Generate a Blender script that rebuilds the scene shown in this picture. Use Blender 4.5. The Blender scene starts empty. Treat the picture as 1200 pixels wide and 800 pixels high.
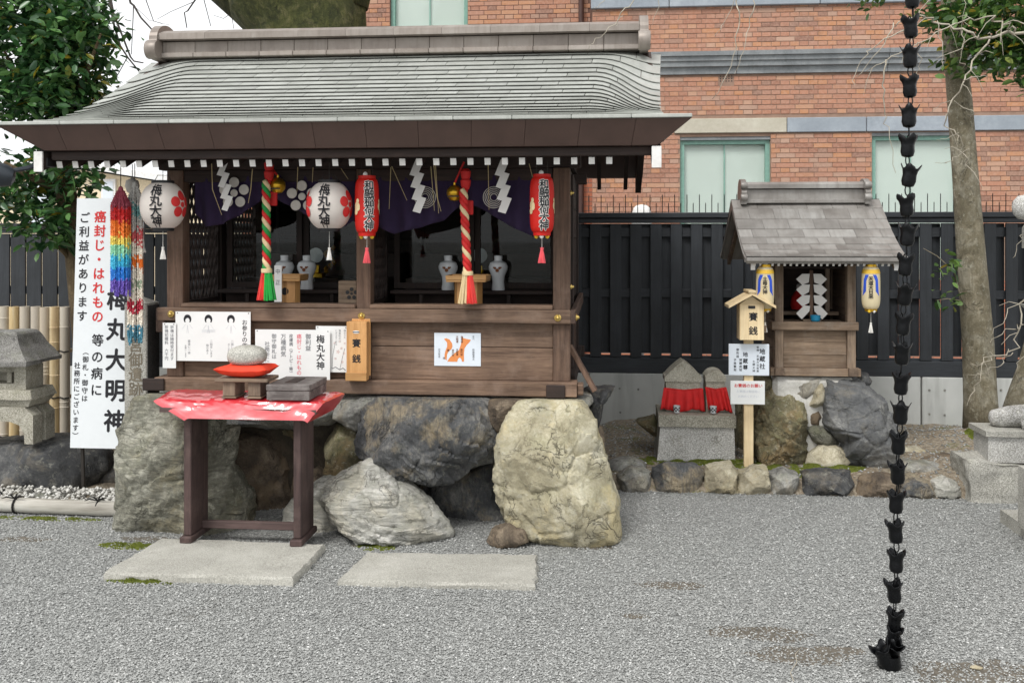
import bpy, bmesh, math, random
import numpy as np
from mathutils import Vector, Matrix, noise
R = math.radians
rng = random.Random(7)
S = bpy.context.scene
COL = S.collection

# ------------------------------------------------------------------ camera, sky, sun, exposure
cam_d = bpy.data.cameras.new('camera')
cam_d.sensor_width = 36.0
cam_d.lens = 34.5
cam_d.shift_y = -0.1
cam_d.clip_start = 0.05
cam_d.clip_end = 1500.0
cam = bpy.data.objects.new('camera', cam_d)
cam.location = (0, 0, 1.6)
cam.rotation_euler = (R(90), 0, math.atan(110 / 1150))
COL.objects.link(cam)
S.camera = cam

wd = bpy.data.worlds.new('World')
S.world = wd
wd.use_nodes = True
nt = wd.node_tree
nt.nodes.clear()
sky = nt.nodes.new('ShaderNodeTexSky')
sky.sky_type = 'NISHITA'
sky.sun_disc = False
sky.sun_elevation = R(52)
sky.sun_rotation = R(205)
sky.air_density = 1.0
sky.dust_density = 6.0
sky.ozone_density = 1.0
hs = nt.nodes.new('ShaderNodeHueSaturation')
hs.inputs['Saturation'].default_value = 0.12
hs.inputs['Value'].default_value = 1.0
bg = nt.nodes.new('ShaderNodeBackground')
bg.inputs['Strength'].default_value = 0.15
wo = nt.nodes.new('ShaderNodeOutputWorld')
nt.links.new(sky.outputs[0], hs.inputs['Color'])
cloud = nt.nodes.new('ShaderNodeMix')          # closed cloud cover over the clear sky
cloud.data_type = 'RGBA'
cloud.inputs[0].default_value = 0.85
cloud.inputs[7].default_value = (6.2, 6.3, 6.4, 1.0)
nt.links.new(hs.outputs[0], cloud.inputs[6])
nt.links.new(cloud.outputs[2], bg.inputs['Color'])
nt.links.new(bg.outputs[0], wo.inputs['Surface'])

sun_d = bpy.data.lights.new('sun', 'SUN')
sun_d.energy = 1.5
sun_d.angle = R(18)
sun_d.color = (1.0, 0.975, 0.94)
sun = bpy.data.objects.new('sun', sun_d)
sun.rotation_euler = (R(38), 0, R(-25))
COL.objects.link(sun)

S.view_settings.view_transform = 'Standard'
S.view_settings.look = 'None'
S.view_settings.exposure = 0.5
S.view_settings.gamma = 1.0
S.cycles.max_bounces = 7
S.cycles.diffuse_bounces = 3
S.cycles.glossy_bounces = 3
S.cycles.transmission_bounces = 4
S.cycles.transparent_max_bounces = 8

# ------------------------------------------------------------------ node material helpers
def lin(c):
    c = c / 255.0
    return c / 12.92 if c <= 0.04045 else ((c + 0.055) / 1.055) ** 2.4
def rgb(r, g, b):
    return (lin(r), lin(g), lin(b), 1.0)

class NM:
    """one material with its node tree and a few short cuts"""
    def __init__(s, name):
        s.m = bpy.data.materials.new(name)
        s.m.use_nodes = True
        s.t = s.m.node_tree
        s.t.nodes.clear()
        s.out = s.n('ShaderNodeOutputMaterial')
        s.b = s.n('ShaderNodeBsdfPrincipled')
        s.l(s.b.outputs[0], s.out.inputs['Surface'])
        s.b.inputs['Roughness'].default_value = 0.8
        s._tc = None
    def n(s, k): return s.t.nodes.new(k)
    def l(s, a, b): s.t.links.new(a, b)
    def tc(s, which='Object'):
        if s._tc is None: s._tc = s.n('ShaderNodeTexCoord')
        return s._tc.outputs[which]
    def mapped(s, scale=(1, 1, 1), rot=(0, 0, 0), which='Object', rand=True):
        mp = s.n('ShaderNodeMapping')
        mp.inputs['Scale'].default_value = scale
        mp.inputs['Rotation'].default_value = rot
        s.l(s.tc(which), mp.inputs['Vector'])
        if rand:
            oi = s.n('ShaderNodeObjectInfo')
            v = s.n('ShaderNodeVectorMath'); v.operation = 'SCALE'
            cx = s.n('ShaderNodeCombineXYZ')
            s.l(oi.outputs['Random'], cx.inputs[0]); s.l(oi.outputs['Random'], cx.inputs[1]); s.l(oi.outputs['Random'], cx.inputs[2])
            s.l(cx.outputs[0], v.inputs[0]); v.inputs['Scale'].default_value = 37.0
            s.l(v.outputs[0], mp.inputs['Location'])
        return mp.outputs[0]
    def noise(s, vec, scale=5, detail=4, rough=0.6, dist=0.0):
        n = s.n('ShaderNodeTexNoise')
        n.inputs['Scale'].default_value = scale; n.inputs['Detail'].default_value = detail
        n.inputs['Roughness'].default_value = rough; n.inputs['Distortion'].default_value = dist
        s.l(vec, n.inputs['Vector'])
        return n.outputs[0]
    def voro(s, vec, scale=5, feat='F1', out='Distance', rand=1.0):
        n = s.n('ShaderNodeTexVoronoi'); n.feature = feat
        n.inputs['Scale'].default_value = scale
        n.inputs['Randomness'].default_value = rand
        s.l(vec, n.inputs['Vector'])
        return n.outputs[out]
    def ramp(s, fac, stops):
        n = s.n('ShaderNodeValToRGB')
        e = n.color_ramp.elements
        while len(e) < len(stops): e.new(0.5)
        for i, (p, c) in enumerate(stops):
            e[i].position = p
            e[i].color = c if len(c) == 4 else (*c, 1)
        s.l(fac, n.inputs[0])
        return n.outputs[0]
    def val(s, fac, lo0, hi0, lo1, hi1):
        n = s.n('ShaderNodeMapRange')
        for k, v in zip((1, 2, 3, 4), (lo0, hi0, lo1, hi1)): n.inputs[k].default_value = v
        s.l(fac, n.inputs[0])
        return n.outputs[0]
    def mix(s, fac, a, b, mode='MIX'):
        n = s.n('ShaderNodeMix'); n.data_type = 'RGBA'; n.blend_type = mode
        if isinstance(fac, (int, float)): n.inputs[0].default_value = fac
        else: s.l(fac, n.inputs[0])
        for sock, v in ((n.inputs[6], a), (n.inputs[7], b)):
            if isinstance(v, tuple): sock.default_value = v
            else: s.l(v, sock)
        return n.outputs[2]
    def math(s, op, a, b=0.0):
        n = s.n('ShaderNodeMath'); n.operation = op
        for sock, v in ((n.inputs[0], a), (n.inputs[1], b)):
            if isinstance(v, (int, float)): sock.default_value = v
            else: s.l(v, sock)
        return n.outputs[0]
    def rnd(s):
        return s.n('ShaderNodeObjectInfo').outputs['Random']
    def attr(s, name):
        n = s.n('ShaderNodeAttribute'); n.attribute_name = name
        return n.outputs['Fac']
    def col(s, c):
        if isinstance(c, tuple): s.b.inputs['Base Color'].default_value = c
        else: s.l(c, s.b.inputs['Base Color'])
    def rough(s, v):
        if isinstance(v, (int, float)): s.b.inputs['Roughness'].default_value = v
        else: s.l(v, s.b.inputs['Roughness'])
    def bump(s, h, strength=0.3, dist=0.01):
        n = s.n('ShaderNodeBump'); n.inputs['Strength'].default_value = strength; n.inputs['Distance'].default_value = dist
        s.l(h, n.inputs['Height']); s.l(n.outputs[0], s.b.inputs['Normal'])

MATS = {}
def plain(name, c, rough=0.6, metal=0.0, var=0.12, scale=20, bump=0.1):
    k = NM(name)
    v = k.mapped()
    f = k.noise(v, scale, 3)
    d = tuple(x * (1 - var) for x in c[:3]) + (1,)
    u = tuple(min(1, x * (1 + var)) for x in c[:3]) + (1,)
    k.col(k.ramp(f, [(0.3, d), (0.7, u)]))
    k.rough(rough); k.b.inputs['Metallic'].default_value = metal
    if bump: k.bump(f, bump, 0.004)
    MATS[name] = k.m
    return k.m

def wood(name, c1, c2, axis='X', rough=0.75, fine=1.0, weather=None):
    """sawn timber, grain along one axis; c1 dark grain, c2 light; weather: grey bloom colour"""
    k = NM(name)
    sc = {'X': (1.2, 22, 22), 'Y': (22, 1.2, 22), 'Z': (22, 22, 1.2)}[axis]
    v = k.mapped(sc)
    g1 = k.noise(v, 2.0 * fine, 5, 0.65, 0.6)
    v2 = k.mapped(tuple(q * 4 for q in sc))
    g2 = k.noise(v2, 3.0 * fine, 3, 0.6)
    f = k.math('ADD', k.math('MULTIPLY', g1, 0.7), k.math('MULTIPLY', g2, 0.3))
    col = k.ramp(f, [(0.32, c1), (0.62, c2)])
    big = k.noise(k.mapped((1, 1, 1)), 3.5, 4, 0.6)
    col = k.mix(k.val(big, 0.35, 0.7, 0.0, 0.55), col, tuple(x * 0.55 for x in c1[:3]) + (1,))
    if weather:
        w = k.noise(k.mapped((1, 1, 1)), 6.0, 5, 0.7)
        col = k.mix(k.val(w, 0.5, 0.75, 0.0, 0.6), col, weather)
    hv = k.n('ShaderNodeHueSaturation'); k.l(col, hv.inputs['Color'])
    k.l(k.val(k.rnd(), 0, 1, 0.85, 1.15), hv.inputs['Value'])
    k.col(hv.outputs[0]); k.rough(rough)
    k.bump(f, 0.35, 0.004)
    MATS[name] = k.m
    return k.m

def stone(name, c1, c2, c3, scale=6, stri=None, moss=0.0, speck=0.0, rough=0.88, bump=0.6, bdist=0.02, patch=None, crack=0.0, lichen=0.0):
    """natural rock: three tones; stri = (stretch, rotation, amount, colour) streaks; patch = (colour, amount) stains;
    crack = dark fissures; lichen = pale spots; moss on upward faces"""
    k = NM(name)
    v = k.mapped()
    wv = k.n('ShaderNodeTexNoise'); wv.inputs['Scale'].default_value = scale * 0.5; wv.inputs['Detail'].default_value = 3; k.l(v, wv.inputs['Vector'])
    wp = k.n('ShaderNodeVectorMath'); wp.operation = 'MULTIPLY_ADD'; k.l(wv.outputs['Color'], wp.inputs[0]); wp.inputs[1].default_value = (0.25,) * 3; k.l(v, wp.inputs[2])
    w = wp.outputs[0]
    a = k.noise(w, scale, 10, 0.68, 0.3)
    b = k.noise(v, scale * 0.4, 5, 0.6, 0.8)
    fine = k.noise(v, scale * 11, 8, 0.8)
    f = k.math('ADD', k.math('MULTIPLY', a, 0.62), k.math('MULTIPLY', fine, 0.38))
    col = k.ramp(f, [(0.38, c1), (0.5, c2), (0.61, c3)])
    col = k.mix(k.val(b, 0.45, 0.6, 0.0, 0.55), col, c1)
    if patch:
        col = k.mix(k.math('MULTIPLY', k.val(k.noise(w, scale * 0.6, 6, 0.7), 0.5, 0.6, 0.0, 1.0), patch[1]), col, patch[0])
    h = k.math('ADD', a, k.math('MULTIPLY', fine, 0.5))
    if stri:
        vs = k.mapped(stri[0], stri[1])
        st = k.noise(vs, 3.2, 7, 0.72, 1.6)
        col = k.mix(k.val(st, 0.44, 0.56, 0.0, stri[2]), col, stri[3])
        h = k.math('ADD', h, k.math('MULTIPLY', st, -1.2))
    if crack:
        n1 = k.noise(w, scale * 0.55, 5, 0.6, 0.6); n2 = k.noise(w, scale * 1.3, 4, 0.6, 0.3)
        e1 = k.math('ABSOLUTE', k.math('SUBTRACT', n1, 0.5)); e2 = k.math('ABSOLUTE', k.math('SUBTRACT', n2, 0.52))
        m1 = k.math('MAXIMUM', k.val(e1, 0.0, 0.012, 1.0, 0.0), k.val(e2, 0.0, 0.012, 0.8, 0.0))
        gate = k.val(k.noise(v, scale * 0.9, 3, 0.5), 0.42, 0.6, 0.0, 1.0)
        cm = k.math('MULTIPLY', m1, gate)
        col = k.mix(k.math('MULTIPLY', cm, crack), col, tuple(x * 0.25 for x in c1[:3]) + (1,))
        h = k.math('SUBTRACT', h, k.math('MULTIPLY', cm, 0.5))
    if lichen:
        ln = k.noise(v, scale * 3.2, 6, 0.75); col = k.mix(k.math('MULTIPLY', k.val(ln, 0.56, 0.64, 0.0, 1.0), lichen), col, rgb(206, 204, 186))
    if speck:
        sp = k.noise(v, 160, 2, 0.5)
        col = k.mix(k.val(sp, 0.45, 0.7, 0.0, speck), col, tuple(min(1, x * 1.9) for x in c3[:3]) + (1,))
        col = k.mix(k.val(sp, 0.45, 0.3, 0.0, speck), col, tuple(x * 0.35 for x in c1[:3]) + (1,))
    if moss:
        gn = k.n('ShaderNodeNewGeometry'); sx = k.n('ShaderNodeSeparateXYZ'); k.l(gn.outputs['Normal'], sx.inputs[0])
        mf = k.math('MULTIPLY', k.val(k.noise(v, scale * 1.3, 5, 0.7), 0.47, 0.6, 0.0, 1.0), k.val(sx.outputs[2], -0.2, 0.8, 0.0, moss))
        col = k.mix(mf, col, rgb(96, 104, 48))
    k.col(col); k.rough(rough)
    k.bump(h, bump, bdist)
    MATS[name] = k.m
    return k.m

# ------------------------------------------------------------------ mesh builder
class MB:
    def __init__(s): s.v = []; s.f = []; s.mi = []
    def add(s, v, f, mi=0):
        n = len(s.v); s.v += [tuple(p) for p in v]
        s.f += [tuple(i + n for i in q) for q in f]; s.mi += [mi] * len(f)
        return s
    def box(s, x0, x1, y0, y1, z0, z1, ch=0.0, mi=0):
        if ch <= 0:
            v = [(x, y, z) for x in (x0, x1) for y in (y0, y1) for z in (z0, z1)]
            return s.add(v, [(0, 1, 3, 2), (4, 6, 7, 5), (0, 4, 5, 1), (2, 3, 7, 6), (0, 2, 6, 4), (1, 5, 7, 3)], mi)
        v = []; idx = {}
        X = (x0, x1); Y = (y0, y1); Z = (z0, z1)
        for i in (0, 1):
            for j in (0, 1):
                for k in (0, 1):
                    sx, sy, sz = (1 - 2 * i) * ch, (1 - 2 * j) * ch, (1 - 2 * k) * ch
                    for a, p in enumerate(((X[i], Y[j] + sy, Z[k] + sz), (X[i] + sx, Y[j], Z[k] + sz), (X[i] + sx, Y[j] + sy, Z[k]))):
                        idx[i, j, k, a] = len(v); v.append(p)
        f = []
        for i in (0, 1):
            f.append([idx[i, j, k, 0] for j, k in ((0, 0), (0, 1), (1, 1), (1, 0))])
            f.append([idx[j, i, k, 1] for j, k in ((0, 0), (0, 1), (1, 1), (1, 0))])
            f.append([idx[j, k, i, 2] for j, k in ((0, 0), (0, 1), (1, 1), (1, 0))])
        for p in (0, 1):
            for q in (0, 1):
                f.append([idx[p, q, 0, 0], idx[p, q, 1, 0], idx[p, q, 1, 1], idx[p, q, 0, 1]])
                f.append([idx[p, 0, q, 0], idx[p, 1, q, 0], idx[p, 1, q, 2], idx[p, 0, q, 2]])
                f.append([idx[0, p, q, 1], idx[1, p, q, 1], idx[1, p, q, 2], idx[0, p, q, 2]])
                for r in (0, 1):
                    f.append([idx[p, q, r, 0], idx[p, q, r, 1], idx[p, q, r, 2]])
        return s.add(v, f, mi)
    def bar(s, a, b, w, h, up=(0, 0, 1), mi=0):
        a, b = Vector(a), Vector(b); d = (b - a).normalized(); u = Vector(up)
        if abs(d.dot(u)) > 0.98: u = Vector((0, 1, 0))
        r = d.cross(u).normalized(); u = r.cross(d)
        v = []
        for p in (a, b):
            for i, j in ((-1, -1), (1, -1), (1, 1), (-1, 1)): v.append(p + r * (w / 2 * i) + u * (h / 2 * j))
        return s.add(v, [(0, 1, 2, 3), (4, 7, 6, 5), (0, 4, 5, 1), (1, 5, 6, 2), (2, 6, 7, 3), (3, 7, 4, 0)], mi)
    def tube(s, pts, r, n=8, cap=True, mi=0, closed=False):
        pts = [Vector(p) for p in pts]; m = len(pts)
        rs = [r] * m if isinstance(r, (int, float)) else list(r)
        v = []; ref = None
        for i in range(m):
            if closed: d = pts[(i + 1) % m] - pts[i - 1]
            else: d = pts[min(i + 1, m - 1)] - pts[max(i - 1, 0)]
            d = d.normalized() if d.length > 1e-9 else Vector((0, 0, 1))
            if ref is None: ref = Vector((1, 0, 0)) if abs(d.x) < 0.8 else Vector((0, 1, 0))
            a = (ref - d * ref.dot(d)).normalized(); b = d.cross(a); ref = a
            for k in range(n):
                t = 2 * math.pi * k / n
                v.append(pts[i] + (a * math.cos(t) + b * math.sin(t)) * rs[i])
        f = []
        for i in range(m if closed else m - 1):
            j = (i + 1) % m
            for k in range(n): f.append((i * n + k, i * n + (k + 1) % n, j * n + (k + 1) % n, j * n + k))
        if cap and not closed: f += [tuple(range(n))[::-1], tuple(range((m - 1) * n, m * n))]
        return s.add(v, f, mi)
    def lathe(s, prof, n=16, c=(0, 0, 0), cap=True, mi=0, sx=1.0, sy=1.0):
        v = []; f = []; m = len(prof)
        for r, z in prof:
            for k in range(n):
                t = 2 * math.pi * k / n
                v.append((c[0] + r * math.cos(t) * sx, c[1] + r * math.sin(t) * sy, c[2] + z))
        for i in range(m - 1):
            for k in range(n): f.append((i * n + k, i * n + (k + 1) % n, (i + 1) * n + (k + 1) % n, (i + 1) * n + k))
        if cap: f += [tuple(range(n))[::-1], tuple(range((m - 1) * n, m * n))]
        return s.add(v, f, mi)
    def prism(s, poly, y0, y1, mi=0):
        """outline in the X-Z plane, given thickness along Y"""
        n = len(poly)
        v = [(a, y0, b) for a, b in poly] + [(a, y1, b) for a, b in poly]
        f = [tuple(range(n)), tuple(range(n, 2 * n))[::-1]] + [(i, (i + 1) % n, n + (i + 1) % n, n + i) for i in range(n)]
        return s.add(v, f, mi)
    def xprism(s, poly, x0, x1, mi=0):
        """outline in the Y-Z plane, thickness along X"""
        n = len(poly)
        v = [(x0, a, b) for a, b in poly] + [(x1, a, b) for a, b in poly]
        f = [tuple(range(n)), tuple(range(n, 2 * n))[::-1]] + [(i, (i + 1) % n, n + (i + 1) % n, n + i) for i in range(n)]
        return s.add(v, f, mi)
    def xform(s, M):
        s.v = [tuple(M @ Vector(p)) for p in s.v]; return s
    def build(s, name, mats, parent=None, smooth=False, kind=None, recalc=True, loc=None):
        if loc is None:
            if parent is not None: o0 = Vector(WL.get(parent.name, (0, 0, 0)))
            else:
                a = np.array(s.v); lo, hi = a.min(0), a.max(0)
                o0 = Vector(((lo[0] + hi[0]) / 2, (lo[1] + hi[1]) / 2, lo[2]))
        else: o0 = Vector(loc)
        me = bpy.data.meshes.new(name)
        me.from_pydata([tuple(Vector(p) - o0) for p in s.v], [], s.f)
        if not isinstance(mats, (list, tuple)): mats = [mats]
        for k in mats: me.materials.append(MATS[k] if isinstance(k, str) else k)
        if len(mats) > 1: me.polygons.foreach_set('material_index', s.mi)
        if recalc:
            b = bmesh.new(); b.from_mesh(me); bmesh.ops.recalc_face_normals(b, faces=b.faces); b.to_mesh(me); b.free()
        if smooth:
            me.polygons.foreach_set('use_smooth', [True] * len(me.polygons))
            if smooth != 'all': me.set_sharp_from_angle(angle=R(smooth if isinstance(smooth, (int, float)) and smooth > 1 else 38))
        me.update()
        return link(name, me, parent, o0 if parent is None else (0, 0, 0), kind)

WL = {}          # where each thing's own origin stands
def link(name, me, parent=None, loc=(0, 0, 0), kind=None):
    o = bpy.data.objects.new(name, me); COL.objects.link(o)
    o.location = loc
    if parent is not None:
        o.parent = parent
        WL[o.name] = WL.get(parent.name, Vector((0, 0, 0)))
    else: WL[o.name] = Vector(loc)
    if kind: o['kind'] = kind
    return o
def thing(name, label, cat, loc, group=None):
    o = bpy.data.objects.new(name, None); COL.objects.link(o)
    o.empty_display_size = 0.1
    o.location = loc; WL[o.name] = Vector(loc)
    return tag(o, label, cat, group)
def tag(o, label, cat, group=None):
    o['label'] = label; o['category'] = cat
    if group: o['group'] = group
    return o
def struct(o):
    o['kind'] = 'structure'; return o
def inst(o, parent, loc=None, rot=None, name=None):
    """a copy of one mesh object (shares its data)"""
    c = o.copy(); COL.objects.link(c)
    c.parent = parent
    if name: c.name = name
    if loc is not None: c.location = loc
    if rot is not None: c.rotation_euler = rot
    return c
def copy_tree(o, parent=None):
    c = o.copy(); COL.objects.link(c); c.parent = parent
    for ch in list(o.children): copy_tree(ch, c)
    return c

# lettering: one flat mesh from a column or row of characters
def glyphs(text, size, vertical=True, bold=0.0, lead=1.0):
    cu = bpy.data.curves.new('lettering', 'FONT')
    cu.body = '\n'.join(text) if vertical else text
    cu.size = size; cu.align_x = 'CENTER'; cu.space_line = lead; cu.resolution_u = 3
    cu.offset = bold * size
    o = bpy.data.objects.new('lettering', cu); COL.objects.link(o)
    me = bpy.data.meshes.new_from_object(o.evaluated_get(bpy.context.evaluated_depsgraph_get()))
    v = [(p.co.x, p.co.y) for p in me.vertices]; f = [tuple(p.vertices) for p in me.polygons]
    bpy.data.objects.remove(o); bpy.data.curves.remove(cu); bpy.data.meshes.remove(me)
    return v, f
def put_text(mb, text, cx, ztop, size, fn, mi=0, bold=0.0, **kw):
    """column whose first character's top is at ztop; fn maps (x, z) to a point on the written surface;
    a heavy brush is the same stroke laid a few times side by side"""
    v, f = glyphs(text, size, **kw)
    if not v: return
    top = 0.86 * size; b_ = bold * size
    offs = [(0, 0)] if b_ == 0 else [(-b_, 0), (b_, 0), (0, b_), (0, -b_)]
    if bold > 0.05: offs += [(-b_ * 0.7, -b_ * 0.7), (b_ * 0.7, b_ * 0.7), (-b_ * 0.7, b_ * 0.7), (b_ * 0.7, -b_ * 0.7)]
    for i, (dx, dz) in enumerate(offs):
        pts = []
        for a, b in v:
            p = fn(cx + a + dx, ztop - top + b + dz); pts.append((p[0], p[1] - 0.00012 * i, p[2]))
        mb.add(pts, f, mi)


# ------------------------------------------------------------------ materials
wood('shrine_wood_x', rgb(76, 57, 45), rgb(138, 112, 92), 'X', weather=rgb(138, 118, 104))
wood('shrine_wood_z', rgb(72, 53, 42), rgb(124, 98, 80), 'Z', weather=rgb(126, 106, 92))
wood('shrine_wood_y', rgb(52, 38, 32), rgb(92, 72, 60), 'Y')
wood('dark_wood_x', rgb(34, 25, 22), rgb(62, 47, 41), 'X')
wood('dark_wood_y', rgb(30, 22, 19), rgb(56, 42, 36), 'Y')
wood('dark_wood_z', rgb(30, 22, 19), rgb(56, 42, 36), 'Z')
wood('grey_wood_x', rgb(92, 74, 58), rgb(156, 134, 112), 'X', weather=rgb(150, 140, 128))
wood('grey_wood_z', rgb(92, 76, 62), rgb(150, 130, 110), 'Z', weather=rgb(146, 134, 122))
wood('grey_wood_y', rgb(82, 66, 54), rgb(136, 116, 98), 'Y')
wood('new_wood_z', rgb(214, 186, 140), rgb(236, 216, 176), 'Z', rough=0.6)
wood('new_wood_x', rgb(212, 184, 138), rgb(236, 216, 176), 'X', rough=0.6)
wood('honey_wood_z', rgb(186, 132, 76), rgb(222, 172, 112), 'Z', rough=0.5)
wood('honey_wood_x', rgb(190, 138, 80), rgb(224, 178, 118), 'X', rough=0.5)
wood('table_wood_z', rgb(52, 38, 36), rgb(92, 72, 68), 'Z', weather=rgb(104, 86, 80))
wood('table_wood_x', rgb(58, 44, 42), rgb(98, 80, 76), 'X', weather=rgb(104, 86, 80))
wood('worn_box_wood', rgb(58, 52, 50), rgb(134, 126, 122), 'X', weather=rgb(170, 164, 160))
wood('fence_black_z', rgb(34, 38, 42), rgb(53, 57, 62), 'Z', rough=0.6)
wood('fence_black_x', rgb(34, 38, 42), rgb(53, 57, 62), 'X', rough=0.6)
plain('white_paint', rgb(226, 224, 220), 0.6)
plain('fascia_copper', rgb(80, 62, 55), 0.5, 0.15, 0.15, 6)
plain('brass', rgb(214, 186, 110), 0.3, 0.9)
plain('gold', rgb(210, 166, 50), 0.3, 0.85)
plain('black_paint', rgb(26, 26, 28), 0.55)
plain('black_ink', rgb(24, 24, 30), 0.7, var=0.02, bump=0)
plain('faint_ink', rgb(120, 122, 126), 0.7, var=0.02, bump=0)
plain('pale_ink', rgb(196, 200, 206), 0.7, var=0.02, bump=0)
plain('red_ink', rgb(206, 44, 44), 0.7, var=0.02, bump=0)
plain('pink_ink', rgb(226, 120, 130), 0.7, var=0.02, bump=0)
plain('orange_ink', rgb(226, 142, 82), 0.7, var=0.03, bump=0)
plain('blue_ink', rgb(40, 82, 200), 0.6, var=0.05, bump=0)
plain('yellow_ink', rgb(222, 180, 60), 0.6, var=0.05, bump=0)
plain('white_ink', rgb(238, 236, 230), 0.7, var=0.02, bump=0)
plain('grey_cloth', rgb(196, 192, 184), 0.9)
plain('sheet_white', rgb(232, 233, 231), 0.55, var=0.04, scale=6, bump=0)
plain('sheet_blue', rgb(222, 230, 238), 0.45, var=0.02, bump=0)
plain('sign_white', rgb(224, 228, 230), 0.35, var=0.02, bump=0)
plain('paper', rgb(228, 226, 222), 0.85, var=0.03, bump=0)
plain('porcelain', rgb(206, 210, 212), 0.18, var=0.03, bump=0)
plain('blue_cup', rgb(30, 130, 168), 0.3)
plain('purple_cloth', rgb(42, 28, 60), 0.9)
plain('red_cloth', rgb(206, 36, 36), 0.8, var=0.1)
plain('cushion_red', rgb(232, 62, 32), 0.75)
plain('cord_red', rgb(200, 36, 34), 0.7)
plain('cord_green', rgb(28, 140, 62), 0.7)
plain('cord_beige', rgb(222, 200, 156), 0.75)
plain('tassel_red', rgb(232, 66, 60), 0.7)
plain('tassel_green', rgb(36, 168, 70), 0.7)
plain('tassel_white', rgb(230, 228, 222), 0.8)
plain('tassel_pink', rgb(232, 92, 100), 0.7)
plain('straw', rgb(190, 172, 128), 0.8)
plain('iron', rgb(20, 21, 23), 0.36, 0.6, 0.3, 40, 0.4)
plain('rust', rgb(120, 72, 44), 0.8)
plain('wire', rgb(70, 66, 62), 0.5, 0.6)
plain('lamp_grey', rgb(52, 58, 64), 0.4, 0.3)
plain('lens', rgb(216, 222, 226), 0.15)
plain('frame_green', rgb(126, 166, 152), 0.5)
plain('blind', rgb(234, 240, 234), 0.5, var=0.03, scale=2)
plain('pipe_brown', rgb(76, 52, 46), 0.6)
plain('cream_wall', rgb(230, 214, 184), 0.85)
plain('pale_wall', rgb(232, 232, 230), 0.85)
plain('twig_pale', rgb(172, 164, 148), 0.8)
plain('twig_dark', rgb(60, 54, 50), 0.8)
plain('tie_black', rgb(22, 20, 18), 0.8)
plain('plastic_yellow', rgb(232, 190, 40), 0.4)
plain('skin_line', rgb(216, 200, 196), 0.8)
plain('soil', rgb(98, 92, 82), 0.95, var=0.3, scale=30, bump=0.8)

# plastic-wrapped red cloth
k = NM('wrapped_red'); v = k.mapped()
f = k.noise(v, 9, 4, 0.6, 1.2)
k.col(k.ramp(k.noise(v, 5, 3), [(0.3, rgb(176, 22, 34)), (0.7, rgb(214, 44, 56))]))
k.rough(0.45); k.b.inputs['Coat Weight'].default_value = 0.8; k.b.inputs['Coat Roughness'].default_value = 0.14
k.b.inputs['Coat IOR'].default_value = 2.0
k.bump(f, 0.3, 0.012); MATS['wrapped_red'] = k.m

# copper plates of the roofs, gone grey-green
def copper(name, a, b, c):
    k = NM(name); v = k.mapped()
    f = k.noise(v, 3, 5, 0.65)
    st = k.noise(k.mapped((14, 1.5, 1.5)), 2.5, 4, 0.6)
    col = k.ramp(f, [(0.3, a), (0.5, b), (0.75, c)])
    col = k.mix(k.val(st, 0.45, 0.7, 0.0, 0.5), col, a)
    hv = k.n('ShaderNodeHueSaturation'); k.l(col, hv.inputs['Color']); k.l(k.val(k.rnd(), 0, 1, 0.92, 1.07), hv.inputs['Value'])
    k.col(hv.outputs[0]); k.rough(k.val(f, 0.3, 0.7, 0.38, 0.6)); k.b.inputs['Metallic'].default_value = 0.25
    k.bump(f, 0.12, 0.01); MATS[name] = k.m
copper('roof_copper', rgb(158, 160, 154), rgb(174, 176, 170), rgb(186, 188, 182))
copper('ridge_copper', rgb(122, 112, 104), rgb(146, 137, 129), rgb(164, 157, 150))
copper('brown_copper', rgb(116, 111, 106), rgb(144, 140, 135), rgb(170, 168, 164))

# rocks
stone('rock_green', rgb(98, 96, 84), rgb(140, 138, 124), rgb(186, 184, 170), 5, stri=((2.4, 2.4, 9), (0.35, 0.75, 0.2), 0.55, rgb(84, 84, 74)), moss=0.2, patch=(rgb(158, 148, 118), 0.5), crack=0.7, lichen=0.3, bump=0.7, bdist=0.025)
stone('rock_brown', rgb(66, 58, 50), rgb(108, 95, 80), rgb(144, 130, 110), 8, patch=(rgb(122, 104, 80), 0.5), crack=0.6, bump=0.7, bdist=0.02)
stone('rock_dark', rgb(70, 71, 73), rgb(108, 109, 109), rgb(160, 157, 150), 5, stri=((8, 3, 2), (0.1, 0.35, 0.2), 0.5, rgb(74, 76, 79)), patch=(rgb(172, 156, 126), 0.7), crack=0.8, lichen=0.2, bump=0.8, bdist=0.03)
stone('rock_tan', rgb(146, 138, 114), rgb(192, 184, 156), rgb(220, 214, 192), 6, moss=0.25, patch=(rgb(206, 190, 146), 0.6), crack=0.85, lichen=0.4, bump=0.8, bdist=0.03)
stone('rock_white', rgb(160, 158, 150), rgb(204, 202, 194), rgb(230, 228, 222), 5, stri=((1.2, 2, 12), (0, 0.62, 0), 0.5, rgb(132, 132, 122)), moss=0.15, patch=(rgb(208, 200, 178), 0.5), crack=0.7, bump=0.7, bdist=0.025)
stone('rock_grey', rgb(100, 99, 95), rgb(142, 141, 136), rgb(184, 182, 174), 7, moss=0.15, patch=(rgb(140, 130, 110), 0.5), crack=0.7, lichen=0.25, bump=0.7, bdist=0.02)
stone('rock_black', rgb(44, 45, 46), rgb(72, 73, 74), rgb(112, 111, 108), 6, rough=0.7, patch=(rgb(120, 112, 98), 0.5), crack=0.5, lichen=0.2, bump=0.7, bdist=0.02)
stone('rock_slate', rgb(74, 75, 76), rgb(106, 107, 106), rgb(150, 149, 144), 4, stri=((2, 2, 5), (0.4, 0.5, 0), 0.5, rgb(82, 84, 87)), patch=(rgb(134, 126, 110), 0.6), crack=0.5, rough=0.65, bump=0.5, bdist=0.025)
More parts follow.
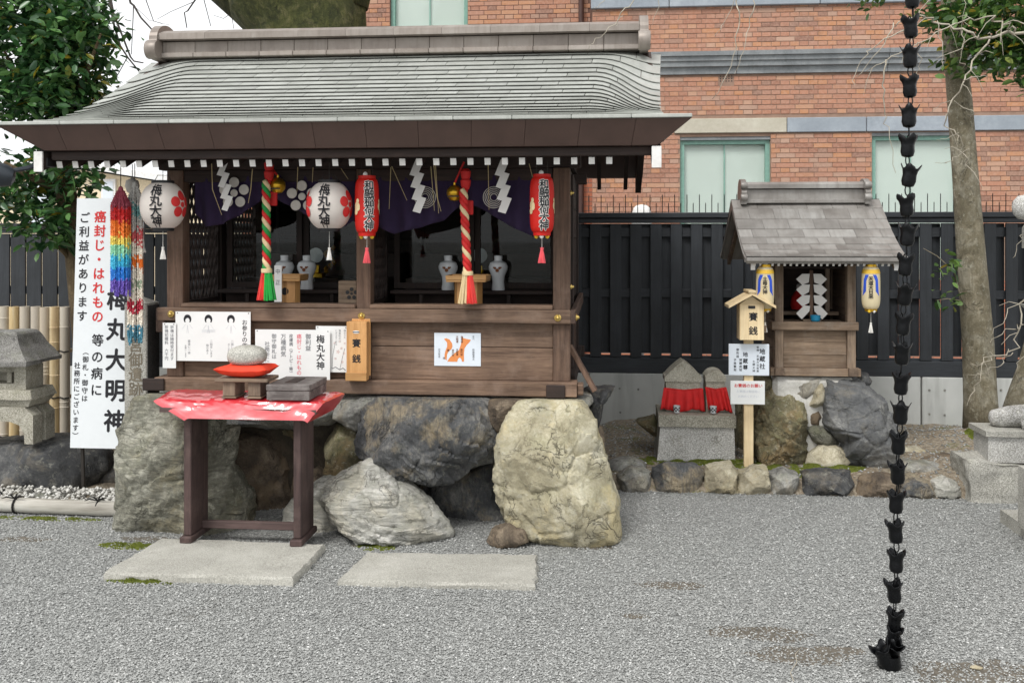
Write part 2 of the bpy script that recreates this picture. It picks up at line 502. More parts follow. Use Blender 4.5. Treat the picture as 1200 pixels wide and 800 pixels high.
stone('rock_olive', rgb(80, 75, 56), rgb(124, 117, 90), rgb(166, 157, 128), 8, moss=0.3, patch=(rgb(146, 122, 84), 0.6), crack=0.8, lichen=0.35, bump=0.8, bdist=0.03)
stone('rock_buff', rgb(136, 128, 108), rgb(180, 172, 148), rgb(212, 206, 186), 9, patch=(rgb(160, 146, 114), 0.6), crack=0.6, bump=0.6, bdist=0.015)
stone('granite', rgb(128, 126, 118), rgb(158, 156, 148), rgb(180, 178, 170), 5, speck=0.45, moss=0.1, bump=0.35, bdist=0.006)
stone('granite_old', rgb(122, 118, 106), rgb(158, 154, 140), rgb(184, 180, 168), 6, speck=0.35, moss=0.25, bump=0.5, bdist=0.01)
stone('granite_pale', rgb(146, 144, 138), rgb(174, 172, 166), rgb(196, 194, 190), 5, speck=0.5, bump=0.4, bdist=0.006)
stone('granite_dark', rgb(46, 46, 46), rgb(66, 66, 64), rgb(86, 86, 84), 6, speck=0.2, bump=0.3, bdist=0.006)
stone('slab_stone', rgb(142, 140, 132), rgb(162, 160, 151), rgb(176, 174, 166), 3, speck=0.3, bump=0.3, bdist=0.006)
stone('thatch_stone', rgb(84, 82, 78), rgb(118, 116, 112), rgb(146, 144, 140), 9, speck=0.4, moss=0.2, bump=0.8, bdist=0.015)
stone('mortar_white', rgb(170, 168, 160), rgb(198, 196, 190), rgb(216, 215, 210), 9, lichen=0.2, bump=0.4, bdist=0.008)
stone('dark_core', rgb(50, 44, 36), rgb(74, 66, 54), rgb(98, 88, 74), 9)
stone('moss', rgb(104, 116, 34), rgb(138, 150, 52), rgb(168, 176, 78), 26, bump=1.0, bdist=0.02)
stone('bark_grey', rgb(104, 97, 78), rgb(142, 133, 110), rgb(176, 168, 148), 9, stri=((7, 7, 1.2), (0, 0, 0), 0.4, rgb(108, 101, 80)), patch=(rgb(176, 172, 156), 0.5), crack=0.5, lichen=0.4, bump=0.9, bdist=0.02)
stone('bark_brown', rgb(74, 62, 44), rgb(108, 92, 66), rgb(136, 120, 92), 8, stri=((5, 5, 1.2), (0, 0, 0), 0.4, rgb(84, 70, 50)))
stone('bark_moss', rgb(50, 56, 22), rgb(88, 92, 42), rgb(140, 132, 92), 10, stri=((6, 6, 1.2), (0, 0, 0), 0.5, rgb(58, 66, 26)), patch=(rgb(112, 112, 58), 0.5), crack=0.6, bump=1.0, bdist=0.04)

# concrete
k = NM('concrete'); v = k.mapped((1, 1, 1))
f = k.noise(v, 2.2, 6, 0.6); st = k.noise(k.mapped((6, 1, 0.7)), 2, 4, 0.6)
col = k.ramp(f, [(0.3, rgb(186, 188, 185)), (0.7, rgb(206, 208, 204))])
col = k.mix(k.val(st, 0.5, 0.75, 0, 0.35), col, rgb(128, 130, 126))
k.col(col); k.rough(0.85); k.bump(k.noise(v, 60, 4), 0.15, 0.004); MATS['concrete'] = k.m

# brick
k = NM('brick')
u = k.math('FRACT', k.math('ADD', k.attr('rnd'), k.rnd()))
v = k.mapped()
col = k.ramp(u, [(0.0, rgb(154, 110, 90)), (0.25, rgb(180, 128, 102)), (0.5, rgb(170, 128, 108)), (0.72, rgb(186, 132, 94)), (0.85, rgb(182, 150, 130)), (1.0, rgb(138, 102, 86))])
gp = k.n('ShaderNodeNewGeometry')
bigv = k.noise(gp.outputs['Position'], 0.9, 4, 0.7)
col = k.mix(k.val(bigv, 0.56, 0.72, 0, 0.6), col, rgb(92, 66, 60))
col = k.mix(k.val(k.noise(gp.outputs['Position'], 30, 4, 0.6), 0.4, 0.75, 0, 0.5), col, rgb(198, 160, 142))
k.col(col); k.rough(0.85); k.bump(k.noise(v, 60, 4), 0.3, 0.006); MATS['brick'] = k.m
plain('brick_mortar', rgb(148, 122, 106), 0.95, var=0.15, scale=12)
plain('shaded_brick_mortar', rgb(112, 88, 78), 0.95, var=0.15, scale=12)  # mortar copy with the shade of the set-back wing put into its colour
stone('band_grey', rgb(118, 122, 124), rgb(140, 144, 146), rgb(158, 162, 162), 3, bump=0.2, bdist=0.01)
stone('band_blue', rgb(138, 146, 154), rgb(156, 164, 172), rgb(170, 178, 184), 2, bump=0.15, bdist=0.01)
stone('band_beige', rgb(176, 170, 152), rgb(190, 184, 168), rgb(202, 198, 182), 2, bump=0.15, bdist=0.01)
# far brickwork below and above the part in view: pattern in the material
k = NM('brickwork'); gp = k.n('ShaderNodeNewGeometry'); sx = k.n('ShaderNodeSeparateXYZ'); cb = k.n('ShaderNodeCombineXYZ')
k.l(gp.outputs['Position'], sx.inputs[0]); k.l(sx.outputs[0], cb.inputs[0]); k.l(sx.outputs[2], cb.inputs[1])
bt = k.n('ShaderNodeTexBrick'); k.l(cb.outputs[0], bt.inputs['Vector']); bt.inputs['Scale'].default_value = 1.0
bt.inputs['Brick Width'].default_value = 0.225; bt.inputs['Row Height'].default_value = 0.0595; bt.inputs['Mortar Size'].default_value = 0.006
bt.inputs['Color1'].default_value = rgb(178, 112, 88); bt.inputs['Color2'].default_value = rgb(196, 124, 92); bt.inputs['Mortar'].default_value = rgb(130, 106, 94)
k.col(bt.outputs[0]); k.rough(0.85); MATS['brickwork'] = k.m

# glass: clear pane that mirrors at grazing angles
def glassy(name, tint, gl):
    m = bpy.data.materials.new(name); m.use_nodes = True; t = m.node_tree; t.nodes.clear()
    o = t.nodes.new('ShaderNodeOutputMaterial'); mx = t.nodes.new('ShaderNodeMixShader'); tr = t.nodes.new('ShaderNodeBsdfTransparent')
    g_ = t.nodes.new('ShaderNodeBsdfGlossy'); lw = t.nodes.new('ShaderNodeLayerWeight')
    pw = t.nodes.new('ShaderNodeMath'); pw.operation = 'POWER'; pw.inputs[1].default_value = 4.0
    mr = t.nodes.new('ShaderNodeMapRange'); mr.inputs[3].default_value = gl; mr.inputs[4].default_value = 0.9
    tr.inputs[0].default_value = tint; g_.inputs['Roughness'].default_value = 0.02
    t.links.new(lw.outputs['Facing'], pw.inputs[0]); t.links.new(pw.outputs[0], mr.inputs[0]); t.links.new(mr.outputs[0], mx.inputs[0])
    t.links.new(tr.outputs[0], mx.inputs[1]); t.links.new(g_.outputs[0], mx.inputs[2])
    t.links.new(mx.outputs[0], o.inputs[0]); MATS[name] = m
glassy('glass', (0.9, 0.92, 0.91, 1), 0.018)
glassy('clear_film', (0.92, 0.92, 0.92, 1), 0.06)

# bamboo, weathered
k = NM('bamboo'); v = k.mapped((9, 9, 0.8))
col = k.ramp(k.noise(v, 2, 4, 0.6), [(0.3, rgb(170, 140, 96)), (0.5, rgb(202, 178, 132)), (0.7, rgb(206, 196, 172))])
col = k.mix(k.val(k.rnd(), 0.35, 0.75, 0, 0.8), col, rgb(184, 178, 168))
k.col(col); k.rough(0.5); k.bump(k.noise(v, 6, 3), 0.15, 0.003); MATS['bamboo'] = k.m
k = NM('bamboo_grey'); v = k.mapped((0.8, 9, 9))
k.col(k.ramp(k.noise(v, 2, 5, 0.6), [(0.3, rgb(128, 122, 112)), (0.5, rgb(176, 172, 162)), (0.7, rgb(200, 198, 190))])); k.rough(0.6)
k.bump(k.noise(v, 6, 3), 0.2, 0.003); MATS['bamboo_grey'] = k.m

# paper lanterns: thin paper that lets light through
def lantern_paper(name, c, trans=0.45):
    k = NM(name); k.col(c); k.rough(0.55)
    td = k.n('ShaderNodeBsdfTranslucent'); td.inputs[0].default_value = c
    mx = k.n('ShaderNodeMixShader'); mx.inputs[0].default_value = trans
    k.l(k.b.outputs[0], mx.inputs[1]); k.l(td.outputs[0], mx.inputs[2]); k.l(mx.outputs[0], k.out.inputs['Surface'])
    MATS[name] = k.m
lantern_paper('lantern_white', rgb(240, 232, 224), 0.3)
lantern_paper('lantern_red', rgb(226, 38, 26), 0.3)
lantern_paper('lantern_cream', rgb(242, 228, 190), 0.3)

# leaves
def leafmat(name, a, b, c, yellow=0.02):
    k = NM(name)
    u = k.math('FRACT', k.math('ADD', k.attr('rnd'), k.rnd()))
    col = k.ramp(u, [(0.0, a), (0.5, b), (0.96 - yellow, c), (0.985, rgb(168, 150, 50))])
    k.col(col); k.rough(0.32); k.b.inputs['Specular IOR Level'].default_value = 0.6
    td = k.n('ShaderNodeBsdfTranslucent'); k.l(col, td.inputs[0])
    mx = k.n('ShaderNodeMixShader'); mx.inputs[0].default_value = 0.22
    k.l(k.b.outputs[0], mx.inputs[1]); k.l(td.outputs[0], mx.inputs[2]); k.l(mx.outputs[0], k.out.inputs['Surface'])
    MATS[name] = k.m
leafmat('leaf_camellia', rgb(36, 68, 40), rgb(62, 102, 56), rgb(104, 144, 80), 0.005)
leafmat('leaf_evergreen', rgb(44, 74, 36), rgb(70, 104, 48), rgb(112, 142, 70))

# gravel ground: fine stones in the material, real stones strewn over it further down
k = NM('gravel_ground'); gp = k.n('ShaderNodeNewGeometry'); p = gp.outputs['Position']
cellc = k.voro(p, 160, 'F1', 'Color'); cd = k.voro(p, 160, 'F1', 'Distance')
sep = k.n('ShaderNodeSeparateColor'); k.l(cellc, sep.inputs[0])
col = k.ramp(sep.outputs[0], [(0.0, rgb(124, 125, 122)), (0.5, rgb(152, 153, 150)), (1.0, rgb(174, 175, 172))])
pat = k.noise(p, 0.9, 5, 0.6); pat2 = k.noise(p, 5, 5, 0.7)
bare = k.val(k.math('ADD', k.math('MULTIPLY', pat, 0.6), k.math('MULTIPLY', pat2, 0.4)), 0.57, 0.68, 0.0, 0.6)
col = k.mix(bare, col, rgb(122, 116, 106))
k.col(col); k.rough(0.9); k.bump(k.math('SUBTRACT', 1.0, cd), 0.9, 0.012); MATS['gravel_ground'] = k.m
k = NM('gravel_stone')
u = k.attr('rnd')
col = k.ramp(u, [(0.0, rgb(112, 113, 111)), (0.3, rgb(146, 147, 144)), (0.7, rgb(163, 164, 161)), (0.94, rgb(178, 179, 176)), (1.0, rgb(210, 210, 207))])
k.col(col); k.rough(0.85); MATS['gravel_stone'] = k.m
k = NM('bed_soil'); gp = k.n('ShaderNodeNewGeometry'); p = gp.outputs['Position']
a = k.noise(p, 7, 7, 0.7); b = k.noise(p, 45, 5, 0.7)
col = k.ramp(b, [(0.32, rgb(96, 86, 72)), (0.5, rgb(144, 132, 114)), (0.68, rgb(176, 168, 152))])
col = k.mix(k.val(a, 0.5, 0.66, 0, 0.6), col, rgb(122, 106, 84))
col = k.mix(k.val(k.noise(p, 3.1, 5, 0.7), 0.56, 0.64, 0, 0.85), col, rgb(98, 106, 44))
k.col(col); k.rough(0.95); k.bump(k.math('ADD', a, b), 0.9, 0.02); MATS['bed_soil'] = k.m


# ------------------------------------------------------------------ ground
def grid_sheet(name, x0, x1, y0, y1, nx, ny, fz, mat):
    mb = MB(); v = []
    for j in range(ny + 1):
        for i in range(nx + 1):
            x = x0 + (x1 - x0) * i / nx; y = y0 + (y1 - y0) * j / ny
            v.append((x, y, fz(x, y)))
    f = [(j * (nx + 1) + i, j * (nx + 1) + i + 1, (j + 1) * (nx + 1) + i + 1, (j + 1) * (nx + 1) + i) for j in range(ny) for i in range(nx)]
    mb.add(v, f)
    return struct(mb.build(name, mat, smooth='all', recalc=False, loc=(0, 0, 0)))
o = MB().add([(-400, -400, 0), (400, -400, 0), (400, 400, 0), (-400, 400, 0)], [(0, 1, 2, 3)]).build('ground', 'gravel_ground', recalc=False, loc=(0, 0, 0)); struct(o)

def sstep(a, b, t):
    t = max(0.0, min(1.0, (t - a) / (b - a))); return t * t * (3 - 2 * t)
def bed_right(x, y):
    z = 0.09 * sstep(6.22, 6.5, y) * sstep(-0.35, 0.2, x) + 0.02
    z += 0.13 * math.exp(-((x - 2.7) / 0.7) ** 2 - ((y - 7.2) / 0.55) ** 2) * sstep(6.3, 6.8, y)
    z += 0.03 * noise.noise((x * 2.2, y * 2.2, 0)) * sstep(6.3, 6.6, y) + 0.012 * noise.noise((x * 9, y * 9, 3))
    return z - 0.05 * (1 - sstep(6.2, 6.4, y))
grid_sheet('soil_bed', -0.45, 5.2, 6.24, 8.1, 130, 46, bed_right, 'bed_soil')
def bed_left(x, y):
    return 0.035 + 0.02 * noise.noise((x * 3, y * 3, 7)) + 0.01 * noise.noise((x * 11, y * 11, 2)) - 0.05 * (1 - sstep(5.5, 5.65, y))
grid_sheet('soil_bed', -6.2, -2.55, 5.52, 8.1, 80, 50, bed_left, 'bed_soil')

# ------------------------------------------------------------------ concrete footing wall under the fence
t = thing('concrete_wall', 'low grey concrete wall with bolt holes under the black fence', 'wall', (1.5, 8.18, 0))
joints = [-5.9, -4.3, -2.7, -1.1, -0.14, 2.506, 4.9]
for i in range(len(joints) - 1):
    a, b = joints[i] + 0.006, joints[i + 1] - 0.006
    MB().box(a, b, 8.1, 8.26, -0.1, 0.5, 0.006).build('panel', 'concrete', t)
MB().box(-5.9, 4.9, 8.125, 8.24, -0.1, 0.48).build('core', 'dark_wood_x', t)
holes = [(0.112, 0.375), (0.118, 0.179), (0.264, 0.37), (2.565, 0.397), (2.565, 0.206), (2.683, 0.398), (2.683, 0.201), (3.113, 0.405), (3.261, 0.205)]
for hx, hz in holes:
    mb = MB().lathe([(0.0075, 0), (0.009, 0.001), (0.009, 0.003)], 10)
    mb.xform(Matrix.Translation((hx, 8.0985, hz)) @ Matrix.Rotation(R(90), 4, 'X')).build('bolt_hole', 'rock_grey', t)

# ------------------------------------------------------------------ black board fences
def fence(label, x0, x1, yf, zt, step, wf, rear, spikes, zb=0.5):
    t = thing('board_fence', label, 'fence', ((x0 + x1) / 2, yf + 0.05, zb))
    MB().box(x0, x1, yf - 0.03, yf + 0.14, zt - 0.045, zt, 0.006).build('cap_rail', 'fence_black_x', t)
    MB().box(x0, x1, yf - 0.012, yf + 0.1, zt - 0.085, zt - 0.047, 0.004).build('rail', 'fence_black_x', t)
    for za, zc in ((zb + 0.005, zb + 0.145), (zb + 0.62, zb + 0.69), (zt - 0.2, zt - 0.12)):
        MB().box(x0, x1, yf + 0.024, yf + 0.06, za, zc, 0.004).build('rail', 'fence_black_x', t)
    MB().box(x0, x1, yf + 0.0, yf + 0.022, zb + 0.002, zb + 0.125, 0.004).build('rail', 'fence_black_x', t)
    n = int((x1 - x0) / step); bd = rb = None
    for i in range(n):
        x = x0 + step * (i + 0.5)
        if bd is None:
            bd = MB().box(-wf / 2, wf / 2, 0, 0.02, 0, zt - 0.09 - zb - 0.13, 0.003).build('board', 'fence_black_z', t, loc=(0, 0, 0))
            q = bd
        else: q = inst(bd, t)
        q.location = (x - t.location.x, yf - t.location.y, 0.13)
        if rear:
            if rb is None:
                rb = MB().box(-rear / 2, rear / 2, 0, 0.018, 0, zt - 0.09 - zb - 0.16, 0.003).build('board', 'fence_black_z', t, loc=(0, 0, 0)); q = rb
            else: q = inst(rb, t)
            q.location = (x + step / 2 - t.location.x, yf + 0.064 - t.location.y, 0.16)
    if spikes:
        sp = []
        for i, x in enumerate(np.arange(x0 + 0.05, x1, spikes)):
            h = 0.155 if i % 2 else 0.085
            if len(sp) < 2:
                mb = MB().tube([(0, 0, 0), (0, 0, h - 0.01), (0, 0, h)], [0.0035, 0.0035, 0.0008], 6)
                q = mb.build('spike', 'iron', t, loc=(0, 0, 0)); sp.append(q)
            else: q = inst(sp[i % 2], t)
            q.location = (x - t.location.x, 0.06, zt - zb)
    return t
fence('long black board fence with spiked top behind the small shrine', -1.15, 4.75, 8.1, 1.815, 0.164, 0.092, 0.1, 0.0505)
fence('black fence of close boards with thin gaps behind the bamboo screen', -5.9, -2.3, 8.1, 1.735, 0.1455, 0.135, 0, 0)

# ------------------------------------------------------------------ brick building behind
BY = 12.3
bb = thing('brick_building', 'red brick building with grey stone bands and green window frames', 'building', (3.0, BY + 2, 0))
XL, XS, XR = -4.832, -0.17, 9.0
zc0, zc1 = 3.631, 3.895
zb0, zb1 = 2.905, 3.083
zt0 = 4.463
w1 = (0.916, 2.014, 0.6, 2.863)
w2 = (3.224, 4.283, 0.6, 2.893)
w3 = (-2.828, -1.797, 4.33, 4.33 + 2.2)
w4 = (w2[1] + 1.1, w2[1] + 2.2, 0.6, w2[3])
def wall_with_holes(name, x0, x1, z0, z1, y, holes, mat):
    xs = sorted({x0, x1, *[h[0] for h in holes], *[h[1] for h in holes]})
    zs = sorted({z0, z1, *[h[2] for h in holes], *[h[3] for h in holes]})
    mb = MB()
    for a, b in zip(xs, xs[1:]):
        for c, d in zip(zs, zs[1:]):
            mx_, mz_ = (a + b) / 2, (c + d) / 2
            if any(h[0] < mx_ < h[1] and h[2] < mz_ < h[3] for h in holes): continue
            mb.box(a, b, y, y + 0.3, c, d)
    return mb.build(name, mat, bb)
wall_with_holes('wall', XS, XR, 1.1, 5.2, BY + 0.007, [w1, w2, w4], 'brick_mortar')
wall_with_holes('wall', XL, XS, 3.6, 5.2, BY + 0.407, [w3], 'shaded_brick_mortar')
MB().box(XS, XR, BY, BY + 0.3, 0, 1.1).build('wall', 'brickwork', bb)
MB().box(XL, XS, BY + 0.4, BY + 0.7, 0, 3.6).build('wall', 'brickwork', bb)
MB().box(XS, XR, BY, BY + 0.3, 5.2, 8.5).build('wall', 'brickwork', bb)
wall_with_holes('wall', XL, XS, 5.2, 8.5, BY + 0.4, [(w3[0], w3[1], 5.0, w3[3])], 'brickwork')
MB().box(XL, XR, BY + 4.0, BY + 4.3, 0, 8.5).build('wall', 'brickwork', bb)
MB().box(XL, XL + 0.3, BY + 0.72, BY + 3.98, 0, 8.5).build('wall', 'brickwork', bb)
MB().box(XL - 0.3, XR + 0.2, BY - 0.3, BY + 4.6, 8.5, 8.9).build('roof', 'band_grey', bb)
MB().box(XS + 0.002, XS + 0.25, BY + 0.3, BY + 0.41, 0, 8.5).build('wall', 'brickwork', bb)
# stone bands
def band(name, x0, x1, prof, mat, y=BY):
    mb = MB().xprism([(y + a, b) for a, b in prof], x0, x1)
    return mb.build(name, mat, bb)
h = zc1 - zc0
cx = [XS - 0.02, 1.6, 3.4, 5.2, 7.2, XR]
for a, b in zip(cx, cx[1:]):
    band('cornice_stone', a + 0.003, b - 0.003, [(0.05, zc0), (-0.03, zc0), (-0.035, zc0 + h * 0.3), (-0.075, zc0 + h * 0.33), (-0.08, zc0 + h * 0.55), (-0.10, zc0 + h * 0.58), (-0.105, zc0 + h * 0.78), (-0.13, zc0 + h * 0.8), (-0.135, zc1), (0.05, zc1 + 0.02)], 'band_grey')
bx = [0.842, 2.208, 3.153, 4.352, 5.6, 7.0, XR]
for i, (a, b) in enumerate(zip(bx, bx[1:])):
    mb = MB().box(a + 0.004, b - 0.004, BY - 0.025, BY + 0.05, zb0 if i else zb0 + 0.0, zb1, 0.006)
    mb.build('band_stone', 'band_beige' if i == 0 else 'band_blue', bb)
tx = [XS - 0.02, 0.78, 2.6, 4.4, 6.2, XR]
for a, b in zip(tx, tx[1:]):
    MB().box(a + 0.004, b - 0.004, BY - 0.05, BY + 0.05, zt0, zt0 + 0.22, 0.008).build('band_stone', 'band_blue', bb)
# windows
def window(r, y, mull):
    x0, x1, z0, z1 = r
    f = MB()
    fw = 0.055
    f.box(x0, x0 + fw, y + 0.06, y + 0.14, z0, z1).box(x1 - fw, x1, y + 0.06, y + 0.14, z0, z1).box(x0 + fw, x1 - fw, y + 0.06, y + 0.14, z1 - 0.09, z1).box(x0 + fw, x1 - fw, y + 0.06, y + 0.14, z0, z0 + fw)
    w = f.build('window', 'frame_green', bb)
    MB().box(x0 + fw, x1 - fw, y + 0.11, y + 0.118, z0 + fw, z1 - 0.09).build('pane', 'glass', w)
    for m_ in mull:
        xm = x0 + (x1 - x0) * m_
        MB().box(xm - 0.008, xm + 0.008, y + 0.095, y + 0.108, z0 + fw, z1 - 0.09).build('mullion', 'frame_green', w)
    MB().box(x0 + fw, x1 - fw, y + 0.125, y + 0.132, z0 + fw, z1 - 0.09).build('blind', 'blind', w)
    MB().box(x0 + 0.001, x1 - 0.001, y + 0.02, y + 0.058, z1 - 0.04, z1 - 0.001).build('lintel_edge', 'band_grey', w)
window(w1, BY, [0.5]); window(w2, BY, [0.45]); window(w3, BY + 0.4, [0.5]); window(w4, BY, [0.5])
MB().tube([(-0.316, BY + 0.32, 0), (-0.316, BY + 0.32, 8.4)], 0.035, 10).build('downpipe', 'pipe_brown', bb, smooth=True)
# bricks: alternating rows of stretchers and headers
CH = 0.0595
def brick_rows(x0, x1, z0, z1, y, skip):
    out = []; r = 0
    z = z0
    while z < z1:
        L = 0.2255 if r % 2 else 0.1125
        x = x0 - (0 if r % 2 else 0.056) - rng.random() * 0.01
        while x < x1:
            a, b = max(x, x0), min(x + L, x1)
            if b - a > 0.03:
                segs = [(a, b)]
                for (h0, h1, hz0, hz1) in skip:
                    if z + CH > hz0 + 0.012 and z < hz1 - 0.012:
                        ns = []
                        for p, q in segs:
                            if q <= h0 or p >= h1: ns.append((p, q))
                            else:
                                if p < h0 - 0.03: ns.append((p, h0))
                                if q > h1 + 0.03: ns.append((h1, q))
                        segs = ns
                out += [(p, q, z, y) for p, q in segs]
            x += L
        z += CH; r += 1
    return out
vent = (1.384, 1.57, 3.526, 3.626)
rows = brick_rows(XS, 5.236, 1.7, zt0, BY, [w1, w2, (0 * 0 + XS - 1, XR, zc0, zc1 + 0.01), (bx[0], XR, zb0, zb1), vent])
rows += brick_rows(-3.159, XS - 0.03, 4.1, 4.85, BY + 0.4, [w3])
def inview(b):
    return 1.35 < b[0] < 3.9 and b[2] > zb1 - 0.35 and b[3] == BY
front = [b for b in rows if inview(b)]
front.sort(key=lambda b: -(b[1] - b[0]) + 0.02 * rng.random())
solo = set(front[:300])
shape = {}
for b in rows:
    if b not in solo: continue
    L = round(b[1] - b[0], 3)
    if L not in shape:
        shape[L] = MB().box(-L / 2 + 0.004, L / 2 - 0.004, 0, 0.06, 0.004, CH - 0.004, 0.003).build('brick', 'brick', bb, loc=(0, 0, 0)); q = shape[L]
    else: q = inst(shape[L], bb)
    q.location = ((b[0] + b[1]) / 2 - 3.0, b[3] + rng.uniform(-0.0015, 0.0025) - BY - 2, b[2])
mb = MB(); rv = []
for b in rows:
    if b in solo: continue
    j = rng.uniform(-0.0015, 0.0025)
    mb.box(b[0] + 0.004, b[1] - 0.004, b[3] + j, b[3] + 0.05, b[2] + 0.004, b[2] + CH - 0.004)
    rv += [rng.random()] * 8
o = mb.build('brickwork', 'brick', bb, kind='stuff', recalc=False)
at = o.data.attributes.new('rnd', 'FLOAT', 'POINT'); at.data.foreach_set('value', rv)
# pierced vent brick
mb = MB().box(vent[0] + 0.004, vent[1] - 0.004, BY + 0.008, BY + 0.05, vent[2] + 0.004, vent[3] - 0.004)
g_ = mb.build('vent_grille', 'brick', bb)
for i in range(5):
    for j in range(3):
        xx = vent[0] + 0.025 + i * (vent[1] - vent[0] - 0.05) / 4; zz = vent[2] + 0.02 + j * (vent[3] - vent[2] - 0.04) / 2
        MB().box(xx - 0.007, xx + 0.007, BY + 0.004, BY + 0.009, zz - 0.007, zz + 0.007).build('vent_hole', 'black_paint', g_)

# cream house far left
ch = thing('cream_house', 'cream house with a white roof edge glimpsed under the left eave', 'house', (-12.0, 23, 0))
hx0, hx1 = -15.586, -9.064
zr = 3.077
MB().prism([(hx0, 0), (hx1, 0), (hx1, zr - 0.35), ((hx0 + hx1) / 2 - 0.6, zr + 0.25), (hx0, zr - 0.2)], 22, 25).build('wall', 'cream_wall', ch)
for s_ in (0, 1):
    a = (hx0 - 0.3, zr - 0.2) if s_ == 0 else (hx1 + 0.3, zr - 0.36); b = ((hx0 + hx1) / 2 - 0.6, zr + 0.3)
    MB().prism([a, b, (b[0], b[1] + 0.14), (a[0], a[1] + 0.14)], 21.7, 25.2).build('roof', 'pale_wall', ch)
wx = -13.656
w = MB().box(wx, wx + 0.7, 21.93, 22.0, 1.9, 2.9).build('window', 'pale_wall', ch)
MB().box(wx + 0.06, wx + 0.64, 21.92, 21.928, 1.96, 2.84).build('pane', 'sheet_blue', w)
wx = -11.756
w = MB().box(wx, wx + 0.35, 21.93, 22.0, 1.5, 3.0).build('window', 'pale_wall', ch)
MB().box(wx + 0.05, wx + 0.3, 21.92, 21.928, 1.56, 2.94).build('pane', 'sheet_blue', w)
tag(MB().lathe([(0.085, 0), (0.088, 0.72), (0.085, 0.8), (0.07, 0.85), (0.045, 0.872), (0.0, 0.88)], 20, (0.31, 8.6, 1.02), cap=False).lathe([(0.02, 0), (0.02, 1.05)], 8, (0.31, 8.6, 0)).build('vent_cover', 'white_paint', smooth=True), 'white rounded cover peeking over the top of the black fence', 'cover')

# ------------------------------------------------------------------ trees
LEAF = np.array([(0, 0, 0), (0.3, 0.2, 0.05), (0.3, -0.2, 0.05), (0.68, 0.21, 0.03), (0.68, -0.21, 0.03), (1, 0, -0.08)])
LEAFF = [(0, 2, 4, 5), (0, 5, 3, 1)]
def leaf_mesh(name, pos, size, mat, seed, up=0.55):
    r = np.random.default_rng(seed); n = len(pos)
    az = r.uniform(0, 2 * np.pi, n); el = r.normal(-0.25, 0.45, n); roll = r.normal(0, 0.6, n)
    d = np.stack([np.cos(az) * np.cos(el), np.sin(az) * np.cos(el), np.sin(el)], 1)
    zz = np.array([0, 0, 1.0]); sd = np.cross(d, zz); sd /= np.linalg.norm(sd, axis=1)[:, None] + 1e-9
    nn = np.cross(sd, d)
    s2 = sd * np.cos(roll)[:, None] + nn * np.sin(roll)[:, None]; n2 = np.cross(s2, d)
    sz = r.uniform(0.7, 1.15, n) * size
    V = pos[:, None, :] + sz[:, None, None] * (LEAF[None, :, 0:1] * d[:, None] + LEAF[None, :, 1:2] * s2[:, None] + LEAF[None, :, 2:3] * n2[:, None])
    F = (np.array(LEAFF)[None] + (np.arange(n) * 6)[:, None, None]).reshape(-1, 4)
    return fast_mesh(name, V.reshape(-1, 3), F, mat, np.repeat(r.random(n), 6)), (V, d)
def fast_mesh(name, V, F, mat, rnd=None):
    me = bpy.data.meshes.new(name); nv, nf = len(V), len(F); k = F.shape[1]
    me.vertices.add(nv); me.vertices.foreach_set('co', V.astype(np.float32).ravel())
    me.loops.add(nf * k); me.loops.foreach_set('vertex_index', F.astype(np.int32).ravel())
    me.polygons.add(nf); me.polygons.foreach_set('loop_start', np.arange(0, nf * k, k, dtype=np.int32))
    me.update(calc_edges=True)
    if rnd is not None:
        at = me.attributes.new('rnd', 'FLOAT', 'POINT'); at.data.foreach_set('value', rnd.astype(np.float32))
    me.materials.append(MATS[mat]); me.validate()
    return me
def clumps(blobs, per, spread, seed):
    """leaf places in clumps, clumps spread through ellipsoids (cx,cy,cz,rx,ry,rz,n)"""
    r = np.random.default_rng(seed); P = []
    for cx, cy, cz, rx, ry, rz, n in blobs:
        u = r.normal(size=(n, 3)); u /= np.linalg.norm(u, axis=1)[:, None]
        u *= (0.25 + 0.75 * r.random((n, 1)) ** 0.45)
        c = np.array([cx, cy, cz]) + u * np.array([rx, ry, rz])
        for q in c: P.append(q + r.normal(size=(per, 3)) * spread)
    return np.concatenate(P)
def single_leaf(mat):
    me = fast_mesh('leaf', LEAF.copy(), np.array(LEAFF), mat); return me
def tree(name, label, loc, trunk, limbs, blobs, per, spread, size, mat, bark, seed, solo=120, group=None, wob=0.0):
    t = thing(name, label, 'tree', loc, group)
    pts, rad = trunk
    mb = MB().tube(pts, rad, 16)
    if wob:
        c_ = []
        for p in mb.v:
            w = noise.fractal((p[0] * 3, p[1] * 3, p[2] * 1.6), 1.0, 2.0, 4)
            ax = Vector(min(pts, key=lambda q: abs(q[2] - p[2]))); dv = Vector(p) - Vector((ax.x, ax.y, p[2]))
            c_.append(tuple(Vector(p) + dv * w * wob))
        mb.v = c_
    tr = mb.build('trunk', bark, t, smooth='all')
    for lp, lr in limbs: MB().tube(lp, lr, 7).build('limb', bark, tr, smooth='all')
    if blobs:
        pos = clumps(blobs, per, spread, seed) - np.array(loc)
        # the leaves nearest the viewer stand as leaves of their own
        order = np.argsort(pos[:, 1]); one = order[:solo * 3:3]; rest = np.setdiff1d(np.arange(len(pos)), one)
        me, _ = leaf_mesh('crown', pos[rest], size, mat, seed)
        cr = link('crown', me, t, (0, 0, 0), 'stuff')
        lm = single_leaf(mat)
        for i in one:
            q = link('leaf', lm, cr, tuple(pos[i])); q.scale = (size * rng.uniform(0.9, 1.2),) * 3
            q.rotation_euler = (rng.gauss(0.5, 0.5), rng.gauss(0.2, 0.4), rng.uniform(0, 6.28))
    return t
Yc = 6.9
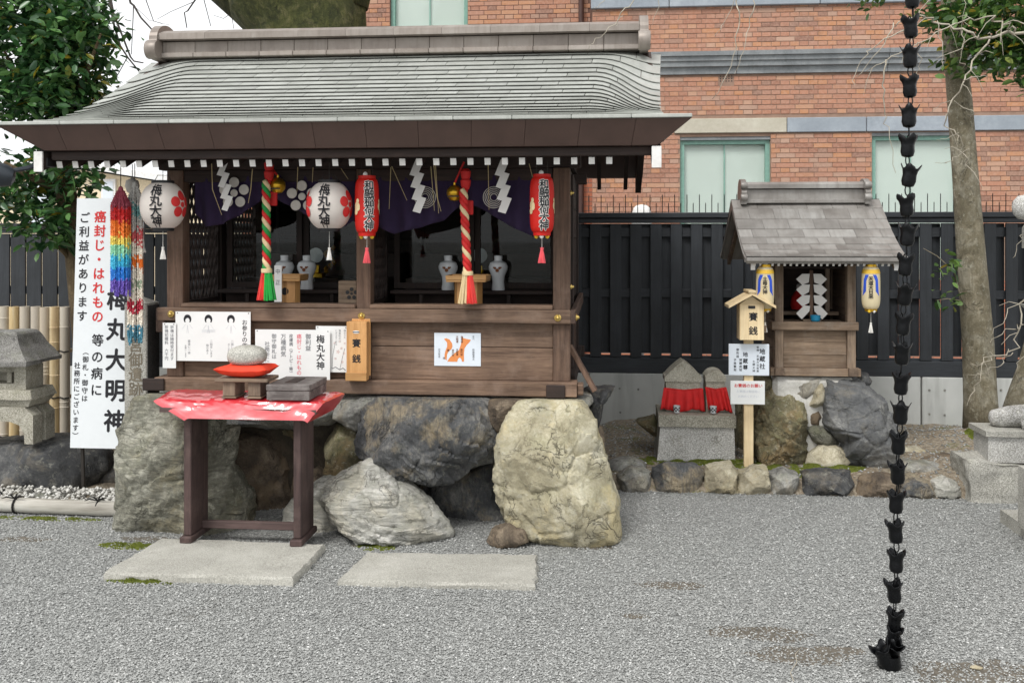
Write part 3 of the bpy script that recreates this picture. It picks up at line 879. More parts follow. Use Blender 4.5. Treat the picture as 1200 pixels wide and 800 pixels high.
tree('camellia_tree', 'glossy dark green camellia tree left of the main shrine roof', (-3.792, 6.9, 0.03),
     ([(-3.779, 6.9, 0.217), (-3.832, 6.9, 0.845), (-3.898, 6.9, 1.474), (-3.977, 6.9, 2.01), (-4.044, 6.9, 2.609), (-4.15, 6.9, 3.242)], [0.085, 0.078, 0.075, 0.072, 0.055, 0.03]),
     [([(-3.964, 6.9, 1.947), (-4.094, 6.7, 2.03), (-4.192, 6.5, 2.138)], [0.04, 0.025, 0.01]), ([(-4.017, 6.9, 2.42), (-3.763, 6.8, 2.778), (-3.539, 6.6, 3.041)], [0.035, 0.02, 0.008]),
      ([(-3.991, 6.9, 2.167), (-4.188, 6.8, 2.597), (-4.321, 6.7, 2.955)], [0.035, 0.02, 0.01]), ([(-3.885, 6.9, 1.411), (-3.995, 6.75, 1.6), (-4.127, 6.7, 1.723)], [0.025, 0.015, 0.006])],
     [(-4.35, 6.9, 3.088) + (0.62, 0.45, 0.58, 330), (-3.926, 6.8, 2.966) + (0.3, 0.4, 0.36, 130), (-3.736, 6.75, 3.169) + (0.19, 0.25, 0.22, 50), (-3.861, 6.8, 2.624) + (0.22, 0.3, 0.13, 46), (-4.221, 6.8, 2.629) + (0.42, 0.35, 0.19, 95),
      (-4.254, 6.8, 1.943) + (0.34, 0.3, 0.22, 80), (-3.995, 6.75, 1.693) + (0.19, 0.18, 0.14, 30), (-3.926, 6.8, 2.128) + (0.22, 0.25, 0.16, 34), (-3.676, 6.7, 1.997) + (0.05, 0.06, 0.05, 3)],
     9, 0.066, 0.095, 'leaf_camellia', 'bark_brown', 11, 120, wob=0.1)
tree('evergreen_tree', 'slim grey-trunked evergreen growing against the fence at the right', (2.744, 7.5, 0.1),
     ([(2.744, 7.5, 0.19), (2.738, 7.5, 0.41), (2.72, 7.5, 0.848), (2.672, 7.5, 1.475), (2.63, 7.5, 2.102), (2.593, 7.5, 2.604), (2.551, 7.5, 3.045), (2.515, 7.5, 3.485), (2.49, 7.5, 4.114)], [0.128, 0.116, 0.108, 0.098, 0.09, 0.085, 0.075, 0.06, 0.05]),
     [([(2.575, 7.5, 2.887), (2.671, 7.3, 3.063), (2.797, 7.1, 3.138)], [0.035, 0.022, 0.01]), ([(2.551, 7.5, 3.107), (2.379, 7.4, 3.245), (2.229, 7.3, 3.41)], [0.03, 0.018, 0.008]),
      ([(2.594, 7.4, 1.092), (2.524, 7.35, 1.262), (2.5, 7.35, 1.366), (2.365, 7.3, 1.478), (2.27, 7.3, 1.533)], [0.008, 0.006, 0.005, 0.004, 0.002]), ([(2.565, 7.4, 1.154), (2.452, 7.35, 1.169), (2.353, 7.3, 1.159)], [0.005, 0.004, 0.002])],
     [(2.74, 7.1, 2.932) + (0.24, 0.25, 0.2, 80), (2.813, 7.0, 3.115) + (0.28, 0.3, 0.25, 80), (2.671, 7.3, 3.307) + (0.25, 0.25, 0.16, 55), (2.461, 7.2, 3.137) + (0.2, 0.2, 0.12, 26), (2.288, 7.3, 3.243) + (0.1, 0.1, 0.07, 7), (2.483, 7.3, 2.853) + (0.09, 0.1, 0.05, 5),
      (2.406, 7.3, 1.447) + (0.09, 0.05, 0.05, 3), (2.406, 7.3, 1.172) + (0.06, 0.04, 0.015, 2), (1.875, 7.2, 3.326) + (0.08, 0.08, 0.04, 4), (2.869, 7.0, 2.735) + (0.12, 0.1, 0.12, 12)],
     8, 0.05, 0.082, 'leaf_evergreen', 'bark_grey', 23, 100, wob=0.05)
# the broad mossy trunk that forks above the roof
t = thing('mossy_tree', 'broad moss-covered trunk forking behind the main shrine roof', 'tree', (-2.898, 9.5, 0))
def warty(mb, amp, fr):
    out = []
    for p in mb.v:
        w = noise.fractal((p[0] * fr, p[1] * fr, p[2] * fr * 0.6), 1.0, 2.0, 5)
        out.append((p[0] + w * amp, p[1] + noise.noise((p[2] * fr, p[0] * fr, 5)) * amp, p[2] + w * amp * 0.3))
    mb.v = out; return mb
warty(MB().tube([(-2.863, 9.5, -0.515), (-2.863, 9.5, 0.585), (-2.881, 9.5, 2.277), (-2.898, 9.5, 3.123), (-2.915, 9.5, 3.547), (-2.95, 9.5, 3.759), (-3.037, 9.5, 3.973), (-3.089, 9.5, 4.229), (-3.089, 9.5, 4.398)], [0.72, 0.62, 0.56, 0.55, 0.57, 0.6, 0.68, 0.72, 0.55], 40), 0.05, 4).build('trunk', 'bark_moss', t, smooth='all')
for lp, lr in (([(-3.299, 9.5, 3.979), (-3.737, 9.5, 4.33), (-4.224, 9.5, 4.944), (-4.537, 9.5, 5.642)], [0.42, 0.4, 0.33, 0.26]), ([(-2.734, 9.5, 3.966), (-2.604, 9.5, 4.469), (-2.501, 9.6, 5.262), (-2.284, 9.6, 6.019)], [0.4, 0.38, 0.3, 0.25])):
    warty(MB().tube(lp, lr, 24), 0.03, 4).build('limb', 'bark_moss', t, smooth='all')
TW = [[(-4.374, 9.0, 4.209), (-4.536, 9.0, 3.887), (-4.527, 9.0, 3.854), (-4.493, 9.0, 3.828), (-4.425, 9.0, 3.713), (-4.315, 9.0, 3.596), (-4.247, 9.0, 3.513)], [(-4.573, 9.15, 3.866), (-4.577, 9.15, 3.75), (-4.594, 9.15, 3.393)], [(-4.917, 9.3, 4.053), (-4.872, 9.3, 3.832), (-4.846, 9.3, 3.704), (-4.784, 9.3, 3.509), (-4.705, 9.3, 3.389), (-4.582, 9.3, 3.244)], [(-4.978, 9.45, 4.092), (-4.933, 9.45, 3.867), (-4.834, 9.45, 3.625), (-4.754, 9.45, 3.426), (-4.718, 9.45, 3.383), (-4.62, 9.45, 3.364)], [(-4.72, 9.6, 4.21), (-4.666, 9.6, 4.035), (-4.585, 9.6, 3.816), (-4.494, 9.6, 3.788)], [(-4.144, 9.75, 4.182), (-4.208, 9.75, 4.061), (-4.29, 9.75, 3.948), (-4.326, 9.75, 3.931), (-4.299, 9.75, 3.773)], [(-4.208, 9.9, 4.186), (-4.18, 9.9, 4.096), (-4.106, 9.9, 3.818)], [(-5.094, 10.05, 3.534), (-5.199, 10.05, 3.353), (-5.275, 10.05, 3.245)], [(-4.412, 10.2, 4.156), (-4.679, 10.2, 4.052), (-4.833, 10.2, 3.972)], [(-4.264, 10.35, 4.207), (-4.062, 10.35, 4.054), (-4.033, 10.35, 3.886)], [(-4.121, 10.5, 4.09), (-4.209, 10.5, 4.035), (-4.326, 10.5, 4.075)], [(-5.287, 10.65, 4.207), (-5.136, 10.65, 4.069), (-4.886, 10.65, 4.006)]]
for i, l in enumerate(TW):
    n = len(l); r0 = (0.014, 0.006, 0.014, 0.013, 0.006, 0.01, 0.006, 0.006, 0.004, 0.005, 0.004, 0.003)[i]
    MB().tube(l, [r0 * (1 - 0.6 * k / n) for k in range(n)], 5).build('twig', 'twig_dark', t, smooth='all')

# bare weeping tree at the right edge, pale drooping shoots
t = thing('weeping_tree', 'bare weeping tree with thin pale drooping shoots at the right edge', 'tree', (2.756, 6.9, 0.1))
MB().tube([(2.723, 6.9, 0.405), (2.756, 6.9, 0.537), (2.822, 6.9, 0.739), (2.879, 6.8, 1.148), (2.867, 6.6, 1.819), (2.8, 6.4, 2.555), (2.674, 6.2, 2.938), (2.559, 6.0, 3.294)], [0.075, 0.065, 0.06, 0.055, 0.05, 0.045, 0.035, 0.02], 12).build('trunk', 'bark_grey', t, smooth='all')
WP = [(0.011, [(2.674, 6.2, 2.917), (2.516, 6.2, 2.854), (2.397, 6.2, 2.846), (2.323, 6.2, 2.816), (2.229, 6.2, 2.828), (2.119, 6.2, 2.887), (1.968, 6.2, 2.943), (1.893, 6.2, 2.96), (1.767, 6.2, 2.916)]), (0.006, [(2.323, 6.2, 2.816), (2.229, 6.2, 2.683), (2.164, 6.2, 2.565), (2.099, 6.2, 2.431), (2.064, 6.2, 2.317), (2.119, 6.2, 2.239), (2.174, 6.2, 2.139), (2.174, 6.2, 2.041)]), (0.006, [(2.447, 6.15, 2.85), (2.398, 6.15, 2.881), (2.324, 6.15, 2.914), (2.211, 6.15, 2.926), (2.102, 6.15, 2.898), (1.878, 6.15, 2.778), (1.687, 6.15, 2.683), (1.597, 6.15, 2.633)]), (0.005, [(2.631, 6.1, 2.815), (2.476, 6.1, 2.879), (2.398, 6.1, 2.891), (2.305, 6.1, 2.816)]), (0.005, [(1.701, 6.2, 2.692), (1.686, 6.2, 2.541), (1.701, 6.2, 2.394), (1.721, 6.2, 2.279), (1.762, 6.2, 2.007)]), (0.004, [(1.759, 6.0, 2.832), (1.602, 6.0, 2.754), (1.519, 6.0, 2.664), (1.45, 6.0, 2.508)]), (0.004, [(1.71, 6.0, 2.873), (1.612, 6.0, 2.713), (1.489, 6.0, 2.563)]), (0.004, [(0.304, 5.9, 3.226), (0.167, 5.9, 3.026), (0.071, 5.9, 2.911), (-0.036, 5.9, 2.816), (-0.107, 5.9, 2.736)]), (0.003, [(0.117, 5.9, 3.18), (0.309, 5.9, 3.023), (0.273, 5.9, 2.881)]), (0.003, [(0.091, 5.9, 2.936), (0.061, 5.9, 2.865)]), (0.005, [(0.806, 6.0, 3.292), (0.796, 6.0, 3.036), (0.786, 6.0, 2.857), (0.751, 6.0, 2.642), (0.645, 6.0, 2.448)]), (0.004, [(0.887, 6.0, 3.29), (0.882, 6.0, 3.034), (0.872, 6.0, 2.926), (0.821, 6.0, 2.728), (0.761, 6.0, 2.59)]), (0.003, [(0.816, 6.0, 3.189), (0.761, 6.0, 3.021), (0.695, 6.0, 2.879), (0.655, 6.0, 2.823)]), (0.003, [(0.02, 5.9, 3.081), (-0.01, 5.9, 3.03), (-0.066, 5.9, 2.986)]), (0.003, [(2.129, 6.1, 2.549), (2.232, 6.1, 2.578), (2.281, 6.1, 2.557)]), (0.003, [(2.065, 6.1, 2.417), (2.158, 6.1, 2.375), (2.193, 6.1, 2.324)]), (0.003, [(1.863, 6.1, 2.769), (1.887, 6.1, 2.65), (1.867, 6.1, 2.584)]), (0.003, [(1.986, 6.1, 2.91), (2.006, 6.1, 2.725), (1.986, 6.1, 2.603)]), (0.003, [(2.124, 6.1, 2.845), (2.134, 6.1, 2.723), (2.124, 6.1, 2.621)]), (0.003, [(2.193, 6.1, 2.808), (2.085, 6.1, 2.724), (1.976, 6.1, 2.674)]), (0.003, [(2.139, 6.1, 2.131), (2.06, 6.1, 2.07), (1.976, 6.1, 2.05)]), (0.003, [(2.085, 6.1, 2.228), (2.035, 6.1, 2.203), (1.986, 6.1, 2.193)]), (0.006, [(2.76, 6.4, 1.653), (2.618, 6.4, 1.334), (2.577, 6.4, 1.067), (2.516, 6.4, 0.896), (2.393, 6.4, 0.863), (2.331, 6.4, 0.787), (2.3, 6.4, 0.658)]), (0.004, [(2.73, 6.4, 1.281), (2.597, 6.4, 1.217), (2.475, 6.4, 1.109), (2.393, 6.4, 0.991)]), (0.004, [(2.577, 6.4, 1.067), (2.495, 6.4, 1.024), (2.393, 6.4, 0.959)]), (0.003, [(2.516, 6.4, 0.896), (2.444, 6.4, 0.81), (2.383, 6.4, 0.777), (2.27, 6.4, 0.744)]), (0.003, [(2.709, 6.4, 1.068), (2.618, 6.4, 0.908), (2.546, 6.4, 0.801), (2.577, 6.4, 0.694)]), (0.003, [(2.393, 6.4, 0.863), (2.342, 6.4, 0.819), (2.29, 6.4, 0.808)]), (0.004, [(2.737, 6.3, 1.914), (2.597, 6.3, 1.694), (2.537, 6.3, 1.6), (2.507, 6.3, 1.474)]), (0.004, [(2.713, 6.2, 3.143), (2.318, 6.2, 3.256), (2.009, 6.2, 3.108), (1.878, 6.2, 2.903), (1.838, 6.2, 2.758)]), (0.003, [(2.183, 6.1, 3.181), (2.124, 6.1, 3.055), (2.129, 6.1, 2.825)])]
for r0, l in WP:
    n = len(l)
    # smooth the shoot
    q = []
    for i in range(n - 1):
        p0, p1, p2, p3 = (Vector(l[max(0, i - 1)]), Vector(l[i]), Vector(l[i + 1]), Vector(l[min(n - 1, i + 2)]))
        for s_ in range(4):
            u = s_ / 4
            q.append(0.5 * ((2 * p1) + (-p0 + p2) * u + (2 * p0 - 5 * p1 + 4 * p2 - p3) * u * u + (-p0 + 3 * p1 - 3 * p2 + p3) * u ** 3))
    q.append(Vector(l[-1])); m_ = len(q)
    q = [p + Vector((rng.gauss(0, 0.006), rng.gauss(0, 0.03), rng.gauss(0, 0.004))) for p in q]
    MB().tube(q, [r0 * (1 - 0.7 * k / m_) for k in range(m_)], 5).build('shoot', 'twig_pale', t, smooth='all')
    if r0 >= 0.006:
        for k in range(3, m_, 3):
            e = q[k] + Vector((rng.uniform(-0.12, 0.12), rng.uniform(-0.1, 0.1), rng.uniform(-0.16, 0.02)))
            MB().tube([q[k], (q[k] + e) / 2 + Vector((0, 0, 0.02)), e], [0.0025, 0.002, 0.001], 4).build('shoot', 'twig_pale', t)


# ------------------------------------------------------------------ main shrine
XC = -1.372                                   # its middle
sh = thing('wooden_shrine', 'large weathered wooden shrine with grey shingled roof on boulders', 'shrine', (XC, 6.4, 0.72))
PX = ((-2.547, -2.450), (-1.420, -1.338), (-0.295, -0.200))
YP = 5.5
def part(name, mat, x0, x1, y0, y1, z0, z1, ch=0.004, parent=None, mi=0):
    return MB().box(x0, x1, y0, y1, z0, z1, ch).build(name, mat, parent or sh)
# posts
for a, b in PX:
    part('post', 'shrine_wood_z', a, b, YP, YP + 0.095, 0.8, 2.0)
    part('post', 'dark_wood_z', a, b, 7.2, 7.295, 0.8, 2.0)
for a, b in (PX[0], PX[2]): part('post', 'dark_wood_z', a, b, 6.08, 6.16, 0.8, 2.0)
# ground sill, its end blocks, side sills
part('sill_beam', 'shrine_wood_x', -2.60, -0.16, 5.45, 5.6, 0.722, 0.80)
part('beam_end', 'dark_wood_x', -2.665, -2.535, 5.435, 5.449, 0.726, 0.796)
part('beam_end', 'dark_wood_x', -0.33, -0.225, 5.435, 5.449, 0.718, 0.790)
part('beam_end', 'shrine_wood_x', -0.159, -0.125, 5.47, 5.58, 0.73, 0.79)
for x0 in (-2.56, -0.27): part('side_sill', 'dark_wood_y', x0, x0 + 0.09, 5.602, 7.35, 0.722, 0.80)
part('back_sill', 'dark_wood_x', -2.60, -0.16, 7.352, 7.42, 0.722, 0.80)
# front rail with brass covers
part('rail', 'shrine_wood_x', -2.59, -0.195, 5.466, 5.499, 1.127, 1.203)
part('window_sill', 'shrine_wood_x', -2.449, -1.421, 5.47, 5.60, 1.205, 1.228)
part('window_sill', 'shrine_wood_x', -1.337, -0.296, 5.47, 5.60, 1.205, 1.228)
part('side_rail', 'shrine_wood_y', -0.199, -0.168, 5.47, 7.3, 1.127, 1.203)
part('side_rail', 'shrine_wood_y', -2.60, -2.548, 5.47, 7.3, 1.06, 1.2)
def boss(x, y, z_, r=0.02, side=False, parent=None):
    mb = MB().lathe([(r, 0), (r, 0.004), (r * 0.8, 0.008), (r * 0.62, 0.008), (r * 0.5, 0.015), (r * 0.25, 0.02), (0.0005, 0.021)], 14)
    M = Matrix.Rotation(R(90), 4, 'Y') if side else Matrix.Rotation(R(90), 4, 'X')
    return mb.xform(Matrix.Translation((x, y, z_)) @ M).build('bolt_cover', 'brass', parent or sh, smooth=True)
boss(-2.505, 5.466, 1.166); boss(-1.381, 5.466, 1.164); boss(-0.267, 5.466, 1.161)
boss(-0.168, 5.52, 1.16, side=True); boss(-0.199, 5.55, 1.33, 0.015, True); boss(-0.199, 5.55, 1.86, 0.015, True)
# wall boards under the rail, two to a bay
for x0, x1 in ((-2.449, -1.421), (-1.337, -0.296)):
    part('wall_board', 'shrine_wood_x', x0, x1, 5.52, 5.55, 0.801, 0.985, 0.003)
    part('wall_board', 'shrine_wood_x', x0, x1, 5.523, 5.55, 0.988, 1.126, 0.003)
for xs in (-0.235, -2.53):
    for i in range(3): part('wall_board', 'shrine_wood_y', xs, xs + 0.02, 5.6, 7.19, 0.801 + i * 0.11, 0.908 + i * 0.11, 0.003)
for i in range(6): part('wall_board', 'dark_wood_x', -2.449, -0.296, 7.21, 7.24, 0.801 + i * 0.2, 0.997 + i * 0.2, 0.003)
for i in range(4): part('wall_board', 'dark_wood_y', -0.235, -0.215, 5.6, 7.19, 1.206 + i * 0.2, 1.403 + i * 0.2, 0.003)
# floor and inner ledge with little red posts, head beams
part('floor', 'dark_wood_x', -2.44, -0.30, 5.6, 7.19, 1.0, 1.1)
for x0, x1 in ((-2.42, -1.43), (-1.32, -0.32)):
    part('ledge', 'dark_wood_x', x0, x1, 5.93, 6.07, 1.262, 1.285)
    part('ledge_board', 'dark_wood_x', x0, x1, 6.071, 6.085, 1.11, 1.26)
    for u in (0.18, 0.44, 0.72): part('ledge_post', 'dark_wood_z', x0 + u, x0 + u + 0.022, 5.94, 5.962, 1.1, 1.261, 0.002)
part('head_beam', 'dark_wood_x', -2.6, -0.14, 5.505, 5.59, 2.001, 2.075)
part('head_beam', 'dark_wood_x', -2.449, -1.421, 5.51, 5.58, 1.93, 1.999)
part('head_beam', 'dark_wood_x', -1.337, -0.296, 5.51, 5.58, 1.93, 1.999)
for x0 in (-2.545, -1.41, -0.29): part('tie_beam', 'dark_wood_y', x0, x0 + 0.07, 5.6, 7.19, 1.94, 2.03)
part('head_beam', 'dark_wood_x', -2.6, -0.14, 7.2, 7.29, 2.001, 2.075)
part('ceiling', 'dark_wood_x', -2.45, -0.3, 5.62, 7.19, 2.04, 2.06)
# lattice walls: crossing slats on two faces
def lattice(x_, y0, y1, z0, z1, step=0.047, slope=2.15, w=0.008):
    t_ = MB(); fr = 0.025
    t_.box(x_ - 0.014, x_ + 0.014, y0, y0 + fr, z0, z1).box(x_ - 0.014, x_ + 0.014, y1 - fr, y1, z0, z1).box(x_ - 0.014, x_ + 0.014, y0 + fr, y1 - fr, z0, z0 + fr).box(x_ - 0.014, x_ + 0.014, y0 + fr, y1 - fr, z1 - fr, z1)
    fo = t_.build('lattice_frame', 'dark_wood_z', sh)
    a0, a1, b0, b1 = y0 + fr, y1 - fr, z0 + fr, z1 - fr
    for sgn in (1, -1):
        n = int(((a1 - a0) + (b1 - b0) / slope) / step) + 1
        for i in range(n):
            if sgn > 0: ys = a0 - (b1 - b0) / slope + i * step
            else: ys = a0 + i * step
            # line y = ys + sgn*(z-b0)/slope
            pts = []
            za, zb_ = b0, b1
            ya, yb = ys, ys + sgn * (b1 - b0) / slope
            def clip(y): return b0 + sgn * (y - ys) * slope
            if sgn > 0:
                if ya < a0: za, ya = clip(a0), a0
                if yb > a1: zb_, yb = clip(a1), a1
            else:
                if ya > a1: za, ya = clip(a1), a1
                if yb < a0: zb_, yb = clip(a0), a0
            if zb_ - za < 0.02 or ya < a0 - 1e-6 or ya > a1 + 1e-6: continue
            MB().bar((x_ + sgn * 0.004, ya, za), (x_ + sgn * 0.004, yb, zb_), 0.006, w * 1.6, up=(0, 1, 0) if False else (1, 0, 0)).build('slat', 'dark_wood_z', fo, recalc=False)
lattice(-2.475, 5.597, 6.075, 1.21, 1.99, 0.058, 2.1)
lattice(-2.475, 6.165, 6.75, 1.21, 1.99, 0.058, 2.1)
lattice(-1.379, 5.597, 6.075, 1.21, 1.99, 0.058, 2.1)
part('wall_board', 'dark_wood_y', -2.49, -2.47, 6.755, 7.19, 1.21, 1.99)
# glazed sliding doors in front of the altar
for x0, x1 in ((-2.42, -1.43), (-1.33, -0.31)):
    for k_ in range(2):
        a = x0 + (x1 - x0) * k_ / 2; b = x0 + (x1 - x0) * (k_ + 1) / 2 - (0 if k_ else 0.002)
        y = 6.09 + 0.03 * k_
        f = MB().box(a, a + 0.035, y, y + 0.028, 1.29, 1.95).box(b - 0.035, b, y, y + 0.028, 1.29, 1.95).box(a + 0.035, b - 0.035, y, y + 0.028, 1.29, 1.325).box(a + 0.035, b - 0.035, y, y + 0.028, 1.915, 1.95)
        d = f.build('glazed_door', 'dark_wood_z', sh)
        MB().box(a + 0.035, b - 0.035, y + 0.012, y + 0.016, 1.325, 1.915).build('pane', 'glass', d)
    part('altar_step', 'dark_wood_x', x0 + 0.02, x1 - 0.02, 6.35, 7.19, 1.11, 1.34)
    part('altar_step', 'dark_wood_x', x0 + 0.02, x1 - 0.02, 6.65, 7.19, 1.341, 1.5)
part('back_panel', 'dark_wood_x', -2.449, -0.296, 7.245, 7.26, 0.8, 2.05)  # added panel, stops outside light leaking between the back boards
# gable boards
for xs, s_ in ((-2.53, -1), (-0.235, 1)):
    MB().xprism([(5.45, 2.08), (7.45, 2.08), (6.45, 2.62)], xs, xs + 0.02).build('gable_board', 'dark_wood_y', sh)

# ---- roof
YE, YR, ZE, ZR = 4.95, 6.45, 2.215, 2.83
HW = 1.66
def roof_z(s): return ZE + (ZR - ZE) * (1 - s) ** 1.38
def roof_pt(u, s, side=1, lift=0.0):
    """u across (-1..1), s down the slope (0 ridge, 1 eave)"""
    e = abs(u)
    w = HW + 0.07 * (1 - s) ** 1.5
    x = XC + u * w
    roll = 0.03 * sstep(0.8, 1.0, e) ** 1.5 * (1 - s) * 1.0
    y = YR - side * (YR - YE) * s
    return (x, y, roof_z(s) - roll + lift)
def course(s_i, u):
    e = sstep(0.76, 1.0, abs(u))
    return s_i + ((1 - (1 - s_i) ** 2.7) - s_i) * e ** 1.25
# deck: solid body between shingles and underside
mb = MB(); prof_t = [(YR - (YR - YE) * s, roof_z(s) - 0.014) for s in [i / 14 for i in range(15)]]
back = [(2 * YR - y, z_) for y, z_ in reversed(prof_t[1:])]
top = back + prof_t
und = [(5.03, 2.085), (YR, 2.60), (2 * YR - 5.03, 2.085)]
mb.xprism(top + und, XC - HW + 0.01, XC + HW - 0.01)
deck = mb.build('roof', 'fascia_copper', sh)
NC = 19
ss = [(i / NC) ** 0.98 for i in range(NC + 1)]
for c_ in range(NC):
    n = 11 if c_ % 2 else 12
    edges = [-1.0] + [(-1 + 2 * (j + (0.5 if c_ % 2 == 0 else 0.0) + ((c_ * 0.37) % 0.5) * 0.5) / 11.0) for j in range(0, 12)] + [1.0]
    edges = sorted({round(e, 4) for e in edges if -1 <= e <= 1})
    ed = [edges[0]]
    for e in edges[1:]:
        if e - ed[-1] > 0.05: ed.append(e)
    ed[-1] = 1.0
    for a, b in zip(ed, ed[1:]):
        mb = MB(); seg = 7 if max(abs(a), abs(b)) > 0.74 else 1
        v = []; f = []
        for i in range(seg + 1):
            u = a + 0.0012 + (b - a - 0.0024) * i / seg
            s0, s1 = course(max(0, ss[c_] - 0.02), u), course(ss[c_ + 1], u)
            jit = 0.0
            p0 = roof_pt(u, s0, 1, 0.0005); p1 = roof_pt(u, s1, 1, 0.017)
            v += [p0, p1, (p1[0], p1[1] + 0.001, p1[2] - 0.004), (p0[0], p0[1], p0[2] - 0.003)]
        for i in range(seg):
            k0 = i * 4; k1 = k0 + 4
            f += [(k0, k0 + 1, k1 + 1, k1), (k0 + 1, k0 + 2, k1 + 2, k1 + 1), (k0 + 2, k0 + 3, k1 + 3, k1 + 2)]
        f += [(0, 3, 2, 1), (seg * 4, seg * 4 + 1, seg * 4 + 2, seg * 4 + 3)]
        mb.add(v, f).build('shingle', 'roof_copper', deck, recalc=False)
# rear slope: one sheet of courses out of view
mb = MB(); v = []; f = []
for i in range(15):
    s = i / 14
    v += [roof_pt(-1, s, -1, 0.004), roof_pt(1, s, -1, 0.004)]
for i in range(14): f.append((2 * i, 2 * i + 1, 2 * i + 3, 2 * i + 2))
mb.add(v, f).build('rear_slope', 'roof_copper', deck)
# verge boards
for sg in (-1, 1):
    poly = [(y, z_ - 0.0) for y, z_ in top] + [(5.0, 2.09), (YR, 2.66), (2 * YR - 5.0, 2.09)]
    xv = XC + sg * (HW + 0.004)
    MB().xprism(poly, min(xv, xv - sg * 0.03), max(xv, xv - sg * 0.03) + 0.0).build('verge', 'fascia_copper', deck)
# eave fascia, in sheets, leaning back below, and the metal drip along its top
FW, FB = 1.80, 1.63
fx = [-1.0 + 2 * i / 13 for i in range(14)]
for a, b in zip(fx, fx[1:]):
    v = []
    for u in (a + 0.0006, b - 0.0006):
        FU = FW + (0.06 if u < -0.9 else 0)
        v += [(XC + u * FU, YE - 0.012, ZE - 0.012), (XC + max(-FB, min(FB, u * FW * 0.985)), YE + 0.055, 2.075), (XC + max(-FB, min(FB, u * FW * 0.985)), YE + 0.2, 2.075), (XC + u * FW * 0.99, YE + 0.2, ZE - 0.012)]
    MB().add(v, [(0, 1, 5, 4), (1, 2, 6, 5), (2, 3, 7, 6), (3, 0, 4, 7), (0, 3, 2, 1), (4, 5, 6, 7)]).build('fascia_sheet', 'fascia_copper', sh)
for i in range(12):
    a, b = -1 + i / 6, -1 + (i + 1) / 6
    MB().box(XC + a * FW - (0.06 if i == 0 else 0), XC + b * FW - 0.0015, YE - 0.022, YE + 0.07, ZE - 0.011, ZE + 0.008, 0.003).build('drip_edge', 'roof_copper', sh)
part('eave_board', 'dark_wood_x', XC - 1.62, XC + 1.62, 5.055, 5.09, 2.028, 2.073)
# rafters with white painted ends
x = -2.969; i = 0; rf = None
while x < 0.1:
    if rf is None:
        mb = MB().bar((0, 0, 0), (0, 1.33, 0.53), 0.03, 0.038)
        rf = mb.build('rafter', 'dark_wood_y', sh, loc=(0, 0, 0))
        ec = MB().bar((0, -0.003, -0.001), (0, 0, 0), 0.031, 0.037).build('rafter_end', 'white_paint', rf, loc=(0, 0, 0))
        q = rf
    else:
        q = inst(rf, sh); inst(ec, q)
    q.location = (x - XC, 5.1 - 6.4, 2.006 - 0.72)
    x += 0.0905; i += 1
rr = MB().bar((0, 0, 0), (0, -1.33, 0.53), 0.03, 0.038).build('rafter', 'dark_wood_y', sh, loc=(0, 0, 0))
for j in range(16):
    q = rr if j == 0 else inst(rr, sh)
    q.location = (-1.55 + j * 0.205, 7.8 - 6.4, 2.006 - 0.72)
# barge boards with white ends
for xb in (XC - 1.69, XC + 1.605):
    v = [(5.02, 1.965), (5.02, 2.068), (YR, 2.64), (YR, 2.53)]
    for mir in (0, 1):
        vv = [((2 * YR - y) if mir else y, z_) for y, z_ in v]
        bo = MB().xprism(vv, xb, xb + 0.045).build('barge_board', 'dark_wood_y', sh)
    MB().box(xb - 0.002, xb + 0.047, 5.008, 5.022, 1.96, 2.07, 0.002).build('board_end', 'white_paint', sh)
# ridge box of copper sheets with round-headed end pieces
RX0, RX1 = -2.975, 0.215
n = 14
for i in range(n):
    a = RX0 + (RX1 - RX0) * i / n; b = RX0 + (RX1 - RX0) * (i + 1) / n - 0.0015
    MB().box(a, b, 6.36, 6.54, 2.845, 2.925, 0.003).build('ridge_sheet', 'ridge_copper', sh)
    MB().box(a, b, 6.325, 6.575, 2.815, 2.846, 0.004).build('ridge_foot', 'ridge_copper', sh)
n = 10
for i in range(n):
    a = RX0 + (RX1 - RX0) * i / n; b = RX0 + (RX1 - RX0) * (i + 1) / n - 0.0015
    MB().xprism([(6.30, 2.931), (6.60, 2.931), (6.60, 2.972), (6.52, 3.004), (6.38, 3.004), (6.30, 2.972)], a, b).build('ridge_cap', 'ridge_copper', sh)
MB().box(RX0, RX1, 6.37, 6.53, 2.82, 2.935).build('ridge_core', 'dark_wood_x', sh)
for xe in (RX0 - 0.055, RX1):
    pr = []
    for k_ in range(17):
        t_ = math.pi * k_ / 16; pr.append((6.45 + 0.175 * math.cos(t_), 2.93 + 0.12 * math.sin(t_)))
    pr += [(6.26, 2.9), (6.24, 2.86), (6.27, 2.82), (6.32, 2.8), (6.58, 2.8), (6.63, 2.82), (6.66, 2.86), (6.64, 2.9)]
    MB().xprism(pr, xe, xe + 0.055).build('ridge_end', 'ridge_copper', sh)
    for sy in (6.28, 6.62):
        mb = MB().lathe([(0.06, 0), (0.064, 0.01), (0.064, 0.065), (0.06, 0.075)], 16)
        mb.xform(Matrix.Translation((xe - 0.01, sy, 2.86)) @ Matrix.Rotation(R(90), 4, 'Y')).build('ridge_scroll', 'ridge_copper', sh, smooth=True)


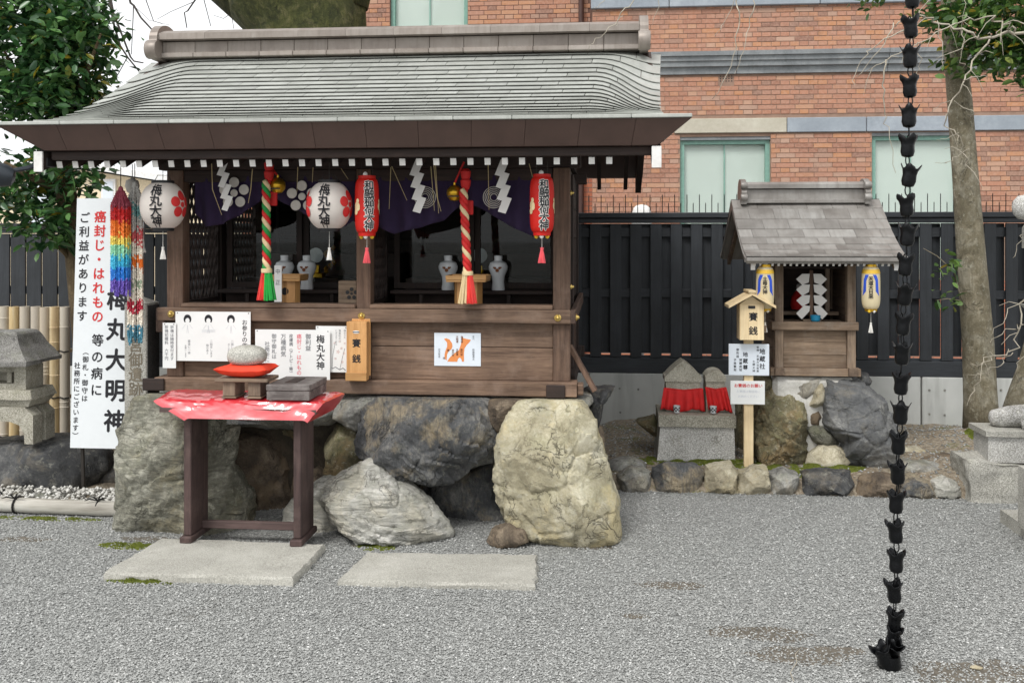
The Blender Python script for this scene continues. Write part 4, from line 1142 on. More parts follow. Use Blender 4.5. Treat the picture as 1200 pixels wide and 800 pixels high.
# ------------------------------------------------------------------ boulders
GP = 'boulders under the main shrine'
def boulder(name, label, cat, outline, yc, depth, mat, seed, sub=5, rough=0.05, facets=9, flat=2.6, group=None, fine=0.012, grow=1.06):
    """rock whose front outline (x, z) is given in metres; full depth behind and in front of yc, chipped by flat facets"""
    n = len(outline)
    cx = sum(p[0] for p in outline) / n; cz = sum(p[1] for p in outline) / n
    outline = [(cx + (a - cx) * grow, cz + (b - cz) * grow) for a, b in outline]
    def rad(phi):
        c, s = math.cos(phi), math.sin(phi); best = None
        for i in range(n):
            ax, az = outline[i][0] - cx, outline[i][1] - cz; bx_, bz_ = outline[(i + 1) % n][0] - cx, outline[(i + 1) % n][1] - cz
            ex, ez = bx_ - ax, bz_ - az; den = c * ez - s * ex
            if abs(den) < 1e-9: continue
            t = (ax * ez - az * ex) / den; u = (ax * s - az * c) / den
            if t > 0 and -1e-6 <= u <= 1 + 1e-6: best = t if best is None else max(best, t)
        return best or 0.05
    NT = 240; tab = [rad(2 * math.pi * i / NT) for i in range(NT)]
    def radius(phi):
        q = (phi % (2 * math.pi)) / (2 * math.pi) * NT; i = int(q) % NT; f = q - int(q)
        return tab[i] * (1 - f) + tab[(i + 1) % NT] * f
    b = bmesh.new(); bmesh.ops.create_icosphere(b, subdivisions=sub, radius=1.0)
    r = random.Random(seed); size = sum(tab) / NT
    planes = []
    for _ in range(int(facets * 1.7)):
        d = Vector((r.gauss(0, 0.75), -abs(r.gauss(0.5, 0.5)) if r.random() < 0.8 else r.random(), r.gauss(0.1, 0.7))).normalized()
        planes.append((d, r.uniform(0.82, 0.97)))
    axis = Vector((r.gauss(0, 0.5), r.gauss(0, 0.4), 1)).normalized(); ledge = fine * 4.0; blk = 1.0 if fine else 0.0
    off = Vector((seed * 3.17, seed * 1.71, seed * 2.3))
    for v in b.verts:
        a, y, c = v.co; rho = math.hypot(a, c); phi = math.atan2(c, a)
        t = 1.0 / ((rho ** flat + abs(y) ** flat) ** (1 / flat)); rho *= t; y *= t
        q = Vector((rho * math.cos(phi), y, rho * math.sin(phi)))
        for d, h in planes:
            e = q.dot(d) - h
            if e > 0: q -= d * e * 0.92
        rr = radius(phi)
        p = Vector((q.x * rr, q.y * depth / 2, q.z * rr))
        nrm = Vector((q.x, q.y, q.z)).normalized()
        P_ = p + off
        sz_ = max(size, 0.08)
        dd = noise.fractal(P_ * (0.9 / sz_), 1.0, 2.0, 4) * rough * size * 1.5
        # broken beds: saw-tooth ledges across a tilted axis, wandering
        q_ = P_.dot(axis) * (4.2 / sz_) + 1.1 * noise.noise(P_ * (1.3 / sz_))
        saw = q_ - math.floor(q_); gate = max(0.0, noise.noise(P_ * (1.1 / sz_) + Vector((9, 3, 1))) + 0.25)
        dd += (saw - 0.5) * ledge * size * gate
        # fractured blocks
        vd = noise.voronoi(P_ * (1.5 / sz_))[0]
        dd -= max(0.0, 0.10 - (vd[1] - vd[0])) * 0.4 * size * blk
        vd = noise.voronoi(P_ * (4.0 / sz_))[0]
        dd -= max(0.0, 0.12 - (vd[1] - vd[0])) * 0.16 * size * blk
        rg = noise.ridged_multi_fractal(P_ * (2.2 / sz_), 0.9, 2.1, 6, 1.0, 2.0)
        dd += (rg - 1.1) * fine * 0.5 * min(1, size * 4)
        v.co = p + nrm * dd + Vector((cx, yc, cz))
        if group == GP:                       # bedded under the timber sill
            top = 0.712 + 0.15 * max(0.0, 5.44 - v.co.y)
            if v.co.z > top - 0.03: v.co.z = top - 0.03 + 0.03 * math.tanh((v.co.z - top + 0.03) / 0.03)
    me = bpy.data.meshes.new(name)
    lo = min(v.co.z for v in b.verts); o0 = Vector((cx, yc, lo))
    for v in b.verts: v.co -= o0
    b.to_mesh(me); b.free()
    me.materials.append(MATS[mat]); me.polygons.foreach_set('use_smooth', [True] * len(me.polygons)); me.set_sharp_from_angle(angle=R(50))
    o = link(name, me, None, o0)
    return tag(o, label, cat, group)
GP = 'boulders under the main shrine'
boulder('boulder', 'tall grey-green boulder at the left corner behind the red table', 'boulder', [(-2.747, -0.105), (-2.716, 0.108), (-2.671, 0.326), (-2.681, 0.518), (-2.601, 0.707), (-2.491, 0.761), (-2.258, 0.76), (-2.075, 0.734), (-2.046, 0.553), (-2.085, 0.338), (-2.026, 0.126), (-1.997, -0.111), (-2.233, -0.166), (-2.531, -0.175)], 5.32, 0.62, 'rock_green', 1, 6, 0.05, 8, 3.0, GP, 0.02)
boulder('boulder', 'brown rough boulder set back between the legs of the red table', 'boulder', [(-2.326, -0.158), (-2.305, 0.101), (-2.337, 0.333), (-2.182, 0.434), (-1.944, 0.408), (-1.859, 0.266), (-1.859, 0.009), (-1.891, -0.171), (-2.102, -0.213)], 5.78, 0.4, 'rock_brown', 2, 5, 0.05, 6, 2.8, GP)
boulder('boulder', 'long flat pale grey stone lying under the shrine sill behind the table', 'boulder', [(-2.142, 0.504), (-2.158, 0.653), (-2.029, 0.73), (-1.774, 0.743), (-1.547, 0.737), (-1.521, 0.589), (-1.622, 0.514), (-1.876, 0.494)], 5.62, 0.42, 'rock_grey', 3, 5, 0.04, 8, 3, GP)
boulder('boulder', 'blocky grey stone under the sill between the table and the dark boulder', 'boulder', [(-1.582, 0.564), (-1.572, 0.722), (-1.371, 0.734), (-1.246, 0.717), (-1.296, 0.569), (-1.421, 0.493)], 5.62, 0.4, 'rock_grey', 4, 5, 0.04, 8, 3, GP)
boulder('boulder', 'big blue-grey overhanging boulder in the middle under the shrine', 'boulder', [(-1.372, 0.459), (-1.314, 0.627), (-1.217, 0.737), (-0.987, 0.769), (-0.701, 0.754), (-0.593, 0.662), (-0.607, 0.474), (-0.645, 0.38), (-0.773, 0.321), (-0.891, 0.252), (-1.035, 0.277), (-1.131, 0.313), (-1.203, 0.368), (-1.324, 0.389)], 5.4, 0.6, 'rock_dark', 5, 6, 0.08, 16, 3.0, GP, 0.03, 1.1)
boulder('boulder', 'small rounded brown stone wedged beside the big yellowish boulder', 'boulder', [(-0.653, 0.607), (-0.634, 0.71), (-0.512, 0.749), (-0.409, 0.714), (-0.441, 0.61), (-0.521, 0.534), (-0.596, 0.542)], 5.42, 0.32, 'rock_brown', 6, 5, 0.05, 6, 2.6, GP)
boulder('boulder', 'big upright yellowish boulder at the right corner of the shrine', 'boulder', [(-0.598, 0.306), (-0.575, 0.515), (-0.505, 0.659), (-0.403, 0.753), (-0.173, 0.766), (-0.064, 0.612), (-0.009, 0.389), (0.055, 0.185), (0.064, 0.002), (-0.091, -0.048), (-0.32, -0.018), (-0.505, 0.041), (-0.551, 0.169)], 5.32, 0.62, 'rock_tan', 7, 6, 0.035, 3, 2.7, GP, 0.018)
boulder('boulder', 'pale streaked boulder leaning low in front of the plinth', 'boulder', [(-1.574, 0.221), (-1.414, 0.335), (-1.274, 0.398), (-1.135, 0.36), (-0.996, 0.235), (-0.881, 0.12), (-0.822, 0.022), (-0.95, -0.045), (-1.135, -0.078), (-1.321, -0.02), (-1.461, 0.077)], 5.18, 0.44, 'rock_white', 8, 6, 0.035, 12, 2.6, GP, 0.016)
boulder('boulder', 'pale grey boulder behind the right leg of the red table', 'boulder', [(-1.794, 0.071), (-1.735, 0.158), (-1.603, 0.257), (-1.418, 0.289), (-1.37, 0.082), (-1.442, -0.082), (-1.613, -0.115), (-1.769, -0.082)], 5.38, 0.34, 'rock_white', 9, 5, 0.04, 6, 2.6, GP)
boulder('boulder', 'shaded grey boulder deep under the overhanging dark boulder', 'boulder', [(-1.118, 0.052), (-1.042, 0.254), (-0.741, 0.31), (-0.541, 0.29), (-0.502, 0.019), (-0.541, -0.13), (-0.791, -0.167), (-1.017, -0.104)], 5.72, 0.4, 'rock_dark', 10, 5, 0.05, 8, 2.6, GP)
boulder('boulder', 'olive grey stone tucked left of the overhanging dark boulder', 'boulder', [(-1.643, 0.217), (-1.622, 0.415), (-1.562, 0.515), (-1.446, 0.517), (-1.371, 0.42), (-1.381, 0.272), (-1.496, 0.181), (-1.597, 0.168)], 5.6, 0.34, 'rock_olive', 11, 5, 0.05, 7, 2.6, GP)
boulder('boulder', 'low flat pinkish stone lying in front of the yellowish boulder', 'boulder', [(-0.64, 0.01), (-0.6, 0.091), (-0.488, 0.134), (-0.407, 0.096), (-0.381, 0.026), (-0.488, -0.026), (-0.577, -0.029)], 5.12, 0.2, 'rock_brown', 12, 4, 0.04, 5, 2.4, GP, 0.012, 0.9)
boulder('boulder', 'grey capstone under the right end of the shrine sill', 'boulder', [(-0.334, 0.642), (-0.31, 0.738), (-0.19, 0.764), (-0.095, 0.742), (-0.081, 0.675), (-0.123, 0.627), (-0.238, 0.606)], 5.6, 0.36, 'rock_grey', 13, 5, 0.04, 7, 3, GP)
boulder('boulder', 'jagged black rock sticking up beside the shrine right corner', 'boulder', [(-0.131, 0.534), (-0.141, 0.676), (-0.101, 0.738), (-0.035, 0.713), (0.01, 0.76), (0.055, 0.745), (0.04, 0.689), (-0.01, 0.612), (-0.04, 0.495), (-0.091, 0.474)], 5.9, 0.4, 'rock_black', 14, 5, 0.06, 9, 2.6, GP)
boulder('boulder', 'brown buried stone below the jagged black rock', 'boulder', [(-0.131, 0.078), (-0.131, 0.484), (-0.061, 0.525), (-0.01, 0.46), (0.0, 0.182), (0.01, -0.02), (-0.101, -0.043)], 5.95, 0.4, 'rock_brown', 15, 4, 0.05, 6, 2.6, GP)
boulder('boulder', 'dark greenish stone filling the gap above the brown boulder', 'boulder', [(-2.102, 0.364), (-2.049, 0.478), (-1.838, 0.497), (-1.628, 0.475), (-1.618, 0.322), (-1.786, 0.242), (-1.944, 0.315)], 5.85, 0.3, 'rock_olive', 16, 4, 0.05, 6, 2.6, GP)
boulder('boulder', 'small brown stone at the foot of the recess behind the table', 'boulder', [(-1.874, 0.048), (-1.848, 0.201), (-1.708, 0.255), (-1.64, 0.18), (-1.666, -0.023), (-1.822, -0.078)], 5.74, 0.3, 'rock_brown', 17, 4, 0.05, 6, 2.6, GP)
# dark core added behind the boulders to block light through the gaps
c_ = thing('plinth_light_block', 'dark fill added behind the plinth boulders to block light, stone bedding on top', 'plinth', (XC, 6.4, 0))
mb = MB().box(-2.5, -0.3, 5.72, 7.35, 0.0, 0.66)
mb.build('fill', 'dark_core', c_)
MB().box(-2.52, -0.24, 5.52, 7.3, 0.655, 0.719, 0.02).build('bedding', 'rock_grey', c_)
# leaning plank by the right corner
mb = MB().box(-0.012, 0.012, -0.03, 0.1, 0, 0.3, 0.003)
mb.xform(Matrix.Translation((-0.063, 5.62, 0.73)) @ Matrix.Rotation(R(-30), 4, 'Y') @ Matrix.Rotation(R(-6), 4, 'X'))
tag(mb.build('plank', 'shrine_wood_z'), 'short weathered plank leaning at the right corner of the shrine sill', 'plank')

# kerb stones along the raised bed
GK = 'rough kerb stones along the raised bed'
K = [
 ([(0.065, -0.023), (0.076, 0.075), (0.152, 0.126), (0.281, 0.118), (0.297, 0.026), (0.281, -0.04), (0.135, -0.054)], 'rock_grey', 'grey kerb stone nearest the big yellowish boulder'),
 ([(0.286, -0.013), (0.302, 0.128), (0.377, 0.168), (0.563, 0.156), (0.632, 0.093), (0.622, -0.015), (0.483, -0.051), (0.35, -0.044)], 'rock_dark', 'two-tone dark kerb stone in front of the bibbed statues'),
 ([(0.622, 0.006), (0.643, 0.147), (0.802, 0.177), (0.844, 0.124), (0.833, -0.01), (0.696, -0.035)], 'rock_buff', 'tan kerb stone left of the wooden sign post foot'),
 ([(0.833, 0.001), (0.844, 0.119), (0.934, 0.164), (1.028, 0.145), (1.044, 0.022), (0.96, -0.028)], 'rock_buff', 'cracked buff kerb stone right of the sign post foot'),
 ([(1.031, 0.0), (1.037, 0.108), (1.121, 0.142), (1.21, 0.112), (1.215, 0.016), (1.121, -0.024)], 'rock_grey', 'small squarish kerb stone in the middle of the row'),
 ([(1.21, 0.005), (1.225, 0.112), (1.356, 0.142), (1.538, 0.135), (1.569, 0.056), (1.512, -0.009), (1.33, -0.019)], 'rock_black', 'long blackish kerb stone below the slate-grey boulder'),
 ([(1.558, 0.003), (1.579, 0.099), (1.693, 0.134), (1.821, 0.105), (1.847, 0.02), (1.718, -0.025)], 'rock_brown', 'brown kerb stone just left of the rain chain'),
 ([(1.801, -0.007), (1.822, 0.079), (1.914, 0.123), (2.007, 0.083), (2.068, 0.01), (1.955, -0.035)], 'rock_dark', 'sloping dark kerb stone just right of the rain chain'),
 ([(2.022, 0.008), (2.037, 0.084), (2.11, 0.107), (2.183, 0.077), (2.194, 0.001), (2.1, -0.034)], 'rock_white', 'last pale kerb stone beside the granite pedestal'),
]
for i, (ol, mt, lb) in enumerate(K): boulder('kerb_stone', lb, 'kerb stone', ol, 6.36, 0.26, mt, 30 + i, 5, 0.05, 10, 4.0, GK, 0.02)
boulder('stone_slab', 'greenish stone slab lying tilted left of the bibbed statues', 'stone', [(0.211, 0.307), (0.348, 0.346), (0.39, 0.274), (0.408, 0.184), (0.33, 0.213)], 7.05, 0.3, 'rock_olive', 41, 4, 0.04, 5, 2.6)
for i, (px, py, w_, mt, lb) in enumerate((
    ((2.137, 7.0, 0.188), 0, 0.22, 'rock_buff', 'flat buff stone half sunk in the bed right of the slate-grey boulder'), ((2.242, 6.8, 0.146), 0, 0.26, 'rock_brown', 'brown stone sunk in the bed behind the last kerb stone'),
    ((1.988, 6.6, 0.13), 0, 0.2, 'rock_grey', 'grey stone sunk in the bed behind the rain chain'), ((0.14, 6.5, 0.028), 0, 0.14, 'rock_grey', 'small grey stone behind the first kerb stone'))):
    cx, yy, zz = px
    ol = [(cx + w_ * math.cos(a), 0.1 + 0.07 * math.sin(a)) for a in [k_ * math.pi / 5 for k_ in range(10)]]
    boulder('sunken_stone', lb, 'stone', ol, yy, w_ * 1.1, mt, 50 + i, 4, 0.05, 6, 2.5)

# boulders under the small shrine, bedded in white mortar
GS = 'boulders under the small shrine'
boulder('boulder', 'mossy olive boulder under the left of the small shrine', 'boulder', [(0.993, 0.109), (1.005, 0.339), (1.038, 0.523), (1.111, 0.592), (1.223, 0.583), (1.307, 0.487), (1.335, 0.345), (1.34, 0.145), (1.296, 0.058), (1.111, 0.037)], 6.78, 0.5, 'rock_olive', 61, 6, 0.05, 6, 3.0, GS, 0.025, 1.1)
boulder('boulder', 'large smooth slate-grey boulder under the right of the small shrine', 'boulder', [(1.481, 0.056), (1.552, 0.239), (1.447, 0.379), (1.447, 0.521), (1.47, 0.68), (1.635, 0.694), (1.756, 0.639), (1.844, 0.499), (1.898, 0.359), (1.909, 0.161), (1.855, 0.076), (1.69, 0.038)], 6.76, 0.56, 'rock_slate', 62, 6, 0.05, 6, 2.8, GS, 0.012, 1.1)
boulder('boulder', 'grey wedge stone set in mortar just below the small shrine sill', 'boulder', [(1.246, 0.652), (1.43, 0.671), (1.407, 0.585), (1.329, 0.516), (1.262, 0.56)], 6.8, 0.24, 'rock_grey', 63, 4, 0.04, 5, 2.8, GS, 0.012, 1.25)
boulder('boulder', 'pale buff stone ringed with white mortar below the small shrine', 'boulder', [(1.356, 0.503), (1.384, 0.583), (1.428, 0.634), (1.455, 0.584), (1.439, 0.505), (1.389, 0.47)], 6.74, 0.2, 'rock_buff', 64, 4, 0.04, 4, 2.6, GS, 0.012, 1.25)
boulder('boulder', 'narrow brown stone in the mortar seam beside the slate-grey boulder', 'boulder', [(1.342, 0.434), (1.414, 0.463), (1.436, 0.407), (1.414, 0.35), (1.359, 0.36)], 6.78, 0.2, 'rock_brown', 65, 4, 0.04, 4, 2.6, GS, 0.012, 1.25)
boulder('boulder', 'slanting greenish stone bedded in white mortar low in the small plinth', 'boulder', [(1.334, 0.339), (1.395, 0.368), (1.488, 0.314), (1.527, 0.247), (1.461, 0.217), (1.378, 0.261)], 6.74, 0.24, 'rock_green', 66, 4, 0.04, 4, 2.6, GS, 0.012, 1.25)
boulder('boulder', 'rounded brownish stone at the foot of the mortar seam', 'boulder', [(1.338, 0.099), (1.338, 0.188), (1.42, 0.224), (1.546, 0.215), (1.578, 0.149), (1.529, 0.075), (1.393, 0.061)], 6.66, 0.28, 'rock_buff', 67, 4, 0.04, 5, 2.6, GS, 0.012, 1.25)
boulder('boulder', 'dark capstone with white mortar at the right end of the small sill', 'boulder', [(1.67, 0.653), (1.703, 0.699), (1.769, 0.689), (1.791, 0.643), (1.747, 0.597), (1.692, 0.619)], 6.85, 0.22, 'rock_black', 68, 4, 0.04, 5, 2.8, GS)
boulder('boulder', 'grey capstone at the left end of the small shrine sill', 'boulder', [(1.005, 0.584), (0.994, 0.66), (1.051, 0.69), (1.125, 0.673), (1.13, 0.604), (1.068, 0.556)], 6.86, 0.3, 'rock_olive', 69, 4, 0.04, 5, 2.8, GS)
boulder('boulder', 'shaded stone at the back left of the small plinth beside the sign post', 'boulder', [(0.925, 0.011), (0.937, 0.439), (0.985, 0.592), (1.093, 0.612), (1.117, 0.381), (1.105, 0.015)], 7.2, 0.3, 'rock_olive', 70, 4, 0.05, 5, 2.8, GS)
mb = MB().box(1.114, 1.657, 6.70, 7.45, 0.05, 0.679 - 0.002, 0.03)
m_ = mb.build('mortar', 'mortar_white'); tag(m_, 'white mortar core packed between the boulders of the small shrine', 'mortar')

# ------------------------------------------------------------------ paving slabs
def slab(label, c4, h, seed):
    r = random.Random(seed); P_ = []
    for (a, b) in zip(c4, c4[1:] + c4[:1]):
        for k_ in range(14):
            t_ = k_ / 14; e = 0 if k_ == 0 else 1
            P_.append((a[0] + (b[0] - a[0]) * t_ + r.gauss(0, 0.004) * e, a[1] + (b[1] - a[1]) * t_ + r.gauss(0, 0.004) * e))
    n = len(P_); cx = sum(p[0] for p in P_) / n; cy = sum(p[1] for p in P_) / n
    v = [(x, y, -0.03) for x, y in P_] + [(x + r.gauss(0, 0.003), y + r.gauss(0, 0.003), h - 0.012) for x, y in P_] + [(cx + (x - cx) * 0.985, cy + (y - cy) * 0.97, h + r.gauss(0, 0.0015)) for x, y in P_] + [(cx, cy, h + 0.003)]
    f = []
    for i in range(n):
        j = (i + 1) % n
        f += [(i, j, n + j, n + i), (n + i, n + j, 2 * n + j, 2 * n + i), (2 * n + i, 2 * n + j, 3 * n)]
    return tag(MB().add(v, f).build('paving_slab', 'slab_stone', smooth=30), label, 'slab', 'stepping slabs in front of the main shrine')
slab('flat stone slab under the feet of the red table', [(-2.345, 4.395), (-1.436, 4.404), (-1.43, 4.91), (-2.31, 4.93)], 0.04, 1)
slab('flat stone slab lying in the gravel right of the red table', [(-1.236, 4.435), (-0.317, 4.456), (-0.335, 4.884), (-1.195, 4.83)], 0.03, 2)


# ------------------------------------------------------------------ loose gravel, real stones
def strewn(name, label, n, sampler, rmin, rmax, mat, seed, flatz=0.65, full=True):
    r = np.random.default_rng(seed)
    P_ = sampler(r, n); n = len(P_)
    base = np.array([(1, 0, 0), (-1, 0, 0), (0, 1, 0), (0, -1, 0), (0, 0, 1), (0, 0, -1)], float)
    F = np.array([(0, 2, 4), (2, 1, 4), (1, 3, 4), (3, 0, 4), (2, 0, 5), (1, 2, 5), (3, 1, 5), (0, 3, 5)][:8 if full else 4])
    V = base[None] * r.uniform(0.65, 1.3, (n, 6, 1)) + r.normal(0, 0.16, (n, 6, 3))
    V[:, :, 2] *= flatz
    a = r.uniform(0, 2 * np.pi, n); c, s = np.cos(a), np.sin(a)
    x = V[:, :, 0] * c[:, None] - V[:, :, 1] * s[:, None]; y = V[:, :, 0] * s[:, None] + V[:, :, 1] * c[:, None]
    tl = r.normal(0, 0.35, n); z_ = V[:, :, 2] + x * tl[:, None]
    V = np.stack([x, y, z_], 2) * r.uniform(rmin, rmax, n)[:, None, None] + P_[:, None, :]
    me = fast_mesh(name, V.reshape(-1, 3), (F[None] + (np.arange(n) * 6)[:, None, None]).reshape(-1, 3), mat, np.repeat(r.random(n), 6))
    o = link(name, me, None, (0, 0, 0), 'stuff')
    return tag(o, label, name.replace('_', ' '))
BARE = [(0.306, 4.582, 0.15, 0.05), (0.126, 4.194, 0.06, 0.025), (0.627, 4.061, 0.2, 0.07), (0.751, 3.86, 0.2, 0.08), (0.909, 3.922, 0.1, 0.04), (1.369, 3.741, 0.25, 0.12), (-3.077, 4.957, 0.16, 0.04), (-0.088, 5.126, 0.12, 0.05), (-2.398, 5.022, 0.16, 0.05), (-1.195, 5.02, 0.12, 0.03)]
def yard(r, n):
    y = 3.3 + (6.5 - 3.3) * r.random(n) ** 1.15
    x = -0.095 * y + r.uniform(-0.56, 0.60, n) * y
    keep = np.ones(n, bool)
    for cx, cy, rx, ry in BARE:
        d = ((x - cx) / rx) ** 2 + ((y - cy) / ry) ** 2 + r.normal(0, 0.6, n)
        keep &= (d > 1) | (r.random(n) < 0.45)
    keep &= ~((x > -2.5) & (x < -0.25) & (y > 5.75))
    keep &= ~((x < -2.6) & (y > 5.42)) & ~((x > 0.3) & (y > 6.3 + 0.03 * x))
    for (x0, x1, y0, y1) in ((-2.33, -1.44, 4.41, 4.9), (-1.225, -0.33, 4.45, 4.83)): keep &= ~((x > x0) & (x < x1) & (y > y0) & (y < y1))
    x, y = x[keep], y[keep]
    return np.stack([x, y, r.uniform(0.0, 0.006, len(x))], 1)
strewn('gravel', 'loose grey gravel covering the whole yard', 230000, yard, 0.0028, 0.0062, 'gravel_stone', 3, 0.6, False)
def bedstones(r, n):
    x = r.uniform(-0.2, 4.2, n); y = r.uniform(6.35, 8.05, n)
    z_ = np.array([bed_right(a, b) for a, b in zip(x, y)])
    return np.stack([x, y, z_ + 0.003], 1)
strewn('bed_gravel', 'scattered small stones and crumbs on the raised earth bed', 6000, bedstones, 0.004, 0.011, 'gravel_stone', 4)
def whitestones(r, n):
    x = r.uniform(-4.2, -2.62, n); y = r.uniform(5.48, 5.8, n)
    return np.stack([x, y, 0.03 + 0.075 * r.random(n) * (1 - np.abs(y - 5.64) / 0.2)], 1)
strewn('white_pebbles', 'heap of white pebbles behind the bamboo pole at the left', 2000, whitestones, 0.010, 0.019, 'mortar_white', 5, 0.75)
# damp bare earth where the gravel is thin: low lenses of soil
for i, (cx, cy, rx, ry) in enumerate(BARE):
    n = 40; v = [(cx, cy, 0.003)]
    for k_ in range(n):
        a = 2 * math.pi * k_ / n; q = 1.0 + 0.4 * noise.noise((math.cos(a) * 1.7 + i * 3, math.sin(a) * 1.7, 1)) + 0.14 * noise.noise((math.cos(a) * 6 + i, math.sin(a) * 6, 4))
        v.append((cx + rx * 1.05 * q * math.cos(a), cy + ry * 1.05 * q * math.sin(a), 0.001))
    o = MB().add(v, [(0, 1 + k_, 1 + (k_ + 1) % n) for k_ in range(n)]).build('soil_patch', 'soil', recalc=False)
    struct(o)
# moss cushions at the feet of stones
def moss(label, cx, cy, rx, ry, h, seed, z0=0.0):
    r = np.random.default_rng(seed); n = int(3600 * rx * ry / 0.02) + 250
    a = r.uniform(0, 6.283, n); q = np.sqrt(r.random(n)); x = cx + rx * q * np.cos(a); y = cy + ry * q * np.sin(a)
    nz = np.array([noise.noise((u * 14, w * 14, seed)) for u, w in zip(x, y)])
    k_ = nz > -0.12; x, y, q, nz = x[k_], y[k_], q[k_], nz[k_]; n = len(x)
    hh = h * (0.35 + 0.9 * np.clip(nz, 0, 1)) * (1 - 0.5 * q)
    b = np.array([(0.005, 0, 0), (-0.0025, 0.0043, 0), (-0.0025, -0.0043, 0), (0, 0, 1.0)])
    V = np.repeat(b[None], n, 0); V[:, 3, 2] = hh + 0.004; V[:, 3, :2] = r.normal(0, 0.005, (n, 2)); V[:, :3, 2] = 0
    zb = np.array([bed_right(u, w) for u, w in zip(x, y)]) - 0.002 if z0 > 0 else np.zeros(n)
    V += np.stack([x, y, zb], 1)[:, None]
    F = (np.array([(0, 1, 3), (1, 2, 3), (2, 0, 3)])[None] + (np.arange(n) * 4)[:, None, None]).reshape(-1, 3)
    me = fast_mesh('moss', V.reshape(-1, 3), F, 'moss', np.repeat(r.random(n), 4))
    o = link('moss', me, None, (0, 0, 0), 'stuff'); tag(o, label, 'moss')
moss('green moss at the left foot of the tall grey-green boulder', -2.433, 4.902, 0.2, 0.06, 0.02, 1)
moss('green moss at the foot of the pale streaked boulder', -1.188, 4.992, 0.1, 0.05, 0.02, 2)
moss('green moss along the front edge of the slab under the table', -2.15, 4.39, 0.2, 0.02, 0.03, 3)
moss('tuft of moss at the foot of the yellowish boulder', -0.351, 5.188, 0.06, 0.03, 0.02, 4)
moss('green moss strip in front of the bibbed statues pedestal', 0.625, 6.649, 0.5, 0.13, 0.025, 5, 0.09)
moss('green moss under the boulders of the small shrine', 1.217, 6.534, 0.45, 0.13, 0.025, 6, 0.09)
moss('bright moss beside the granite pedestal', 2.601, 7.1, 0.1, 0.16, 0.05, 7, 0.16)
moss('moss fringe under the grey bamboo pole', -3.2, 5.33, 0.35, 0.035, 0.015, 8)


# ------------------------------------------------------------------ red covered offering table and what stands on it
t = thing('offering_table', 'dark wooden table with plastic-wrapped red cover before the main shrine', 'table', (-1.88, 4.98, 0.04))
LX = ((-2.165, -2.125), (-1.585, -1.545))
for a, b in LX:
    MB().box(a, b, 4.87, 5.09, 0.075, 0.71, 0.004).build('leg', 'table_wood_z', t)
    MB().box(a - 0.012, b + 0.012, 4.845, 5.115, 0.04, 0.074, 0.005).build('foot', 'table_wood_z', t)
MB().box(-2.124, -1.586, 5.0, 5.03, 0.075, 0.115, 0.004).build('stretcher', 'table_wood_x', t)
MB().box(-2.28, -1.46, 4.84, 5.16, 0.712, 0.735).build('tabletop', 'table_wood_x', t)
# wrapped cloth: top sheet sagging to tucked-in sides, with creases
NXc, NYc = 110, 36; v = []; f = []
def cloth(u, w):
    """u 0..1 along, w 0..1 round: 0..0.25 front skirt, .25..0.75 top, .75..1 back skirt"""
    if w < 0.3:
        k_ = w / 0.3; y = 4.80 + 0.06 * k_; z_ = 0.69 + 0.082 * k_; xl, xr = -2.13 - 0.2 * k_, -1.49 + 0.055 * k_
    elif w < 0.7:
        k_ = (w - 0.3) / 0.4; y = 4.874 + 0.326 * k_; z_ = 0.772 + 0.004 * math.sin(k_ * 3.1); xl, xr = -2.33 - 0.055 * k_, -1.435 + 0.03 * k_
    else:
        k_ = (w - 0.7) / 0.3; y = 5.2 - 0.03 * k_; z_ = 0.772 - 0.082 * k_; xl, xr = -2.385 + 0.2 * k_, -1.405 - 0.055 * k_
    x = xl + (xr - xl) * u
    zn = min(1.0, w / 0.25) if w < 0.5 else 1.0
    z_ += (0.006 * noise.noise((x * 9, y * 9 + w * 6, 1)) + 0.004 * noise.noise((x * 23, w * 30, 2))) * zn
    if w < 0.3:      # film creases: sharp folds running across the front
        cr = abs(noise.noise((x * 3.6 + z_ * 9, z_ * 4, 5))) + 0.35 * abs(noise.noise((x * 8 - z_ * 16, z_ * 7, 8)))
        y += 0.013 * cr * (1 - abs(2 * w / 0.3 - 1)) + 0.014 * (w / 0.3) ** 2
    elif w < 0.7: z_ += 0.006 * abs(noise.noise((x * 9 + y * 6, y * 9, 3)))
    e = max(0, abs(u - 0.5) - 0.46) / 0.04
    z_ -= 0.012 * e * e
    return (x, y, z_)
for j in range(NYc + 1):
    for i in range(NXc + 1): v.append(cloth(i / NXc, j / NYc))
for j in range(NYc):
    for i in range(NXc): f.append((j * (NXc + 1) + i, j * (NXc + 1) + i + 1, (j + 1) * (NXc + 1) + i + 1, (j + 1) * (NXc + 1) + i))
f.append(tuple(j * (NXc + 1) for j in range(NYc + 1))); f.append(tuple(j * (NXc + 1) + NXc for j in range(NYc + 1))[::-1])
MB().add(v, f).build('cover', 'wrapped_red', t, smooth=16)
v = [cloth(0.35, 0.01), cloth(0.62, 0.01)]
MB().add([(v[0][0], 4.81, 0.692), (v[1][0], 4.81, 0.694), (v[1][0] + 0.004, 4.808, 0.668), (v[0][0] - 0.002, 4.806, 0.664)], [(0, 1, 2, 3)]).build('film_flap', 'clear_film', t)

st = thing('stone_stand', 'small low wooden stand on the red table under an orange-red cushion', 'stand', (-1.865, 4.97, 0.779))
sx = -1.865
MB().box(sx - 0.14, sx + 0.14, 4.88, 5.06, 0.865, 0.882, 0.003).build('top', 'grey_wood_x', st)
for a in (-0.072, 0.062):
    MB().box(sx + a - 0.032, sx + a + 0.034, 4.9, 5.04, 0.79, 0.864, 0.003).build('leg', 'grey_wood_z', st)
    MB().box(sx + a - 0.038, sx + a + 0.04, 4.895, 5.045, 0.779, 0.789, 0.002).build('foot', 'grey_wood_x', st)
